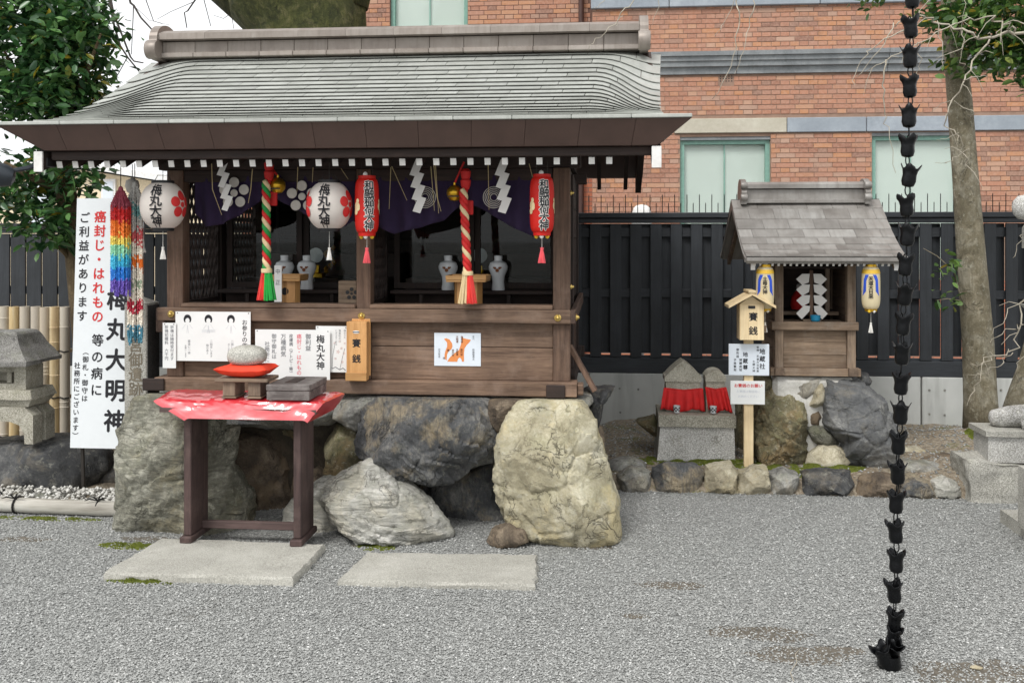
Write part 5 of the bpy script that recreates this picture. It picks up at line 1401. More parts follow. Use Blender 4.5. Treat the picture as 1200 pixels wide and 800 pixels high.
# cushion: pillow with pinched corners
v = []; f = []; N = 18
for s_ in (1, -1):
    for j in range(N + 1):
        for i in range(N + 1):
            a, b = 2 * i / N - 1, 2 * j / N - 1
            ed = (1 - abs(a) ** 2.6) * (1 - abs(b) ** 2.6)
            px_ = a * (0.122 + 0.02 * b * b); py_ = b * (0.085 + 0.02 * a * a)
            dip = 0.016 * math.exp(-(a * a + b * b) / 0.35) if s_ > 0 else 0
            v.append((sx + px_, 4.97 + py_, 0.919 + s_ * 0.036 * ed ** 0.38 - dip + 0.012 * (abs(a * b)) ** 2 + 0.003 * noise.noise((a * 4, b * 4, 2))))
for s_ in (0, 1):
    o0 = s_ * (N + 1) ** 2
    for j in range(N):
        for i in range(N): f.append((o0 + j * (N + 1) + i, o0 + j * (N + 1) + i + 1, o0 + (j + 1) * (N + 1) + i + 1, o0 + (j + 1) * (N + 1) + i))
tag(MB().add(v, f).build('cushion', 'cushion_red', smooth='all', recalc=False), 'orange-red cushion with pinched corners under the round stone', 'cushion')
boulder('round_stone', 'smooth round granite stone resting on the orange-red cushion', 'stone', [(sx + 0.096 * math.cos(a), 0.988 + (0.056 if math.sin(a) > 0 else 0.046) * (1 if math.sin(a) > 0 else -1) * abs(math.sin(a)) ** 0.75) for a in [k_ * math.pi / 10 for k_ in range(20)]], 4.97, 0.15, 'granite', 71, 5, 0.01, 0, 2.6, None, 0.0)
bx_ = thing('wooden_box', 'flat worn dark wooden box on the right of the red table', 'box', (-1.628, 5.0, 0.779))
a, b = -1.722, -1.499
MB().box(a, b, 4.86, 5.17, 0.779, 0.826, 0.003).build('tray', 'worn_box_wood', bx_)
MB().box(a - 0.002, b + 0.002, 4.857, 5.173, 0.828, 0.858, 0.003).build('lid', 'worn_box_wood', bx_)
MB().box(a + 0.07, a + 0.13, 4.93, 5.1, 0.856, 0.861, 0.002).build('slot_plate', 'dark_wood_x', bx_)

# ------------------------------------------------------------------ lettered notices
def notice(name, label, x0, x1, z0, z1, y, sheet, cols, cat='notice', tilt=0.0, thick=0.002, pins=True):
    """a flat sheet pinned to a board; cols: (text, centre x, top z, size, ink, bold)"""
    t = thing(name, label, cat, ((x0 + x1) / 2, y, z0))
    MB().box(x0, x1, y - thick, y, z0, z1).build('sheet', sheet, t)
    for tx, cx, zt_, sz, ink, bold in cols:
        mb = MB(); put_text(mb, tx, cx, zt_, sz, lambda a, b: (a, y - thick - 0.0006, b), bold=bold)
        mb.build('lettering', ink, t, recalc=False)
    if pins:
        for px_, pz in ((x0 + 0.012, z1 - 0.008), (x1 - 0.012, z1 - 0.008)):
            MB().lathe([(0.003, 0), (0.003, 0.002), (0.0005, 0.0035)], 8).xform(Matrix.Translation((px_, y - thick, pz)) @ Matrix.Rotation(R(90), 4, 'X')).build('pin', 'wire', t)
    return t
Yn = 5.462
# how-to-worship sheet with three heads
nx0, nx1, nz0, nz1 = -2.474, -2.027, 0.898, 1.182
t = notice('instruction_sheet', 'white sheet with three dark-haired heads on the left of the shrine front', nx0, nx1, nz0, nz1, Yn - 0.004, 'sheet_white',
  [('お参りの作法', -2.062, 1.138, 0.033, 'black_ink', 0.01),
   ('二拝します', -2.135, 1.02, 0.017, 'faint_ink', 0.0), ('深くお辞儀をする', -2.156, 1.001, 0.0125, 'faint_ink', 0.0),
   ('二拍手します', -2.26, 1.02, 0.017, 'faint_ink', 0.0), ('胸の高さ', -2.283, 0.996, 0.015, 'faint_ink', 0.0),
   ('最後に一拝', -2.392, 1.02, 0.017, 'faint_ink', 0.0), ('お願いします', -2.413, 0.991, 0.0125, 'faint_ink', 0.0)])
for hx, ty in ((-2.402, 0), (-2.277, 1), (-2.143, 2)):
    zc = 1.138; yy = Yn - 0.0068
    def ell(cx, cz, rx, rz, a0=0, a1=360, n=20): return [(cx + rx * math.cos(R(a0 + (a1 - a0) * i / n)), cz + rz * math.sin(R(a0 + (a1 - a0) * i / n))) for i in range(n + (0 if a1 - a0 == 360 else 1))]
    # hair: ring band open below
    ou = ell(hx, zc, 0.023, 0.027, -40, 220); inn = ell(hx, zc - 0.008, 0.013, 0.015, 220, -40)
    pts = ou + inn; mb = MB()
    m_ = len(ou)
    for i in range(m_ - 1): mb.add([(q[0], yy, q[1]) for q in (ou[i], ou[i + 1], inn[m_ - 2 - i], inn[m_ - 1 - i])], [(0, 1, 2, 3)])
    mb.build('drawn_hair', 'black_ink', t, recalc=False)
    mb = MB()
    for lx in ((-0.03, -0.055, -0.012, -0.03), (0.03, -0.055, 0.012, -0.03), (-0.004, -0.08, 0, -0.035), (0.006, -0.08, 0, -0.035)):
        mb.bar((hx + lx[0], yy, zc + lx[1]), (hx + lx[2], yy, zc + lx[3]), 0.0012, 0.0005, up=(0, 1, 0))
    if ty == 1:
        for q in range(3): mb.bar((hx - 0.04, yy, zc - 0.062 - q * 0.006), (hx + 0.04, yy, zc - 0.06 - q * 0.006), 0.0012, 0.0005, up=(0, 1, 0))
    mb.build('drawn_line', 'pale_ink', t, recalc=False)
notice('price_slip', 'narrow white slip beside the sheet with three heads', -2.546, -2.467, 0.856, 1.117, 5.448, 'sheet_white',
  [('祈祷は随時受付ます', -2.49, 1.103, 0.0225, 'faint_ink', 0.008), ('祈祷初穂料　六千円', -2.523, 1.103, 0.0225, 'faint_ink', 0.01)])
notice('benefit_sheet', 'large white sheet of brush lettering right of the round stone', -1.999, -1.561, 0.796, 1.083, Yn - 0.006, 'sheet_white',
  [('梅丸大神', -1.616, 1.055, 0.05, 'black_ink', 0.02), ('御利益', -1.688, 1.061, 0.033, 'faint_ink', 0.015),
   ('癌封じ・はれもの', -1.741, 1.059, 0.0295, 'pink_ink', 0.015), ('皮膚病︵アトピｌ等︶'.replace('ｌ', '︱'), -1.788, 1.059, 0.0235, 'faint_ink', 0.015),
   ('万種病気', -1.833, 1.059, 0.033, 'faint_ink', 0.01), ('御守御札は', -1.888, 1.059, 0.029, 'faint_ink', 0.01),
   ('社務所に', -1.928, 1.015, 0.030, 'faint_ink', 0.01), ('二、', -1.966, 0.966, 0.024, 'faint_ink', 0.005)])
t = notice('blossom_sheet', 'white sheet with a faint pink plum branch beside the hanging coin box', -1.649, -1.462, 0.841, 1.104, Yn + 0.012, 'sheet_white',
  [('梅のうた', -1.48, 1.085, 0.013, 'faint_ink', 0.0), ('東風吹かば', -1.509, 1.085, 0.015, 'faint_ink', 0.0), ('にほひおこせよ', -1.529, 1.085, 0.013, 'faint_ink', 0.0)])
mb = MB(); yy = Yn + 0.0092
br = [(-1.554, 0.861), (-1.534, 0.871), (-1.509, 0.856), (-1.49, 0.866), (-1.475, 0.852)]
for a, b in zip(br, br[1:]): mb.bar((a[0], yy, a[1]), (b[0], yy, b[1]), 0.004, 0.0006, up=(0, 1, 0))
br = [(-1.554, 0.861), (-1.549, 0.943), (-1.534, 1.017)]
for a, b in zip(br, br[1:]): mb.bar((a[0], yy, a[1]), (b[0], yy, b[1]), 0.002, 0.0006, up=(0, 1, 0))
br = [(-1.509, 0.856), (-1.495, 0.92), (-1.48, 0.978)]
for a, b in zip(br, br[1:]): mb.bar((a[0], yy, a[1]), (b[0], yy, b[1]), 0.002, 0.0006, up=(0, 1, 0))
mb.build('drawn_branch', 'faint_ink', t, recalc=False)
for cx, cz, rr in [(-1.539, 1.007, 0.008), (-1.519, 0.958, 0.012), (-1.499, 0.978, 0.009), (-1.485, 0.949, 0.008), (-1.534, 0.919, 0.008), (-1.495, 0.9, 0.009), (-1.509, 1.017, 0.006), (-1.48, 1.007, 0.007)]:
    MB().add([(cx, yy, cz)] + [(cx + rr * (0.8 + 0.25 * math.cos(5 * a)) * math.cos(a), yy, cz + rr * (0.8 + 0.25 * math.cos(5 * a)) * math.sin(a)) for a in [k_ * math.pi / 15 for k_ in range(30)]], [(0, 1 + k_, 1 + (k_ + 1) % 30) for k_ in range(30)]).build('drawn_blossom', 'skin_line', t, recalc=False)
# fox sheet
fx0, fx1, fz0, fz1 = -0.972, -0.705, 0.88, 1.067
t = notice('fox_sheet', 'white sheet with an orange sitting fox on the right of the shrine front', fx0, fx1, fz0, fz1, 5.517, 'sheet_blue',
  [('案内', -0.747, 1.052, 0.012, 'faint_ink', 0), ('和融稲荷大', -0.747, 0.979, 0.0135, 'faint_ink', 0.01), ('商売繁盛', -0.943, 0.979, 0.0135, 'faint_ink', 0)], pins=False)
fox = [(-0.805, 1.038), (-0.815, 1.052), (-0.813, 1.023), (-0.82, 0.999), (-0.83, 0.97), (-0.845, 0.96), (-0.864, 0.945), (-0.884, 0.926), (-0.898, 0.904), (-0.84, 0.904), (-0.835, 0.921), (-0.825, 0.929), (-0.815, 0.917), (-0.813, 0.905), (-0.801, 0.905), (-0.801, 0.951), (-0.798, 0.98), (-0.786, 0.999), (-0.771, 1.014), (-0.761, 1.029)]
tail = [(-0.916, 1.032), (-0.903, 1.037), (-0.884, 1.03), (-0.869, 1.008), (-0.867, 0.989), (-0.874, 0.974), (-0.889, 0.964), (-0.898, 0.945), (-0.901, 0.911), (-0.908, 0.916), (-0.913, 0.94), (-0.908, 0.964), (-0.898, 0.989), (-0.898, 1.013)]
for nm_, pl in (('drawn_fox', fox), ('drawn_tail', tail)):
    from mathutils.geometry import tessellate_polygon
    tr_ = tessellate_polygon([[Vector((x, z_, 0)) for x, z_ in pl]])
    MB().add([(x, 5.5142, z_) for x, z_ in pl], [tuple(q) for q in tr_]).build(nm_, 'orange_ink', t, recalc=False)
mb = MB()
for tx, px_, pz in (('福徳神', -0.813, 1.05), ('大開運', -0.84, 1.052), ('御利益', -0.815, 0.979), ('五穀豊', -0.84, 0.979), ('家内安', -0.864, 0.975), ('願', -0.891, 0.975), ('成', -0.916, 0.931)):
    mb = MB(); put_text(mb, tx, px_, pz, 0.0135, lambda a, b: (a, 5.5132, b), bold=0.012)
    mb.build('lettering', 'rust', t, recalc=False)

# hanging coin box on the middle post
cb_ = thing('coin_box', 'narrow honey-coloured coin box hung on the middle post', 'coin box', (-1.392, 5.42, 0.8))
x0, x1 = -1.451, -1.336; z0, z1 = 0.805, 1.135
MB().box(x0, x1, 5.40, 5.462, z0, z1 - 0.0, 0.002).build('case', 'honey_wood_z', cb_)
MB().box(x0 + 0.014, x1 + 0.006, 5.463, 5.478, z0 + 0.02, z1 + 0.012, 0.002).build('back_board', 'honey_wood_z', cb_)
MB().box(x0 - 0.004, x1 + 0.001, 5.392, 5.4, z0 + 0.0, z0 + 0.045, 0.001).build('base_strip', 'honey_wood_x', cb_)
sl = MB(); n = 16; cx, cz = (x0 + x1) / 2 - 0.002, 1.078
sl.add([(cx + 0.02 * math.cos(2 * math.pi * k_ / n), 5.3988, cz + 0.0085 * math.sin(2 * math.pi * k_ / n)) for k_ in range(n)], [tuple(range(n))]); sl.build('slot_plate', 'sheet_white', cb_)
MB().box(cx - 0.019, cx + 0.019, 5.397, 5.3985, cz - 0.0022, cz + 0.0022).build('slot', 'black_paint', cb_)
mb = MB(); put_text(mb, '賽', cx + 0.002, 1.04, 0.05, lambda a, b: (a, 5.3992, b), bold=0.02); put_text(mb, '銭', cx + 0.002, 0.953, 0.05, lambda a, b: (a, 5.3992, b), bold=0.02)
mb.build('lettering', 'black_ink', cb_, recalc=False)

# ------------------------------------------------------------------ paper lanterns
def tassel(parent, x, y, z0, z1, r, mat, cord=0.0012, name='tassel', two=None):
    """cord from z0 down, skirt of threads ending at z1"""
    L = (z0 - z1); zs = z1 + min(L * 0.55, 4.2 * r)
    mb = MB().tube([(x, y, z0), (x, y, zs)], cord, 5)
    mb.build('cord', mat if two is None else two, parent)
    mb = MB().lathe([(r * 0.35, 0), (r * 0.5, 0.25 * (zs - z1)), (r * 0.35, 0.2 * (zs - z1)), (r * 0.1, 0.26 * (zs - z1))], 10, (x, y, zs - 0.22 * (zs - z1)))
    n = 22
    for k_ in range(n):
        a = 2 * math.pi * k_ / n + rng.random() * 0.2; q = math.sqrt(rng.random()) * 0.4 + 0.6
        mb.tube([(x + r * 0.25 * math.cos(a) * q, y + r * 0.25 * math.sin(a) * q, zs - 0.1 * (zs - z1)), (x + r * 0.6 * math.cos(a) * q, y + r * 0.6 * math.sin(a) * q, (zs + z1) / 2), (x + r * math.cos(a) * q, y + r * math.sin(a) * q, z1 + rng.random() * 0.1 * r)], [r * 0.12, r * 0.13, r * 0.1], 4)
    mb.build(name, mat, parent)
def lantern(name, label, x, y, zc, R_, H_, mats, text, tsize, tdx, ztop, emblem, hang, tas, group, shape=2.0, ribs=22, beads=False):
    t = thing(name, label, 'lantern', (x, y, zc - H_ / 2), group)
    def rr(z_):
        q = (z_ - zc) / (H_ / 2)
        return R_ * max(0.0, (1 - min(1.0, abs(q) * (0.9 if shape < 3 else 0.965)) ** shape)) ** (1 / shape)
    prof = []
    for i in range(ribs * 2 + 1):
        z_ = zc - H_ / 2 + H_ * i / (ribs * 2)
        prof.append((rr(z_) * (1.0 if i % 2 == 0 else 0.988) if shape < 3 else rr(z_) * (1.0 if i % 2 == 0 else 0.982), z_))
    MB().lathe(prof, 40, (x, y, 0), cap=False).build('paper_shell', mats[0], t, smooth='all')
    rt, rb_ = rr(zc + H_ / 2), rr(zc - H_ / 2)
    MB().lathe([(rt * 0.9, -0.004), (rt * 1.04, -0.004), (rt * 1.04, 0.014), (rt * 0.85, 0.014), (rt * 0.85, 0.0)], 28, (x, y, zc + H_ / 2), cap=True).build('top_ring', mats[1], t, smooth=True)
    MB().lathe([(rb_ * 0.85, -0.016), (rb_ * 1.0, -0.016), (rb_ * 1.04, 0.004), (rb_ * 0.9, 0.004)], 28, (x, y, zc - H_ / 2), cap=True).build('bottom_ring', mats[1], t, smooth=True)
    def wrap(lift):
        def fn(a, z_):
            r_ = rr(z_) + lift; th = (a - x) / R_ + math.atan2(-x, y)
            return (x + r_ * math.sin(th), y - r_ * math.cos(th), z_)
        return fn
    return t, wrap, rr
def disc(mb, fn, cx, cz, rx, rz, n=20):
    pts = [(cx, cz)]
    rings = 3
    for q in range(1, rings + 1): pts += [(cx + rx * q / rings * math.cos(2 * math.pi * k_ / n), cz + rz * q / rings * math.sin(2 * math.pi * k_ / n)) for k_ in range(n)]
    f = [(0, 1 + k_, 1 + (k_ + 1) % n) for k_ in range(n)]
    for q in range(rings - 1):
        o0 = 1 + q * n
        f += [(o0 + k_, o0 + n + k_, o0 + n + (k_ + 1) % n, o0 + (k_ + 1) % n) for k_ in range(n)]
    mb.add([fn(a, b) for a, b in pts], f)
def round_lantern(label, px_x, y, zc, tx_off, plum_off, hang_z):
    R_ = 0.124
    t, wrap, rr = lantern('round_lantern', label, px_x, y, zc, R_, 0.252, ('lantern_white', 'black_paint'), '', 0, 0, 0, None, 0, 0, 'white paper lanterns under the eave', 2.15)
    mb = MB(); put_text(mb, '梅丸大神', px_x + tx_off, zc + 0.118, 0.07, wrap(0.004), bold=0.022, lead=0.83)
    mb.build('lettering', 'black_ink', t, recalc=False)
    for po in plum_off:
        fl = MB()
        for k_ in range(5):
            a = R(90 + 72 * k_); disc(fl, wrap(0.003), px_x + po + 0.05 * math.cos(a), zc + 0.005 + 0.05 * math.sin(a), 0.0285, 0.0285)
        disc(fl, wrap(0.003), px_x + po, zc + 0.005, 0.0155, 0.0155)
        fl.build('plum_crest', 'red_ink', t, recalc=False)
    tassel(t, px_x, y, zc - 0.142, zc - 0.30, 0.016, 'tassel_white')
    MB().tube([(px_x, y, zc + 0.14), (px_x, y, hang_z)], 0.002, 5).build('hanger', 'wire', t)
    MB().tube([(px_x - 0.05, y, zc + 0.135), (px_x - 0.03, y, zc + 0.17), (px_x + 0.03, y, zc + 0.17), (px_x + 0.05, y, zc + 0.135)], 0.002, 5).build('bail', 'black_paint', t)
    return t
YL = 5.28
round_lantern('round white lantern with brush lettering hanging at the left end of the eave', -2.467, YL, 1.786, -0.04, (0.118,), 2.02)
round_lantern('round white lantern with brush lettering hanging left of the middle post', -1.515, YL, 1.783, -0.03, (0.135, -0.18), 2.02)
def red_lantern(label, x, y, zc, hang_z):
    R_ = 0.066
    t, wrap, rr = lantern('red_lantern', label, x, y, zc, R_, 0.30, ('lantern_red', 'lantern_red'), '', 0, 0, 0, None, 0, 0, 'long red lanterns under the eave', 5.0, 26)
    w_ = MB(); put_text(w_, '和融稲荷大神', x + 0.012, zc + 0.135, 0.055, wrap(0.0022), bold=0.08, lead=0.8); w_.build('lettering_edge', 'white_ink', t, recalc=False)
    w_ = MB(); put_text(w_, '和融稲荷大神', x + 0.012, zc + 0.135, 0.055, wrap(0.0042), bold=0.02, lead=0.8); w_.build('lettering', 'black_ink', t, recalc=False)
    fl = MB()
    for dx, dz, q in ((0, 0, 0.022), (0.006, 0.03, 0.011), (-0.008, -0.03, 0.015), (0.01, -0.012, 0.012)): disc(fl, wrap(0.0012 + abs(dz) * 0.02), x - 0.062 + dx, zc - 0.005 + dz, q, q * 1.1)
    fl.build('flame_crest', 'cord_beige', t, recalc=False)
    fl = MB()
    for dx, dz, q in ((0, 0, 0.02), (-0.006, 0.03, 0.01), (0.008, -0.03, 0.013)): disc(fl, wrap(0.0012 + abs(dz) * 0.02), x + 0.09 + dx, zc - 0.005 + dz, q, q * 1.1)
    fl.build('flame_crest', 'cord_beige', t, recalc=False)
    for k_, m_ in ((0, 'tassel_white'), (1, 'plastic_yellow'), (2, 'plastic_yellow')):
        a = (-1.57, -0.2, 3.3)[k_]
        MB().lathe([(0.0005, -0.013), (0.008, -0.009), (0.0125, 0), (0.008, 0.009), (0.0005, 0.013)], 12, (x + 0.03 * math.cos(a), y + 0.03 * math.sin(a), zc - 0.17), cap=False).build('bead', m_, t, smooth='all')
    MB().lathe([(0.0005, -0.015), (0.01, -0.01), (0.014, 0), (0.01, 0.01), (0.0005, 0.015)], 12, (x - 0.002, y - 0.03, zc + 0.17), cap=False).build('bead', 'tassel_white', t, smooth='all')
    tassel(t, x, y, zc - 0.165, zc - 0.315, 0.021, 'tassel_pink', 0.0012, two='tassel_white')
    for s_ in (-1, 1): MB().tube([(x + 0.03 * s_, y, zc + 0.15), (x + 0.03 * s_, y, hang_z)], 0.0016, 5).build('hanger', 'wire', t)
    return t
red_lantern('long red lantern hanging right beside the middle post', -1.304, YL, 1.782, 2.02)
red_lantern('long red lantern hanging by the right post of the main shrine', -0.343, YL, 1.784, 2.02)

# ------------------------------------------------------------------ bell ropes
def bell_rope(label, xt, zt_, xb, zb_, y, strands, tas, bell, group='bell ropes of the main shrine'):
    t = thing('bell_rope', label, 'rope', (xb, y, zb_), group)
    L = zt_ - zb_; turns = L / 0.115; n = int(turns * 14)
    for k_, m_ in enumerate(strands):
        pts = []
        for i in range(n + 1):
            u = i / n; a = 2 * math.pi * (turns * u + k_ / len(strands))
            pts.append((xt + (xb - xt) * u + 0.0125 * math.cos(a), y + 0.0125 * math.sin(a), zt_ - L * u))
        MB().tube(pts, 0.0135, 8).build('strand', m_, t, smooth='all')
    MB().lathe([(0.03, -0.012), (0.032, 0), (0.03, 0.012)], 14, (xb, y, zb_)).build('binding', strands[-1], t, smooth=True)
    for sgn, m_ in ((-1, tas[0]), (1, tas[1])):
        mb = MB()
        for q in range(46):
            a = rng.uniform(0, math.pi) if sgn < 0 else rng.uniform(math.pi, 2 * math.pi); a += math.pi / 2
            rr = math.sqrt(rng.random())
            x0, y0 = xb + 0.024 * rr * math.cos(a), y + 0.024 * rr * math.sin(a); x1, y1 = xb + 0.056 * rr * math.cos(a), y + 0.045 * rr * math.sin(a)
            mb.tube([(x0, y0, zb_), ((x0 * 0.5 + x1 * 0.5), (y0 + y1) / 2, zb_ - 0.09), (x1, y1, zb_ - 0.17 + rng.uniform(0, 0.012))], [0.005, 0.0055, 0.004], 4)
        mb.build('tassel', m_, t)
    bx2, bz2 = bell
    MB().lathe([(0.001, -0.045), (0.025, -0.04), (0.042, -0.018), (0.045, 0.0), (0.045, 0.004), (0.042, 0.02), (0.025, 0.04), (0.008, 0.046), (0.008, 0.06)], 20, (bx2, y + 0.05, bz2), cap=False).build('bell', 'gold', t, smooth=True)
    MB().box(bx2 - 0.03, bx2 + 0.03, y + 0.002, y + 0.006, bz2 - 0.022, bz2 - 0.016).build('bell_slit', 'black_paint', t)
    MB().tube([(bx2, y + 0.05, bz2 + 0.055), (xt, y + 0.03, 2.03)], 0.006, 6).build('bell_cord', 'cord_red', t)
    for dz in (0.0, 0.05): MB().lathe([(0.018, -0.03), (0.026, -0.01), (0.03, 0.02), (0.018, 0.035)], 10, (xt + 0.01, y + 0.02, zt_ + 0.03 + dz)).build('cord_knot', 'cord_red', t, smooth=True)
    MB().box(xt + 0.01, xt + 0.05, y + 0.03, y + 0.05, zt_ - 0.14, zt_ - 0.06, 0.004).build('cord_flap', 'cord_red', t)
    return t
YRp = 5.4
bell_rope('red green and beige twisted bell rope in the left bay', -1.915, 1.929, -1.912, 1.421, YRp, ('cord_red', 'cord_green', 'cord_beige'), ('tassel_red', 'tassel_green'), (-1.865, 1.904))
bell_rope('red and beige twisted bell rope in the right bay', -0.788, 1.875, -0.764, 1.41, YRp, ('cord_red', 'cord_red', 'cord_beige'), ('cord_beige', 'tassel_red'), (-0.845, 1.856))

# ------------------------------------------------------------------ purple swags with crests, paper streamers, straw
def swag(label, xa, xb, ztop, zfun, y, crest, seed):
    t = thing('purple_curtain', label, 'curtain', ((xa + xb) / 2, y, 1.7), 'purple curtains looped up in the bays')
    N, M_ = 40, 14; v = []; f = []
    for j in range(M_ + 1):
        for i in range(N + 1):
            u = i / N; w = j / M_; x = xa + (xb - xa) * u; zl = zfun(u)
            v.append((x, y + 0.018 * math.sin(u * 21 + seed + w * 3 * (u - 0.5)) * (0.3 + w) + 0.02 * w * w, ztop + (zl - ztop) * w))
    for j in range(M_):
        for i in range(N): f.append((j * (N + 1) + i, j * (N + 1) + i + 1, (j + 1) * (N + 1) + i + 1, (j + 1) * (N + 1) + i))
    o = MB().add(v, f).build('cloth', 'purple_cloth', t, smooth='all', recalc=False)
    sm = o.modifiers.new('thickness', 'SOLIDIFY'); sm.thickness = 0.003
    if crest:
        kind, cx, cz = crest; yy = y - 0.03
        if kind == 'plum':
            for k_ in range(6):
                a = R(18 + 72 * k_); q = 0.062 if k_ < 5 else 0
                mb = MB().lathe([(0.0005, 0.004), (0.015, 0.0035), (0.029 if k_ < 5 else 0.021, 0.002), (0.03 if k_ < 5 else 0.022, 0)], 18)
                mb.xform(Matrix.Translation((cx + q * math.cos(a), yy, cz + q * math.sin(a))) @ Matrix.Rotation(R(90), 4, 'X')).build('crest_petal', 'grey_cloth', t)
        else:
            for q in (0.06, 0.05, 0.04, 0.03, 0.02):
                MB().tube([(cx + q * math.cos(2 * math.pi * k_ / 28), yy, cz + q * math.sin(2 * math.pi * k_ / 28)) for k_ in range(28)], 0.0022, 5, closed=True).build('crest_ring', 'grey_cloth', t)
    return t
def zlin(*p):
    def fn(u):
        for (a, b), (c, d) in zip(p, p[1:]):
            if u <= c: return b + (d - b) * ((u - a) / (c - a))
        return p[-1][1]
    return fn
YC = 5.52
zz = lambda py: 1.6 + (280 - py) * 5.75 / 1150
swag('left purple curtain half with a pale plum crest in the left bay', -2.389, -1.965, 1.99, zlin((0, 1.748), (0.14, 1.669), (0.4, 1.689), (0.75, 1.768), (1, 1.857)), YC, ('plum', -2.138, 1.865), 1)
swag('right purple curtain half behind the lantern in the left bay', -1.945, -1.428, 1.99, zlin((0, 1.856), (0.25, 1.787), (0.55, 1.708), (0.85, 1.669), (1, 1.708)), YC, ('plum', -1.736, 1.843), 2)
swag('left purple curtain half with a ring crest in the right bay', -1.329, -0.817, 1.99, zlin((0, 1.687), (0.22, 1.629), (0.55, 1.668), (0.8, 1.707), (1, 1.794)), YC, ('ring', -1.02, 1.836), 3)
swag('right purple curtain half beside the red lantern in the right bay', -0.793, -0.305, 1.99, zlin((0, 1.812), (0.25, 1.754), (0.5, 1.677), (0.8, 1.61), (1, 1.619)), YC, ('ring', -0.628, 1.834), 4)
def streamer(name, label, x, y, ztop, n, w, h, dx, mat='paper', parent=None, tilt=0.25):
    """zigzag folded paper: slanted pieces stepping sideways"""
    t = parent or thing(name, label, 'paper streamer', (x, y, ztop - n * h), 'zigzag paper streamers')
    for k_ in range(n):
        cx = x + dx * k_; z1_ = ztop - h * k_
        yo = y - 0.004 * (k_ % 2)
        MB().add([(cx - w / 2 + tilt * h, yo, z1_), (cx + w / 2 + tilt * h, yo - 0.004, z1_ - w * 0.28), (cx + w / 2 - tilt * h, yo - 0.008, z1_ - h * 1.25 - w * 0.28), (cx - w / 2 - tilt * h, yo - 0.004, z1_ - h * 1.25),
                  (cx - w / 2 + tilt * h, yo + 0.001, z1_), (cx + w / 2 + tilt * h, yo - 0.003, z1_ - w * 0.28), (cx + w / 2 - tilt * h, yo - 0.007, z1_ - h * 1.25 - w * 0.28), (cx - w / 2 - tilt * h, yo - 0.003, z1_ - h * 1.25)],
                 [(0, 1, 2, 3), (4, 7, 6, 5), (0, 4, 5, 1), (1, 5, 6, 2), (2, 6, 7, 3), (3, 7, 4, 0)]).build('paper_fold', mat, t)
    return t
YS = 5.42
streamer('paper_streamer', 'curled paper streamer hanging over the plum crest', -2.178, YS, 2.048, 4, 0.035, 0.066, 0.010)
streamer('paper_streamer', 'zigzag paper streamer left of the red and beige rope', -1.056, YS, 2.044, 4, 0.044, 0.068, 0.006)
streamer('paper_streamer', 'zigzag paper streamer right of the red and beige rope', -0.576, YS, 2.041, 4, 0.044, 0.068, 0.006)
sb = thing('straw_fringe', 'loose straw stalks hanging in front of the purple curtains', 'straw', (-1.4, 5.43, 1.7))
for l in [[(-2.247, 5.43, 2.03), (-2.242, 5.43, 1.883), (-2.187, 5.43, 1.737)], [(-2.006, 5.43, 1.999), (-2.016, 5.43, 1.882), (-2.031, 5.43, 1.804)], [(-1.199, 5.43, 2.008), (-1.112, 5.43, 1.816)], [(-1.204, 5.43, 2.003), (-1.214, 5.43, 1.768)], [(-0.961, 5.43, 2.03), (-0.942, 5.43, 1.839), (-0.918, 5.43, 1.753)], [(-0.951, 5.43, 2.03), (-0.932, 5.43, 1.743)], [(-0.976, 5.43, 2.006), (-0.956, 5.43, 1.758)], [(-0.653, 5.43, 2.018), (-0.648, 5.43, 1.762)], [(-0.424, 5.43, 2.017), (-0.405, 5.43, 1.941)], [(-1.741, 5.43, 2.007), (-1.746, 5.43, 1.866)], [(-1.652, 5.43, 2.006), (-1.657, 5.43, 1.919)], [(-1.489, 5.43, 1.996), (-1.449, 5.43, 1.937)]]:
    MB().tube(l, [0.0025] * (len(l) - 1) + [0.0012], 5).build('stalk', 'straw', sb)

# ------------------------------------------------------------------ things standing in the shrine
def vase(label, x, y, z0, s=1.0, crest=True):
    t = thing('white_vase', label, 'vase', (x, y, z0), 'white porcelain vases in the shrine')
    MB().lathe([(0.04 * s, 0), (0.041 * s, 0.006), (0.036 * s, 0.05 * s), (0.04 * s, 0.085 * s), (0.058 * s, 0.125 * s), (0.06 * s, 0.145 * s), (0.05 * s, 0.168 * s), (0.026 * s, 0.18 * s), (0.024 * s, 0.186 * s), (0.026 * s, 0.212 * s), (0.022 * s, 0.212 * s), (0.02 * s, 0.19 * s)], 28, (x, y, z0), cap=True).build('body', 'porcelain', t, smooth=True)
    if crest:
        mb = MB()
        r_ = 0.0605 * s
        for dx, dz, q in ((0, -0.012, 0.011), (-0.014, 0.002, 0.008), (0.014, 0.002, 0.008), (-0.023, 0.005, 0.005), (0.023, 0.005, 0.005)):
            disc(mb, lambda a, b: (x + r_ * math.sin((a - x) / r_), y - r_ * math.cos((a - x) / r_) - 0.001, b), x + dx, z0 + 0.135 * s + dz, q, q)
        mb.build('crest', 'rust', t, recalc=False)
    return t
vase('white crest vase just left of the tasselled rope end in the right bay', -0.969, 5.99, 1.286)
vase('white crest vase right of the wooden stand in the right bay', -0.658, 5.99, 1.286)
vase('white vase standing behind the wooden stand in the left bay', -2.006, 5.99, 1.286)
vase('white vase right of the wooden stand in the left bay', -1.863, 5.99, 1.286)
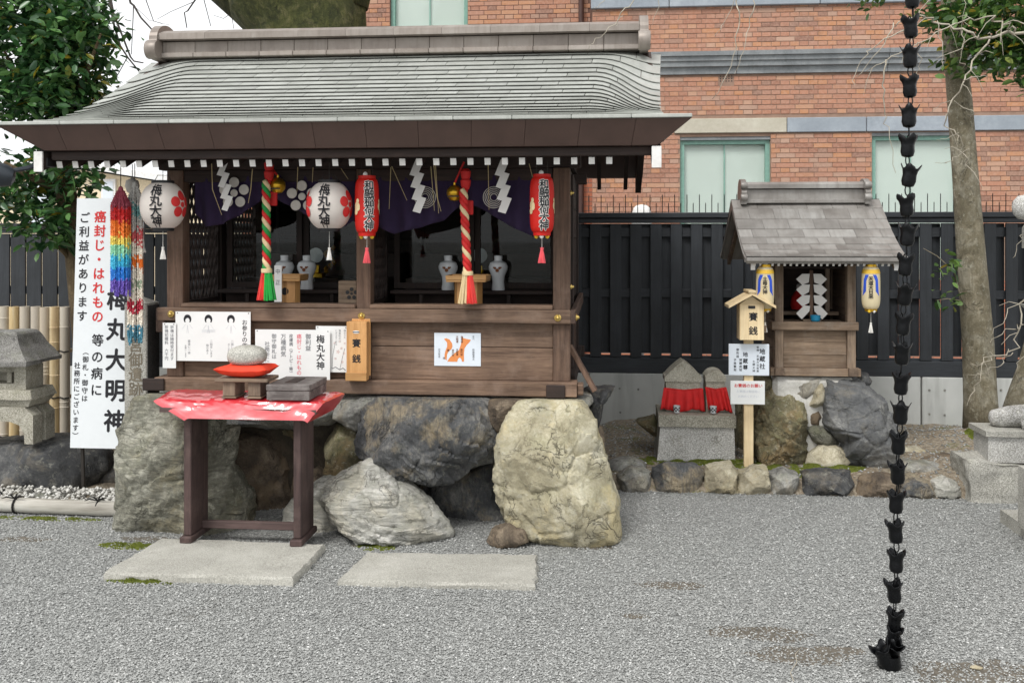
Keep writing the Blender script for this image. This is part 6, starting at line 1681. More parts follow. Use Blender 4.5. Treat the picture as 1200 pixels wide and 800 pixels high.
def stand(label, x, y, w):
    t = thing('wooden_stand', label, 'stand', (x, y, 1.1), 'pale offering stands in the bays')
    MB().lathe([(w * 0.72, 0), (w * 0.72, 0.25)], 8, (x, y, 1.1)).xform(Matrix.Identity(4)).build('pedestal', 'honey_wood_z', t)
    MB().box(x - w, x + w, y - w, y + w, 1.351, 1.363, 0.002).build('tray', 'honey_wood_x', t)
    for a, b, c, d in ((x - w, x + w, y - w - 0.003, y - w + 0.003), (x - w, x + w, y + w - 0.003, y + w + 0.003), (x - w - 0.003, x - w + 0.003, y - w, y + w), (x + w - 0.003, x + w + 0.003, y - w, y + w)):
        MB().box(a, b, c, d, 1.364, 1.389, 0.001).build('tray_rim', 'honey_wood_x', t)
    MB().lathe([(0.022, 0), (0.022, 0.004)], 14).xform(Matrix.Translation((x - 0.012, y - w * 0.665, 1.29)) @ Matrix.Rotation(R(90), 4, 'X')).build('eye_hole', 'black_paint', t)
    return t
stand('pale wooden offering stand behind the green and red tassel', -1.881, 5.72, 0.085)
stand('pale wooden offering stand behind the red and beige tassel', -0.804, 5.72, 0.115)
# upright lettered slip
t = thing('lettered_slip', 'upright white slip standing beside the green tassel', 'slip', (-1.92, 5.62, 1.23))
x0, x1, z0, z1 = -1.944, -1.9, 1.23, 1.444
MB().box(x0, x1, 5.62, 5.628, z0, z1).build('slip', 'sheet_white', t)
mb = MB(); put_text(mb, '中　正', (x0 + x1) / 2, z1 - 0.02, 0.032, lambda a, b: (a, 5.6192, b), bold=0.01); mb.build('lettering', 'faint_ink', t, recalc=False)
# grey box with plum-shaped holes
t = thing('pierced_box', 'grey wooden box with plum-blossom holes left of the middle post', 'box', (-1.516, 5.68, 1.1))
x0, x1 = -1.567, -1.457
MB().box(x0, x1, 5.65, 5.75, 1.1, 1.354, 0.003).build('case', 'grey_wood_x', t)
for k_ in range(6):
    a = R(90 + 72 * k_); q = 0.026 if k_ < 5 else 0
    MB().lathe([(0.0115 if k_ < 5 else 0.008, 0), (0.0115 if k_ < 5 else 0.008, 0.002)], 12).xform(Matrix.Translation((x1 - 0.03 + q * math.cos(a), 5.6488, 1.279 + q * math.sin(a))) @ Matrix.Rotation(R(90), 4, 'X')).build('plum_hole', 'black_paint', t)
# mirrors with gilt stands behind the glass
def mirror(label, x, y, z0, gilt):
    t = thing('altar_mirror', label, 'mirror', (x, y, z0), 'round mirrors on the altars')
    MB().lathe([(0.048, 0), (0.05, 0.004), (0.05, 0.01), (0.001, 0.011)], 32).xform(Matrix.Translation((x, y, z0 + 0.15)) @ Matrix.Rotation(R(90), 4, 'X')).build('disc', 'lens', t, smooth=True)
    MB().box(x - 0.05, x + 0.05, y - 0.03, y + 0.05, z0, z0 + 0.03, 0.004).box(x - 0.02, x + 0.02, y, y + 0.03, z0 + 0.03, z0 + 0.085, 0.004).build('foot', 'gold', t)
    if gilt:
        for k_ in range(9):
            a = R(20 + 40 * k_); c = (x + 0.085 + 0.03 * math.cos(a * 1.7), y + 0.03, z0 + 0.2 - 0.02 * k_)
            MB().lathe([(0.001, -0.02), (0.018, 0), (0.001, 0.02)], 7, c, cap=False).build('gilt_leaf', 'gold', t)
    return t
mirror('round mirror with gilt leaves on the left altar behind the glass', -1.932, 6.42, 1.341, True)
mirror('round mirror on the right altar behind the glass', -0.827, 6.42, 1.341, False)


# ------------------------------------------------------------------ left side: sign, inscribed pillar, garlands
t = thing('sign_board', 'tall white sign board with red and black brush lettering', 'sign', (-3.099, 5.8, 0.317))
s0, s1 = -3.281, -2.844; zb_, zt_ = 0.317, 1.852
lean = (5.83 - 5.75) / (zt_ - zb_)
def on_sign(a, b): return (a, 5.75 + (b - zb_) * lean - 0.0012, b)
MB().add([(s0, 5.75, zb_), (s1, 5.75, zb_), (s1, 5.83, zt_), (s0, 5.83, zt_), (s0, 5.77, zb_), (s1, 5.77, zb_), (s1, 5.85, zt_), (s0, 5.85, zt_)], [(0, 1, 2, 3), (4, 7, 6, 5), (0, 4, 5, 1), (1, 5, 6, 2), (2, 6, 7, 3), (3, 7, 4, 0)]).build('board', 'sign_white', t)
mb = MB()
put_text(mb, '癌封じ・はれもの', -3.126, 1.776, 0.078, on_sign, bold=0.025, lead=1.13)
mb.build('lettering', 'red_ink', t, recalc=False)
mb = MB(); put_text(mb, 'ご利益があります', -3.227, 1.766, 0.07, on_sign, bold=0.02, lead=1.24); mb.build('lettering', 'black_ink', t, recalc=False)
mb = MB(); put_text(mb, '等の病に', -3.121, 1.014, 0.078, on_sign, bold=0.02, lead=1.3); mb.build('lettering', 'black_ink', t, recalc=False)
mb = MB(); put_text(mb, '︵御札・御守は', -3.196, 0.925, 0.041, on_sign, bold=0.015, lead=1.16); mb.build('lettering', 'black_ink', t, recalc=False)
mb = MB(); put_text(mb, '社務所にございます︶', -3.249, 0.84, 0.041, on_sign, bold=0.015, lead=1.16); mb.build('lettering', 'black_ink', t, recalc=False)
mb = MB(); put_text(mb, '梅丸大明神', -2.999, 1.298, 0.142, on_sign, bold=0.03, lead=1.31); mb.build('lettering', 'black_ink', t, recalc=False)
for a in (s0 + 0.05, s1 - 0.03): MB().tube([(a, 5.79, zb_ + 0.3), (a + 0.01, 5.80, 0.02)], 0.012, 8).build('leg', 'wire', t)

plain('carved', rgb(112, 104, 90), 0.95, var=0.3)
t = thing('stone_pillar', 'square granite pillar with carved lettering beside the white sign', 'pillar', (-2.73, 5.58, 0))
p0, p1 = -2.806, -2.668; ztp = 1.241
MB().box(p0, p1, 5.5, 5.66, 0, ztp - 0.02, 0.006).build('shaft', 'granite', t)
cxp = (p0 + p1) / 2
MB().add([(p0, 5.5, ztp - 0.019), (p1, 5.5, ztp - 0.019), (p1, 5.66, ztp - 0.019), (p0, 5.66, ztp - 0.019), (cxp, 5.58, ztp + 0.02)], [(0, 1, 4), (1, 2, 4), (2, 3, 4), (3, 0, 4), (0, 3, 2, 1)]).build('cap', 'granite', t)
mb = MB(); put_text(mb, '天満宮御遺跡', cxp + 0.002, 1.196, 0.088, lambda a, b: (a, 5.4985, b), bold=0.02, lead=0.98)
mb.build('carved_lettering', 'carved', t, recalc=False)
MB().box(p1 + 0.001, p1 + 0.004, 5.506, 5.655, 0.02, ztp - 0.03).build('dark_side', 'granite_dark', t)  # thin sheet of darker granite over the right face

def garland(label, x, y, ztop, zbot, w, bands, n_str, seed):
    """strings of folded paper cranes, colour by height"""
    r = random.Random(seed)
    t = thing('crane_garland', label, 'garland', (x, y, zbot), 'paper crane garlands hanging at the left eave')
    for s_ in range(n_str):
        a = r.uniform(0, 6.283); q = math.sqrt(r.random()); ox, oy = w * q * math.cos(a), w * 0.8 * q * math.sin(a)
        zb2 = zbot + r.uniform(-0.01, 0.06); mb = MB(); z_ = ztop - 0.015
        mb.tube([(x, y, ztop), (x + ox * 0.8, y + oy * 0.8, ztop - 0.09), (x + ox, y + oy, zb2)], 0.0008, 3, mi=len(bands))
        while z_ > zb2:
            k_ = (ztop - z_) / (ztop - zbot); sp = min(1.0, (0.25 + (ztop - z_) / 0.11))
            cx, cy = x + ox * sp, y + oy * sp
            kk = k_ + r.gauss(0, 0.018); bi = len(bands) - 1
            for i, (lim, _) in enumerate(bands):
                if kk < lim: bi = i; break
            an = r.uniform(0, 6.283); s1_ = 0.0082; c_, d_ = math.cos(an) * s1_, math.sin(an) * s1_
            # a folded bird: drooping wings, neck and tail
            mb.add([(cx, cy, z_ + 0.009), (cx + c_, cy + d_, z_ - 0.012), (cx - c_, cy - d_, z_ - 0.012), (cx + d_ * 0.8, cy - c_ * 0.8, z_ + 0.004), (cx - d_ * 0.8, cy + c_ * 0.8, z_ + 0.004), (cx, cy, z_ - 0.013)],
                   [(0, 1, 3), (0, 3, 2), (0, 2, 4), (0, 4, 1), (5, 3, 1), (5, 2, 3), (5, 4, 2), (5, 1, 4)], bi)
            z_ -= 0.0125
        mb.build('crane_string', [b[1] for b in bands] + ['wire'], t, recalc=False)
    MB().tube([(x, y, ztop - 0.01), (x, y, 2.03)], 0.0025, 5).build('hanging_cord', 'wire', t)
    MB().lathe([(0.001, -0.03), (0.018, -0.015), (0.012, 0.012), (0.001, 0.02)], 8, (x, y, ztop)).build('knot', bands[0][1], t, smooth=True)
    return t
for nm_, c_ in (('maroon', (150, 62, 78)), ('red', (196, 30, 30)), ('orange', (228, 118, 36)), ('yellow', (228, 206, 96)), ('mint', (142, 206, 170)), ('sky', (60, 176, 210)), ('azure', (34, 120, 204)), ('violet', (104, 82, 176)), ('silver', (188, 186, 180)), ('tealgrey', (110, 160, 160)), ('rose', (196, 90, 92)), ('ivory', (226, 218, 202)), ('sage', (150, 166, 140)), ('crimson', (176, 30, 56)), ('teal', (70, 128, 148))):
    plain('crane_' + nm_, rgb(*c_), 0.6, var=0.12, scale=60)
garland('rainbow garland of paper cranes in front of the white sign', -2.724, 5.3, 1.879, 1.287, 0.055,
        [(0.17, 'crane_maroon'), (0.31, 'crane_red'), (0.44, 'crane_orange'), (0.53, 'crane_yellow'), (0.63, 'crane_mint'), (0.73, 'crane_sky'), (0.85, 'crane_azure'), (9, 'crane_violet')], 46, 1)
garland('longer pale garland of paper cranes hanging over the granite pillar', -2.671, 5.36, 1.911, 1.017, 0.046,
        [(0.12, 'crane_silver'), (0.2, 'crane_tealgrey'), (0.3, 'crane_silver'), (0.38, 'crane_rose'), (0.47, 'crane_ivory'), (0.53, 'crane_orange'), (0.62, 'crane_ivory'), (0.66, 'crane_sage'), (0.74, 'crane_ivory'), (0.81, 'crane_crimson'), (0.9, 'crane_ivory'), (9, 'crane_teal')], 30, 2)
# white paper bag tied above the pale garland
t = thing('paper_bundle', 'pale paper bundle with a white tail tied above the crane garlands', 'bundle', (-2.656, 5.42, 1.6))
MB().lathe([(0.004, -0.06), (0.03, -0.045), (0.04, -0.01), (0.034, 0.02), (0.012, 0.032), (0.004, 0.04)], 12, (-2.716, 5.42, 1.915)).build('bundle', 'grey_cloth', t, smooth='all')
MB().tube([(-2.716, 5.42, 1.934), (-2.716, 5.42, 2.03)], 0.0025, 5).build('cord', 'tie_black', t)
MB().prism([(-2.701, 1.847), (-2.675, 1.837), (-2.654, 1.551), (-2.644, 1.521), (-2.685, 1.521), (-2.685, 1.575)], 5.44, 5.446).build('tail', 'paper', t)

# ------------------------------------------------------------------ bamboo screen
t = thing('bamboo_screen', 'screen of upright bamboo poles tied with black cord at the left', 'bamboo screen', (-4.097, 6.6, 0.0))
px_ = -38.0; bi = 0
ties = [0.809, 0.483, 0.2]
for xc, dz in [(-4.501, 0), (-4.424, 3), (-4.34, -1), (-4.257, 0), (-4.183, 1), (-4.103, 0), (-4.02, 0), (-3.954, 2), (-3.88, 0), (-3.804, 0)]:
    r0 = 0.034; zt2 = 1.122 - dz * 0.002; nodes = sorted(rng.uniform(0.1, 1.05) for _ in range(4)); prof = [(r0, 0.0)]
    for q in nodes: prof += [(r0, q - 0.006), (r0 * 1.07, q), (r0 * 0.98, q + 0.004), (r0, q + 0.012)]
    prof += [(r0, zt2), (r0 * 0.86, zt2), (r0 * 0.86, zt2 - 0.02)]
    MB().lathe([p for i, p in enumerate(prof)], 14, (xc, 6.6, 0)).build('bamboo_pole', 'bamboo', t, smooth=True)
    for zt3 in ties: MB().tube([(xc - 0.036, 6.6 - 0.012, zt3), (xc - 0.012, 6.6 - 0.036, zt3 + 0.004), (xc + 0.012, 6.6 - 0.037, zt3 - 0.003), (xc + 0.036, 6.6 - 0.012, zt3)], 0.005, 6).build('tie', 'tie_black', t)
for zt3 in ties: MB().tube([(-4.581, 6.652, zt3), (-3.782, 6.652, zt3)], 0.014, 8).build('cross_pole', 'bamboo', t, smooth=True)

# ------------------------------------------------------------------ stone lantern at the left edge
def tapered(mb, cx, cy, z0, z1, w0, d0, w1, d1):
    v = [(cx + sx * w / 2, cy + sy * d / 2, z_) for z_, w, d in ((z0, w0, d0), (z1, w1, d1)) for sx, sy in ((-1, -1), (1, -1), (1, 1), (-1, 1))]
    return mb.add(v, [(3, 2, 1, 0), (4, 5, 6, 7), (0, 1, 5, 4), (1, 2, 6, 5), (2, 3, 7, 6), (3, 0, 4, 7)])
def roughen(o, lv, amp, fr, seed=0):
    b = bmesh.new(); b.from_mesh(o.data)
    bmesh.ops.subdivide_edges(b, edges=b.edges, cuts=lv, use_grid_fill=True)
    b.normal_update()
    for v in b.verts:
        P_ = v.co * fr + Vector((seed, seed * 2, 0)); v.co += v.normal * (noise.fractal(P_, 1.0, 2.0, 4) * amp)
    b.to_mesh(o.data); b.free(); o.data.polygons.foreach_set('use_smooth', [True] * len(o.data.polygons)); o.data.set_sharp_from_angle(angle=R(40))
    return o
LXc, LYc = -3.77, 5.84
t = thing('stone_lantern', 'low old stone lantern with arched legs standing on a dark rock', 'stone lantern', (LXc, LYc, 0.34))
zr0 = 0.34
zl1, zl2, zl3, zl4, zl5, zl6 = 0.566, 0.613, 0.671, 0.814, 0.847, 1.025
hwL = -3.503 - LXc
for sx in (-1, 1):
    for sy in (-1, 1):
        # legs flare up into the arch
        xo = LXc + sx * hwL; yo = LYc + sy * 0.12
        MB().prism([(xo, zr0), (xo - sx * 0.055, zr0), (xo - sx * 0.06, zr0 + 0.07), (xo - sx * 0.09, zr0 + 0.115), (xo - sx * 0.15, zr0 + 0.135), (LXc, zr0 + 0.14), (LXc, zl1), (xo - sx * 0.06, zl1), (xo, zl1 - 0.05)], min(yo, yo - sy * 0.10), max(yo, yo - sy * 0.10)).build('leg', 'granite_old', t)
o = tapered(MB(), LXc, LYc, zl1 + 0.001, zl2, 0.46, 0.22, 0.52, 0.26).build('platform', 'granite_old', t); roughen(o, 4, 0.006, 9)
o = tapered(MB(), LXc, LYc, zl2 + 0.001, zl3, 0.545, 0.28, 0.5, 0.24).build('platform', 'granite_old', t); roughen(o, 4, 0.006, 9, 3)
# light box with a square opening
bw = -3.562 - LXc
fb = LYc - 0.10
z3, z4 = zl3 + 0.001, zl4
f = MB().box(LXc - bw, LXc - 0.132, fb, LYc + 0.09, z3, z4).box(LXc + 0.132, LXc + bw, fb, LYc + 0.09, z3, z4).box(LXc - 0.132, LXc + 0.132, fb, LYc + 0.09, z3, z3 + 0.035).box(LXc - 0.132, LXc + 0.132, fb, LYc + 0.13, z4 - 0.035, z4).box(LXc - 0.132, LXc + 0.132, LYc + 0.03, LYc + 0.088, z3 + 0.035, z4 - 0.035)
f.build('light_box', 'granite_old', t)
MB().box(LXc + 0.06, LXc + 0.09, fb + 0.04, LYc + 0.0, z3 + 0.035, z4 - 0.035).build('mullion', 'granite_old', t)
# thatch-shaped roof
rw = -3.499 - LXc
v = []; f = []; rings = [(1.0, zl5 - 0.02), (1.0, zl5 + 0.006), (0.88, zl5 + 0.04), (0.72, zl5 + 0.10), (0.62, zl6 - 0.012), (0.56, zl6)]
for q, z_ in rings: v += [(LXc + sx * rw * q, LYc + sy * 0.2 * q, z_) for sx, sy in ((-1, -1), (1, -1), (1, 1), (-1, 1))]
for i in range(len(rings) - 1):
    for k_ in range(4): f.append((i * 4 + k_, i * 4 + (k_ + 1) % 4, i * 4 + 4 + (k_ + 1) % 4, i * 4 + 4 + k_))
f += [(3, 2, 1, 0), tuple(range(len(rings) * 4 - 4, len(rings) * 4))]
o = MB().add(v, f).build('roof', 'thatch_stone', t); roughen(o, 5, 0.010, 7, 2)
boulder('flat_boulder', 'flat dark boulder carrying the old stone lantern', 'boulder', [(-4.238, -0.103), (-4.296, 0.152), (-4.064, 0.272), (-3.719, 0.322), (-3.35, 0.324), (-3.22, 0.23), (-3.181, 0.139), (-3.243, 0.03), (-3.378, -0.016), (-3.834, -0.049)], 6.0, 0.62, 'rock_black', 81, 5, 0.05, 6, 3.0)
boulder('dark_block', 'dark squarish block stone between the lantern rock and the left boulder', 'stone', [(-3.353, -0.067), (-3.353, 0.11), (-3.271, 0.157), (-3.086, 0.161), (-3.057, -0.06), (-3.202, -0.108)], 6.15, 0.3, 'rock_black', 82, 4, 0.03, 6, 3.5)
boulder('small_stone', 'small grey cobble behind the grey bamboo pole', 'stone', [(-3.454, 0.019), (-3.422, 0.071), (-3.325, 0.089), (-3.249, 0.055), (-3.282, 0.003), (-3.395, -0.01)], 5.62, 0.14, 'rock_grey', 83, 4, 0.03, 5, 2.5)
boulder('small_stone', 'broad flat cobble at the left end of the grey bamboo pole', 'stone', [(-3.661, 0.003), (-3.628, 0.056), (-3.53, 0.073), (-3.444, 0.05), (-3.476, -0.012), (-3.595, -0.026)], 5.6, 0.16, 'rock_grey', 84, 4, 0.03, 5, 2.5)
# grey bamboo pole on the ground
t = thing('bamboo_pole', 'grey bamboo pole lying on the ground tied with black cord', 'bamboo pole', (-3.3, 5.42, 0.0))
pts = [(-4.3, 5.45, 0.05), (-3.9, 5.44, 0.052), (-3.5, 5.43, 0.05), (-3.1, 5.42, 0.047), (-2.7, 5.41, 0.046)]; pl = []; rl = []
for i in range(4):
    for k_ in range(6):
        u = k_ / 6; p = Vector(pts[i]).lerp(Vector(pts[i + 1]), u); pl.append(p); rl.append(0.042 * (1.06 if k_ == 3 else 1.0))
pl.append(Vector(pts[-1])); rl.append(0.042)
MB().tube(pl, rl, 14).build('cane', 'bamboo_grey', t, smooth=True)
for tx in [-3.417, -2.912]:
    MB().tube([(tx + 0.045 * math.cos(a) * 0.1, 5.425 + 0.046 * math.cos(a), 0.049 + 0.046 * math.sin(a)) for a in [k_ * math.pi / 8 for k_ in range(16)]], 0.006, 6, closed=True).build('tie', 'tie_black', t, smooth='all')
    for dx, dz in ((0.06, 0.03), (-0.07, 0.012), (0.03, 0.045), (-0.03, 0.035)): MB().tube([(tx, 5.4, 0.094), (tx + dx * 0.6, 5.385, 0.1 + dz * 0.5), (tx + dx, 5.38, 0.085 + dz)], [0.004, 0.004, 0.002], 5).build('tie_end', 'tie_black', t)
# flood lamp at the eave
t = thing('flood_lamp', 'grey round flood lamp on an arm at the left eave', 'lamp', (-3.207, 4.95, 1.85))
lx, lz = -3.212, 1.941
M = Matrix.Translation((lx, 4.95, lz)) @ Matrix.Rotation(R(-62), 4, 'Z') @ Matrix.Rotation(R(78), 4, 'X')
MB().lathe([(0.02, -0.07), (0.045, -0.06), (0.062, -0.02), (0.066, 0.02), (0.066, 0.05), (0.056, 0.052), (0.054, 0.04)], 24).xform(M).build('housing', 'lamp_grey', t, smooth=True)
MB().lathe([(0.0005, 0.05), (0.03, 0.046), (0.054, 0.041)], 24, cap=False).xform(M).build('lens', 'lens', t, smooth=True)
MB().tube([(lx + 0.03, 4.97, lz + 0.02), (lx + 0.1, 5.02, lz + 0.04), (lx + 0.16, 5.1, lz + 0.075)], 0.013, 8).build('arm', 'lamp_grey', t, smooth=True)
MB().box(lx + 0.13, lx + 0.2, 5.05, 5.14, lz + 0.05, lz + 0.1, 0.004).build('bracket', 'black_paint', t)

# ------------------------------------------------------------------ small shrine at the right
SXc = 1.398
sm = thing('small_shrine', 'small weathered wooden shrine with copper roof on boulders at the right', 'shrine', (SXc, 7.0, 0.685))
def sp(name, mat, x0, x1, y0, y1, z0, z1, ch=0.003): return MB().box(x0, x1, y0, y1, z0, z1, ch).build(name, mat, sm)
zs0, zs1 = 0.688, 0.739
zrl0, zrl1 = 0.994, 1.045
xl0, xl1, xr0, xr1 = 1.125, 1.181, 1.597, 1.652
zev = 1.429
for a, b in ((xl0, xl1), (xr0, xr1)):
    sp('post', 'grey_wood_z', a, b, 6.7, 6.76, zs1 + 0.001, zev); sp('post', 'grey_wood_z', a, b, 7.2, 7.26, zs1 + 0.001, zev)
sp('sill_beam', 'grey_wood_x', xl0 - 0.03, xr1 + 0.03, 6.685, 6.77, zs0, zs1); sp('sill_beam', 'grey_wood_x', xl0 - 0.03, xr1 + 0.03, 7.19, 7.27, zs0, zs1)
for a in (xl0 - 0.005, xr0): sp('side_sill', 'grey_wood_y', a, a + 0.06, 6.66, 6.684, zs0 + 0.004, zs1 + 0.008); sp('side_sill', 'grey_wood_y', a, a + 0.06, 6.772, 7.18, zs0 + 0.004, zs1)
sp('rail', 'grey_wood_x', xl0 - 0.025, xr1 + 0.012, 6.672, 6.699, zrl0, zrl1 + 0.004)
sp('ledge', 'grey_wood_x', xl1, xr0, 6.7, 6.95, zrl0 + 0.01, zrl1)
sp('side_rail', 'grey_wood_y', xl0 - 0.028, xl0 - 0.001, 6.7, 7.25, zrl0, zrl1 + 0.004)
for i in range(3):
    h0 = zs1 + 0.002 + (zrl0 - zs1 - 0.004) * (0, 0.34, 0.68)[i]; h1 = zs1 + 0.002 + (zrl0 - zs1 - 0.004) * (0.335, 0.675, 1.0)[i]
    sp('wall_board', 'grey_wood_x', xl1 + 0.001, xr0 - 0.001, 6.725, 6.745, h0, h1, 0.002)
for i in range(6):
    h0 = zs1 + (zev - zs1) * i / 6; sp('wall_board', 'grey_wood_y', xl0 + 0.015, xl0 + 0.03, 6.761, 7.199, h0 + 0.001, h0 + (zev - zs1) / 6 - 0.001, 0.002)
    sp('wall_board', 'grey_wood_y', xr0 + 0.015, xr0 + 0.03, 6.761, 7.199, h0 + 0.001, h0 + (zev - zs1) / 6 - 0.001, 0.002)
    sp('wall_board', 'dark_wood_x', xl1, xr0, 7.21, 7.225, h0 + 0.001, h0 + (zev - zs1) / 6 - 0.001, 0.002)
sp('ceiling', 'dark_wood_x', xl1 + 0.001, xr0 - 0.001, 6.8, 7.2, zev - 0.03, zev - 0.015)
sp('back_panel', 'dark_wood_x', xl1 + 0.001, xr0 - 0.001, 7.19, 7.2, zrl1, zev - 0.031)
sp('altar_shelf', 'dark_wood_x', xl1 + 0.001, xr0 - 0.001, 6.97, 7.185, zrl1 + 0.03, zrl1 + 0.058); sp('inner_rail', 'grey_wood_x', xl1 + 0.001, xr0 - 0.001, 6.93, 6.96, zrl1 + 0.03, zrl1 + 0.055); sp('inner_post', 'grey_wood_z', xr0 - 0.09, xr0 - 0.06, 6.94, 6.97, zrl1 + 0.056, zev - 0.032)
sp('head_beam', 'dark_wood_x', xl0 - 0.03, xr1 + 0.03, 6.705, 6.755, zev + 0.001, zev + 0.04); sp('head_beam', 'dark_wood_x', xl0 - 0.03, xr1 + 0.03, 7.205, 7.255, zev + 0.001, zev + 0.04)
# roof
SYE, SYR = 6.42, 7.1; SZE, SZR = 1.486, 1.877; SHW = 0.5
def srz(s): return SZE + (SZR - SZE) * (1 - s) ** 1.3
def spt(u, s, side=1, lift=0.0): return (SXc + u * (SHW + 0.012 * (1 - s)), SYR - side * (SYR - SYE) * s, srz(s) + lift)
tp = [(SYR - (SYR - SYE) * s, srz(s) - 0.006) for s in [i / 8 for i in range(9)]]
tp = [(2 * SYR - y, z_) for y, z_ in reversed(tp[1:])] + tp
un = [(SYE + 0.02, SZE - 0.045), (SYR, SZR - 0.075), (2 * SYR - SYE - 0.02, SZE - 0.045)]
sd = MB().xprism(tp + un, SXc - SHW + 0.004, SXc + SHW - 0.004).build('roof', 'brown_copper', sm)
cs = [0, 0.14, 0.30, 0.46, 0.60, 0.72, 0.83, 0.92, 1.0]
for c_ in range(8):
    ed = [-1.0] + [-1 + 2 * (j + (0.5 if c_ % 2 else 0.0) + 0.13 * ((c_ * 3) % 4) / 4) / 6 for j in range(1 if c_ % 2 == 0 else 0, 6)] + [1.0]
    for a, b in zip(ed, ed[1:]):
        a2, b2 = a + 0.002, b - 0.002
        v = [spt(a2, max(0, cs[c_] - 0.02), 1, 0.001), spt(a2, cs[c_ + 1], 1, 0.010), spt(b2, cs[c_ + 1], 1, 0.010), spt(b2, max(0, cs[c_] - 0.02), 1, 0.001)]
        v += [(v[1][0], v[1][1], v[1][2] - 0.009), (v[2][0], v[2][1], v[2][2] - 0.009)]
        MB().add(v, [(0, 1, 2, 3), (1, 4, 5, 2), (0, 4, 1), (3, 2, 5)]).build('shingle', 'brown_copper', sd, recalc=False)
MB().add([spt(-1, 0, -1, 0.004), spt(1, 0, -1, 0.004), spt(1, 1, -1, 0.004), spt(-1, 1, -1, 0.004)], [(0, 1, 2, 3)]).build('rear_slope', 'brown_copper', sd, recalc=False)
for sg in (-1, 1):
    xv = SXc + sg * SHW
    MB().xprism(tp + [(SYE + 0.01, SZE - 0.035), (SYR, SZR - 0.07), (2 * SYR - SYE - 0.01, SZE - 0.035)], xv - 0.01, xv + 0.01).build('verge', 'brown_copper', sd)
    MB().xprism([(SYE + 0.06, SZE - 0.085), (SYE + 0.06, SZE - 0.04), (SYR, SZR - 0.09), (2 * SYR - SYE - 0.06, SZE - 0.04), (2 * SYR - SYE - 0.06, SZE - 0.085), (SYR, SZR - 0.15)], xv - sg * 0.05 - 0.012, xv - sg * 0.05 + 0.012).build('barge_board', 'grey_wood_y', sm)
    MB().box(xv - sg * 0.05 - 0.014, xv - sg * 0.05 + 0.014, SYE + 0.054, SYE + 0.06, SZE - 0.087, SZE - 0.042).build('board_end', 'white_paint', sm)
MB().box(SXc - SHW, SXc + SHW, SYE - 0.006, SYE + 0.05, SZE - 0.03, SZE - 0.007, 0.003).build('eave_fascia', 'brown_copper', sm)
rf2 = None
for i in range(24):
    xx = SXc - 0.44 + i * 0.0383
    if rf2 is None:
        rf2 = MB().bar((0, 0, 0), (0, 0.6, 0.33), 0.014, 0.016).build('rafter', 'dark_wood_y', sm, loc=(0, 0, 0)); e2 = MB().bar((0, -0.002, -0.001), (0, 0, 0), 0.0145, 0.0165).build('rafter_end', 'white_paint', rf2, loc=(0, 0, 0)); q = rf2
    else: q = inst(rf2, sm); inst(e2, q)
    q.location = (xx - SXc, SYE + 0.055 - 7.0, SZE - 0.052 - sm.location.z)
MB().xprism([(7.2, zev), (6.76, zev), (SYR, SZR - 0.1)], xl0 + 0.012, xl0 + 0.03).build('gable_board', 'grey_wood_y', sm); MB().xprism([(7.2, zev), (6.76, zev), (SYR, SZR - 0.1)], xr0 + 0.012, xr0 + 0.03).build('gable_board', 'grey_wood_y', sm)
ra, rb2 = 0.971, 1.802
zq0, zq1 = 1.863, 2.001
hq = zq1 - zq0
MB().box(ra, rb2, 7.045, 7.155, zq0, zq0 + hq * 0.62, 0.003).build('ridge_box', 'brown_copper', sm)
MB().box(ra, rb2, 7.02, 7.18, zq0 - 0.012, zq0 + 0.012, 0.003).build('ridge_foot', 'brown_copper', sm)
MB().xprism([(7.0 + 0.02, zq0 + hq * 0.66), (7.18, zq0 + hq * 0.66), (7.18, zq0 + hq * 0.86), (7.14, zq1), (7.06, zq1), (7.02, zq0 + hq * 0.86)], ra - 0.005, rb2 + 0.005).build('ridge_cap', 'brown_copper', sm)
for xe in (ra - 0.025, rb2 - 0.012):
    MB().xprism([(7.1 + 0.10 * math.cos(k_ * math.pi / 10), zq0 + hq * 0.62 + 0.075 * math.sin(k_ * math.pi / 10)) for k_ in range(11)] + [(6.985, zq0 + hq * 0.45), (7.0, zq0 - 0.02), (7.2, zq0 - 0.02), (7.215, zq0 + hq * 0.45)], xe, xe + 0.037).build('ridge_end', 'brown_copper', sm)
    for zz_ in (zq0 + hq * 0.2, zq0 + hq * 0.8): MB().lathe([(0.022, 0), (0.026, 0.006), (0.026, 0.04), (0.022, 0.046)], 12).xform(Matrix.Translation((xe - 0.005, 7.0, zz_)) @ Matrix.Rotation(R(90), 4, 'Y')).build('ridge_scroll', 'brown_copper', sm, smooth=True)
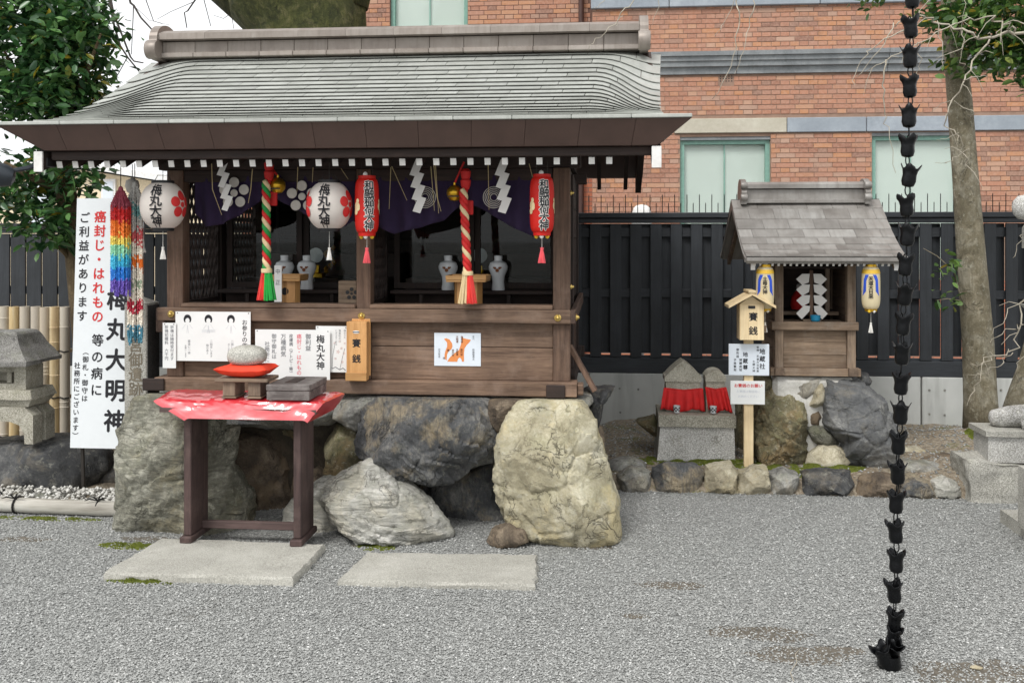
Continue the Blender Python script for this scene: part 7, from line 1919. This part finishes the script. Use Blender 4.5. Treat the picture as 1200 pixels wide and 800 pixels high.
# its lanterns
def small_lantern(label, x, y, zc, text):
    R_ = 0.058
    t, wrap, rr = lantern('small_lantern', label, x, y, zc, R_, 0.272, ('lantern_cream', 'gold'), '', 0, 0, 0, None, 0, 0, 'cream lanterns of the small shrine', 4.5, 22)
    th0 = math.atan2(-x, y) * 0
    b = MB()
    for s_ in (-1, 1):
        pts = [(0.012, 0.085), (0.034, 0.085), (0.046, 0.055), (0.052, -0.03), (0.058, -0.052), (0.03, -0.02), (0.028, 0.05)]
        n = len(pts); cxp = sum(p[0] for p in pts) / n; czp = sum(p[1] for p in pts) / n
        for i in range(n):
            a, c_ = pts[i], pts[(i + 1) % n]
            b.add([wrap(0.002)(x + s_ * cxp, zc + czp), wrap(0.002)(x + s_ * a[0], zc + a[1]), wrap(0.002)(x + s_ * c_[0], zc + c_[1])], [(0, 1, 2)])
    b.build('blue_band', 'blue_ink', t, recalc=False)
    y_ = MB()
    for k_ in range(24):
        a0, a1 = x - 0.16 + k_ * 0.32 / 24, x - 0.16 + (k_ + 1) * 0.32 / 24
        y_.add([wrap(0.0015)(a0, zc + 0.092), wrap(0.0015)(a1, zc + 0.092), wrap(0.0015)(a1, zc + 0.118), wrap(0.0015)(a0, zc + 0.118)], [(0, 1, 2, 3)])
    y_.build('yellow_band', 'yellow_ink', t, recalc=False)
    mb = MB(); put_text(mb, text, x, zc + 0.075, 0.030, wrap(0.0035), bold=0.025, lead=0.95); mb.build('lettering', 'black_ink', t, recalc=False)
    for k_, m_ in ((0, 'tassel_white'), (1, 'plastic_yellow')):
        MB().lathe([(0.0005, -0.012), (0.012, 0), (0.0005, 0.012)], 10, (x + 0.012 - 0.03 * k_, y - 0.03, zc - 0.15), cap=False).build('bead', m_, t, smooth='all')
    MB().lathe([(0.0005, -0.014), (0.009, -0.01), (0.013, 0), (0.009, 0.01), (0.0005, 0.014)], 10, (x, y - 0.02, zc + 0.158), cap=False).build('bead', 'tassel_white', t, smooth='all')
    tassel(t, x, y, zc - 0.146, zc - 0.29, 0.015, 'tassel_white')
    MB().tube([(x, y, zc + 0.14), (x, y, zc + 0.2)], 0.002, 5).build('hanger', 'wire', t)
small_lantern('cream and blue lantern hanging at the left of the small shrine', 1.029, 6.5, 1.284, '土母大神')
small_lantern('cream and blue lantern with white tassel at the right of the small shrine', 1.696, 6.5, 1.287, '天道大日来')
# paper wand
t = thing('paper_wand', 'wooden wand with two broad white zigzag papers in the small shrine', 'paper wand', (1.381, 6.78, zrl1))
wx_ = 1.381; wz = 1.37
MB().box(wx_ - 0.012, wx_ + 0.012, 6.785, 6.797, zrl1, wz + 0.02, 0.002).build('stick', 'shrine_wood_z', t)
MB().box(wx_ - 0.06, wx_ + 0.06, 6.76, 6.82, zrl1, zrl1 + 0.014, 0.002).build('foot', 'grey_wood_x', t)
hst = 0.0719
for s_ in (-1, 1):
    for k_ in range(4):
        cz = wz - 0.005 - hst * 1.0 * (k_ + 0.5); ax = wx_ + s_ * (0.012 + 0.0)
        yo = 6.78 - 0.004 * k_
        if k_ < 3: pts = [(ax + s_ * 0.0, cz + hst * 0.5), (ax + s_ * 0.05, cz + hst * 0.5), (ax + s_ * 0.09, cz), (ax + s_ * 0.05, cz - hst * 0.55), (ax + s_ * 0.0 + s_ * 0.006, cz - hst * 0.2 if k_ else cz - hst * 0.3)]
        else: pts = [(ax + s_ * 0.0, cz + hst * 0.5), (ax + s_ * 0.04, cz + hst * 0.55), (ax + s_ * 0.092, cz - hst * 0.2), (ax + s_ * 0.055, cz - hst * 0.75), (ax + s_ * 0.005, cz + 0.0)]
        if s_ < 0: pts = pts[::-1]
        MB().prism(pts, yo, yo + 0.0012).build('paper_fold', 'paper', t)
tag(MB().lathe([(0.02, 0), (0.03, 0.01), (0.034, 0.045), (0.031, 0.045), (0.027, 0.012), (0.0005, 0.01)], 20, (wx_ + 0.016, 6.735, zrl1), cap=False).build('blue_cup', 'blue_cup', smooth=True), 'small blue cup in front of the zigzag paper wand', 'cup')
t = thing('red_bundle', 'small red cloth bundle in the shadow inside the small shrine', 'cloth', (1.308, 6.88, zrl1 + 0.002))
MB().lathe([(0.05, 0), (0.058, 0.03), (0.05, 0.085), (0.03, 0.12), (0.014, 0.13)], 14, (1.357, 7.1, zrl1 + 0.06)).build('cloth', 'red_cloth', t, smooth=True)
MB().lathe([(0.008, -0.02), (0.02, 0), (0.016, 0.022), (0.004, 0.03)], 12, (1.357, 7.1, zrl1 + 0.21)).build('knot', 'paper', t, smooth=True)

# ------------------------------------------------------------------ coin box on a post with two signs
t = thing('coin_post', 'pale wooden coin box with little roof on a post beside the small shrine', 'coin box', (0.925, 6.5, 0.08))
q0, q1 = 0.895, 0.955
MB().box(q0, q1, 6.5, 6.54, 0.05, 0.945, 0.002).build('post', 'new_wood_z', t)
b0, b1 = 0.856, 1.01; bz0, bz1 = 0.95, 1.181
MB().box(b0, b1, 6.42, 6.56, bz0, bz1, 0.003).build('case', 'new_wood_z', t)
rmx = (b0 + b1) / 2 - 0.003; rz = 1.261
for s_ in (-1, 1):
    MB().prism([(rmx, rz), (rmx + s_ * 0.148, rz - 0.085), (rmx + s_ * 0.148, rz - 0.103), (rmx, rz - 0.02)][::s_], 6.37, 6.6).build('roof_board', 'new_wood_x', t)
MB().box(rmx - 0.025, rmx + 0.025, 6.365, 6.605, rz - 0.006, rz + 0.01, 0.002).build('ridge_piece', 'new_wood_x', t)
MB().prism([(b0 + 0.002, bz1 + 0.0005), (b1 - 0.002, bz1 + 0.0005), (rmx, rz - 0.025)], 6.425, 6.555).build('gable', 'new_wood_x', t)
MB().box(rmx - 0.02, rmx + 0.024, 6.416, 6.419, bz1 - 0.027, bz1 - 0.01).build('slot', 'black_paint', t)
mb = MB(); put_text(mb, '賽銭', rmx + 0.012, 1.129, 0.058, lambda a, b: (a, 6.4192, b), bold=0.02, lead=1.55); mb.build('lettering', 'black_ink', t, recalc=False)
MB().box(b1 + 0.001, b1 + 0.022, 6.46, 6.5, bz0 + 0.05, bz0 + 0.09, 0.002).build('latch', 'grey_wood_z', t)
g0, g1, gz0, gz1 = 0.795, 1.053, 0.715, 0.919
s_ = MB().box(g0, g1, 6.484, 6.496, gz0, gz1, 0.002).build('upper_sign', 'sheet_blue', t)
mb = MB()
for tx, px2, pz, sz in (('地蔵社', 1.009, 0.89, 0.038), ('地蔵尊', 0.901, 0.867, 0.033)): put_text(mb, tx, px2, pz, sz, lambda a, b: (a, 6.4832, b), bold=0.02, lead=1.25)
for tx, px2, pz, sz in (('祭神　天道大日如来', 0.98, 0.906, 0.016), ('土師大神', 0.955, 0.815, 0.017), ('御利益', 0.852, 0.891, 0.018), ('諸願成就', 0.871, 0.825, 0.018), ('子孫繁栄', 0.835, 0.824, 0.018)): put_text(mb, tx, px2, pz, sz, lambda a, b: (a, 6.4832, b), bold=0.015, lead=1.2)
mb.build('lettering', 'black_ink', s_, recalc=False)
g0, g1, gz0, gz1 = 0.806, 1.026, 0.527, 0.679
s_ = MB().box(g0, g1, 6.486, 6.496, gz0, gz1, 0.002).build('lower_sign', 'sheet_white', t)
mb = MB(); put_text(mb, 'お賽銭のお願い', 0.92, 0.662, 0.026, lambda a, b: (a, 6.4852, b), bold=0.015, vertical=False); mb.build('lettering', 'red_ink', s_, recalc=False)
mb = MB()
for k_, tx in enumerate(('お賽銭は賽銭箱に', 'お納めください')): put_text(mb, tx, 0.92, 0.621 - k_ * 0.032, 0.019, lambda a, b: (a, 6.4852, b), vertical=False)
mb.build('lettering', 'pale_ink', s_, recalc=False)

# ------------------------------------------------------------------ bibbed stone statues on a granite pedestal
t = thing('granite_pedestal', 'granite pedestal with worn lettering under the bibbed stone statues', 'pedestal', (0.616, 6.85, 0.08))
e0, e1, f0, f1 = 0.338, 0.864, 0.366, 0.853
v = [(e0 + 0.0, 6.66, 0.07), (e1 - 0.0, 6.66, 0.07), (e1, 7.08, 0.07), (e0, 7.08, 0.07)]; zz1 = 0.339
v += [(f0, 6.68, zz1), (f1, 6.68, zz1), (f1, 7.06, zz1), (f0, 7.06, zz1)]
o = MB().add(v, [(3, 2, 1, 0), (4, 5, 6, 7), (0, 1, 5, 4), (1, 2, 6, 5), (2, 3, 7, 6), (3, 0, 4, 7)]).build('base_block', 'granite_pale', t); roughen(o, 5, 0.004, 14)
zz2 = 0.419
o = MB().box(0.354, 0.862, 6.655, 7.08, zz1 + 0.002, zz2).build('top_slab', 'granite_old', t); roughen(o, 5, 0.005, 10, 4)
mb = MB()
for tx, px2 in (('永', 0.739), ('代', 0.474)): put_text(mb, tx, px2, 0.289, 0.085, lambda a, b: (a, 6.6695, b), bold=0.0)
mb.build('worn_lettering', 'granite', t, recalc=False)
stone('statue_stone', rgb(140, 135, 120), rgb(176, 171, 156), rgb(200, 196, 182), 7, speck=0.3, lichen=0.2, moss=0.15, bump=0.6, bdist=0.01)
def statue(label, x0, x1, ztop, zcap, zsh, cupx, seed):
    t = thing('stone_statue', label, 'statue', ((x0 + x1) / 2, 6.87, zz2), 'bibbed stone statues')
    w = (x1 - x0) / 2; cx = (x0 + x1) / 2
    o = MB().box(cx - w * 0.96, cx + w * 0.96, 6.80, 6.98, zz2 + 0.001, zcap).build('body', 'statue_stone', t); roughen(o, 5, 0.005, 9, seed)
    pr = [(cx - w * 1.04, zcap + 0.001), (cx + w * 1.04, zcap + 0.001), (cx + w * 1.04, zcap + 0.035)] + [(cx + w * math.cos(R(a)) * 0.98, zcap + 0.03 + (ztop - zcap - 0.03) * ((1 - abs(math.cos(R(a)))) * 0.75 + 0.25 * math.sin(R(a)) if seed == 1 else math.sin(R(a)) ** 1.15)) for a in range(8, 173, 12)] + [(cx - w * 1.04, zcap + 0.035)]
    o = MB().prism(pr, 6.785, 6.99).build('cap_stone', 'statue_stone', t)
    # pleated red bib
    N, M_ = 48, 8; v = []; f = []
    for j in range(M_ + 1):
        for i in range(N + 1):
            u = i / N; q = j / M_; zt3 = zsh + 0.012 * (2 * abs(u - 0.5)) ** 2; zb3 = zz2 + 0.012 + 0.01 * math.sin(u * 9 + seed)
            spx = 1 + 0.14 * q; sk_ = (0.03 if seed == 2 else -0.005) * q
            v.append((cx + sk_ + (2 * u - 1) * w * 1.1 * spx, 6.785 - 0.02 * q - 0.010 * (0.3 + q) * math.sin(u * 34 + seed + 1.5 * math.sin(u * 7)), zt3 + (zb3 - zt3) * q))
    for j in range(M_):
        for i in range(N): f.append((j * (N + 1) + i, j * (N + 1) + i + 1, (j + 1) * (N + 1) + i + 1, (j + 1) * (N + 1) + i))
    o = MB().add(v, f).build('bib', 'red_cloth', t, smooth='all', recalc=False); md = o.modifiers.new('thickness', 'SOLIDIFY'); md.thickness = 0.003
    MB().tube([(cx - w * 1.06, 6.785, zsh + 0.012), (cx, 6.782, zsh), (cx + w * 1.06, 6.785, zsh + 0.012)], 0.004, 6).build('bib_string', 'red_cloth', t)
    c = thing('patterned_cup', ('left' if seed == 1 else 'right') + ' white cup with a black pattern before the bibbed statues', 'cup', (cupx, 6.71, zz2 + 0.006))
    MB().lathe([(0.014, 0), (0.02, 0.004), (0.024, 0.05), (0.022, 0.05), (0.017, 0.008), (0.0005, 0.006)], 18, (cupx, 6.71, zz2 + 0.006), cap=False).build('body', 'porcelain', c, smooth=True)
    mb = MB()
    for k_ in range(12):
        for j in range(3):
            if (k_ + j) % 2: continue
            a0, a1 = 2 * math.pi * k_ / 12, 2 * math.pi * (k_ + 1) / 12; h0, h1 = 0.012 + j * 0.01, 0.022 + j * 0.01
            rr0, rr1 = 0.0204 + 0.004 * (h0 - 0.004) / 0.046 + 0.0005, 0.0204 + 0.004 * (h1 - 0.004) / 0.046 + 0.0005
            mb.add([(cupx + rr0 * math.cos(a0), 6.71 + rr0 * math.sin(a0), zz2 + 0.006 + h0), (cupx + rr0 * math.cos(a1), 6.71 + rr0 * math.sin(a1), zz2 + 0.006 + h0), (cupx + rr1 * math.cos(a1), 6.71 + rr1 * math.sin(a1), zz2 + 0.006 + h1), (cupx + rr1 * math.cos(a0), 6.71 + rr1 * math.sin(a0), zz2 + 0.006 + h1)], [(0, 1, 2, 3)])
    mb.build('pattern', 'black_ink', c, recalc=False)
statue('larger stone statue with pointed cap and red bib at the left', 0.405, 0.647, 0.77, 0.624, 0.569, 0.476, 1)
statue('smaller stone statue with rounded cap and red bib at the right', 0.679, 0.811, 0.703, 0.627, 0.578, 0.72, 2)

# ------------------------------------------------------------------ stone pedestal with a reclining ox, right edge
t = thing('stone_pedestal', 'square granite pedestal on a rough block at the right edge', 'pedestal', (2.75, 6.45, 0))
r0 = 2.209
o = MB().box(r0, r0 + 1.1, 6.2, 6.53, -0.02, 0.238).build('rough_block', 'granite', t); roughen(o, 16, 0.035, 6, 1)
u0 = 2.331
o = MB().box(u0, u0 + 0.95, 6.26, 6.5, 0.229 + 0.004, 0.392, 0.0).build('upper_block', 'granite_pale', t); roughen(o, 5, 0.003, 12)
o = MB().box(u0 - 0.022, u0 + 0.975, 6.235, 6.525, 0.392 + 0.002, 0.428).build('top_slab', 'granite', t); roughen(o, 4, 0.003, 12)
oz = 0.428
stone('ox_stone', rgb(110, 108, 102), rgb(160, 158, 152), rgb(206, 204, 200), 9, speck=0.4, lichen=0.5, bump=0.5, bdist=0.01)
t = thing('stone_ox', 'mottled reclining stone ox on the granite pedestal at the right edge', 'statue', (u0 + 0.45, 6.5, oz))
b = bmesh.new()
sk = [((u0 + 0.05, 6.4, oz + 0.05), 0.05, 0.055), ((u0 + 0.2, 6.4, oz + 0.065), 0.085, 0.075), ((u0 + 0.38, 6.4, oz + 0.075), 0.1, 0.085), ((u0 + 0.56, 6.4, oz + 0.085), 0.09, 0.09), ((u0 + 0.68, 6.39, oz + 0.12), 0.06, 0.06), ((u0 + 0.76, 6.38, oz + 0.15), 0.055, 0.055), ((u0 + 0.86, 6.37, oz + 0.12), 0.035, 0.035)]
me = bpy.data.meshes.new('body'); o0 = WL[t.name]
me.from_pydata([tuple(Vector(p) - o0) for p, *_ in sk], [(i, i + 1) for i in range(len(sk) - 1)], [])
o = link('body', me, t); md = o.modifiers.new('skin', 'SKIN')
for i, (_, a, c_) in enumerate(sk): me.skin_vertices[0].data[i].radius = (a, c_)
me.skin_vertices[0].data[2].use_root = True
sb_ = o.modifiers.new('round', 'SUBSURF'); sb_.levels = 2; sb_.render_levels = 2
dg = bpy.context.evaluated_depsgraph_get(); m2 = bpy.data.meshes.new_from_object(o.evaluated_get(dg)); o.modifiers.clear(); o.data = m2; m2.name = 'body'
m2.materials.clear(); m2.materials.append(MATS['ox_stone']); m2.polygons.foreach_set('use_smooth', [True] * len(m2.polygons))
for v_ in m2.vertices: v_.co += v_.normal * noise.fractal(v_.co * 9, 1.0, 2.0, 3) * 0.008
for (a, c_) in (((u0 + 0.22, 6.32, oz + 0.025), (u0 + 0.36, 6.29, oz + 0.02)), ((u0 + 0.6, 6.32, oz + 0.03), (u0 + 0.74, 6.30, oz + 0.02))):
    MB().tube([a, Vector(a).lerp(Vector(c_), 0.5) + Vector((0, -0.01, 0.012)), c_], [0.035, 0.03, 0.02], 10).build('folded_leg', 'ox_stone', t, smooth='all')
MB().tube([(u0 + 0.76, 6.34, oz + 0.19), (u0 + 0.76, 6.30, oz + 0.21), (u0 + 0.79, 6.28, oz + 0.24)], [0.014, 0.011, 0.004], 8).build('horn', 'ox_stone', t, smooth='all'); MB().tube([(u0 + 0.76, 6.42, oz + 0.19), (u0 + 0.76, 6.46, oz + 0.21), (u0 + 0.79, 6.48, oz + 0.24)], [0.014, 0.011, 0.004], 8).build('horn', 'ox_stone', t, smooth='all')
# stone lantern whose shaft and base show at the right edge
t = thing('tall_stone_lantern', 'tall stone lantern partly seen at the right edge', 'stone lantern', (2.5, 5.7, 0))
kx = 2.181
o = MB().box(2.217, 2.217 + 0.75, 5.1, 5.78, -0.02, 0.075).build('base_slab', 'granite', t); roughen(o, 4, 0.004, 8)
o = MB().box(kx, kx + 0.5, 5.2, 5.45, 0.076, 0.398).build('plinth', 'granite', t); roughen(o, 4, 0.003, 8)
hz = 0.398
MB().box(kx + 0.13, kx + 0.37, 5.22, 5.43, hz + 0.001, 1.15).build('shaft', 'granite', t)
tapered(MB(), kx + 0.25, 5.325, 1.151, 1.25, 0.26, 0.26, 0.42, 0.42).build('platform', 'granite', t); MB().box(kx + 0.11, kx + 0.39, 5.19, 5.46, 1.251, 1.55).build('light_box', 'granite', t)
tapered(MB(), kx + 0.25, 5.325, 1.66, 1.9, 0.4, 0.4, 0.16, 0.16).box(kx + 0.05, kx + 0.45, 5.125, 5.525, 1.551, 1.659).build('roof', 'granite', t)
bz = 1.766; bxx = 2.192
o = MB().lathe([(0.0005, -0.066), (0.03, -0.06), (0.052, -0.035), (0.06, 0), (0.052, 0.035), (0.03, 0.06), (0.0005, 0.066)], 24, (bxx, 5.4, bz), cap=False).build('roof_scroll', 'granite_pale', t, smooth='all')
MB().tube([(bxx + 0.02, 5.4, bz - 0.02), (kx + 0.12, 5.38, 1.66), (kx + 0.25, 5.33, 1.7)], [0.035, 0.045, 0.05], 10).build('roof_rib', 'granite', t, smooth='all')

# ------------------------------------------------------------------ rain chain of tulip cups
t = thing('rain_chain', 'black iron rain chain of tulip-shaped cups hanging to the gravel', 'rain chain', (1.06, 3.8, 0))
cup = None
ctop = (1.145, 3.8, 2.494); cbot = (1.074, 3.8, 0.128)
def chx(z_): return cbot[0] + (ctop[0] - cbot[0]) * (z_ - cbot[2]) / (ctop[2] - cbot[2])
def tulip(s=1.0):
    n = 24; v = []; f = []
    rows_ = [(0.011, 0.0), (0.020, 0.004), (0.0245, 0.02), (0.0225, 0.042), (0.026, 0.060), (0.034, 0.074)]
    for r_, z_ in rows_:
        for k_ in range(n):
            a = 2 * math.pi * k_ / n; pet = math.cos(4 * a)
            zz_ = z_ + (0.012 * max(-0.6, pet) * (z_ / 0.074) ** 3); rr = r_ * (1 + 0.10 * pet * (z_ / 0.074)) * s
            v.append((rr * math.cos(a), rr * math.sin(a), zz_ * s))
    m_ = len(rows_)
    for i in range(m_ - 1):
        for k_ in range(n): f.append((i * n + k_, i * n + (k_ + 1) % n, (i + 1) * n + (k_ + 1) % n, (i + 1) * n + k_))
    f.append(tuple(range(n))[::-1]); return MB().add(v, f)
def ring(z0, z1, w, ax):
    pts = []
    for k_ in range(14):
        a = 2 * math.pi * k_ / 14; u, z_ = w * math.cos(a), (z0 + z1) / 2 + (z1 - z0) / 2 * math.sin(a)
        pts.append((u, 0, z_) if ax == 0 else (0, u, z_))
    return MB().tube(pts, 0.0024, 6, closed=True)
z_ = cbot[2]; i = 0; STEP = 0.1112
while z_ < 3.1:
    if cup is None:
        cup = tulip().build('cup', 'iron', t, smooth=True, loc=(0, 0, 0)); md = cup.modifiers.new('thickness', 'SOLIDIFY'); md.thickness = 0.0025; md.offset = 0
        l0 = ring(-0.034, 0.006, 0.009, 0).build('link', 'iron', t, smooth='all', loc=(0, 0, 0)); l1 = ring(0.02, 0.082, 0.008, 1).build('link', 'iron', t, smooth='all', loc=(0, 0, 0)); lk = [cup, l0, l1]
    else: lk = [inst(cup, t), inst(l0, t), inst(l1, t)]
    x_ = chx(z_) + rng.gauss(0, 0.002)
    for q in lk:
        q.location = (x_ - t.location.x, 0, z_); q.rotation_euler = (rng.gauss(0, 0.05), rng.gauss(0.03, 0.05), i * 0.8 + rng.random() * 0.5)
    z_ += STEP; i += 1
# heap of cups at the foot
fx = 1.053; fy = 3.78
for dx, dy, dz, rx, ry, s_ in ((-0.008, -0.012, 0.008, 0.25, -0.3, 1.1), (-0.014, 0.0, 0.05, -0.3, 0.5, 0.9), (0.014, 0.006, 0.05, 0.4, -0.5, 0.9), (0.004, 0.0, 0.085, 0.15, 0.2, 0.9)):
    o = tulip(s_).build('cup', 'iron', t, smooth=True, loc=(0, 0, 0)); o.location = (fx + dx - t.location.x, fy + dy - t.location.y, dz); o.rotation_euler = (rx, ry, dx * 60)
    md = o.modifiers.new('thickness', 'SOLIDIFY'); md.thickness = 0.0025; md.offset = 0
MB().lathe([(0.040, 0), (0.043, 0.008), (0.038, 0.045), (0.034, 0.046), (0.037, 0.01), (0.0005, 0.008)], 20, (fx, fy, 0.005), cap=False).build('foot_pot', 'iron', t, smooth=True)
# string on the gravel
tag(MB().tube([(0.763, 3.924, 0.008), (0.725, 3.857, 0.008), (0.716, 3.78, 0.008), (0.675, 3.689, 0.008), (0.674, 3.619, 0.008)], 0.0016, 5).build('string', 'twig_pale', smooth='all'), 'thin pale string lying on the gravel left of the rain chain foot', 'string')
# one pale stone chip on the bare earth
ca, cb2 = (1.372, 3.799)
boulder('pale_chip', 'pale stone chip lying on the bare earth at the lower right', 'chip', [(ca + q * 0.02, 0.008 + w * 0.008) for q, w in ((-1.2, -0.5), (-0.9, 0.4), (-0.1, 0.9), (0.7, 0.3), (1.3, -0.2), (0.9, -0.9), (-0.3, -0.8))], cb2, 0.03, 'rock_buff', 90, 3, 0.05, 5, 3.0)
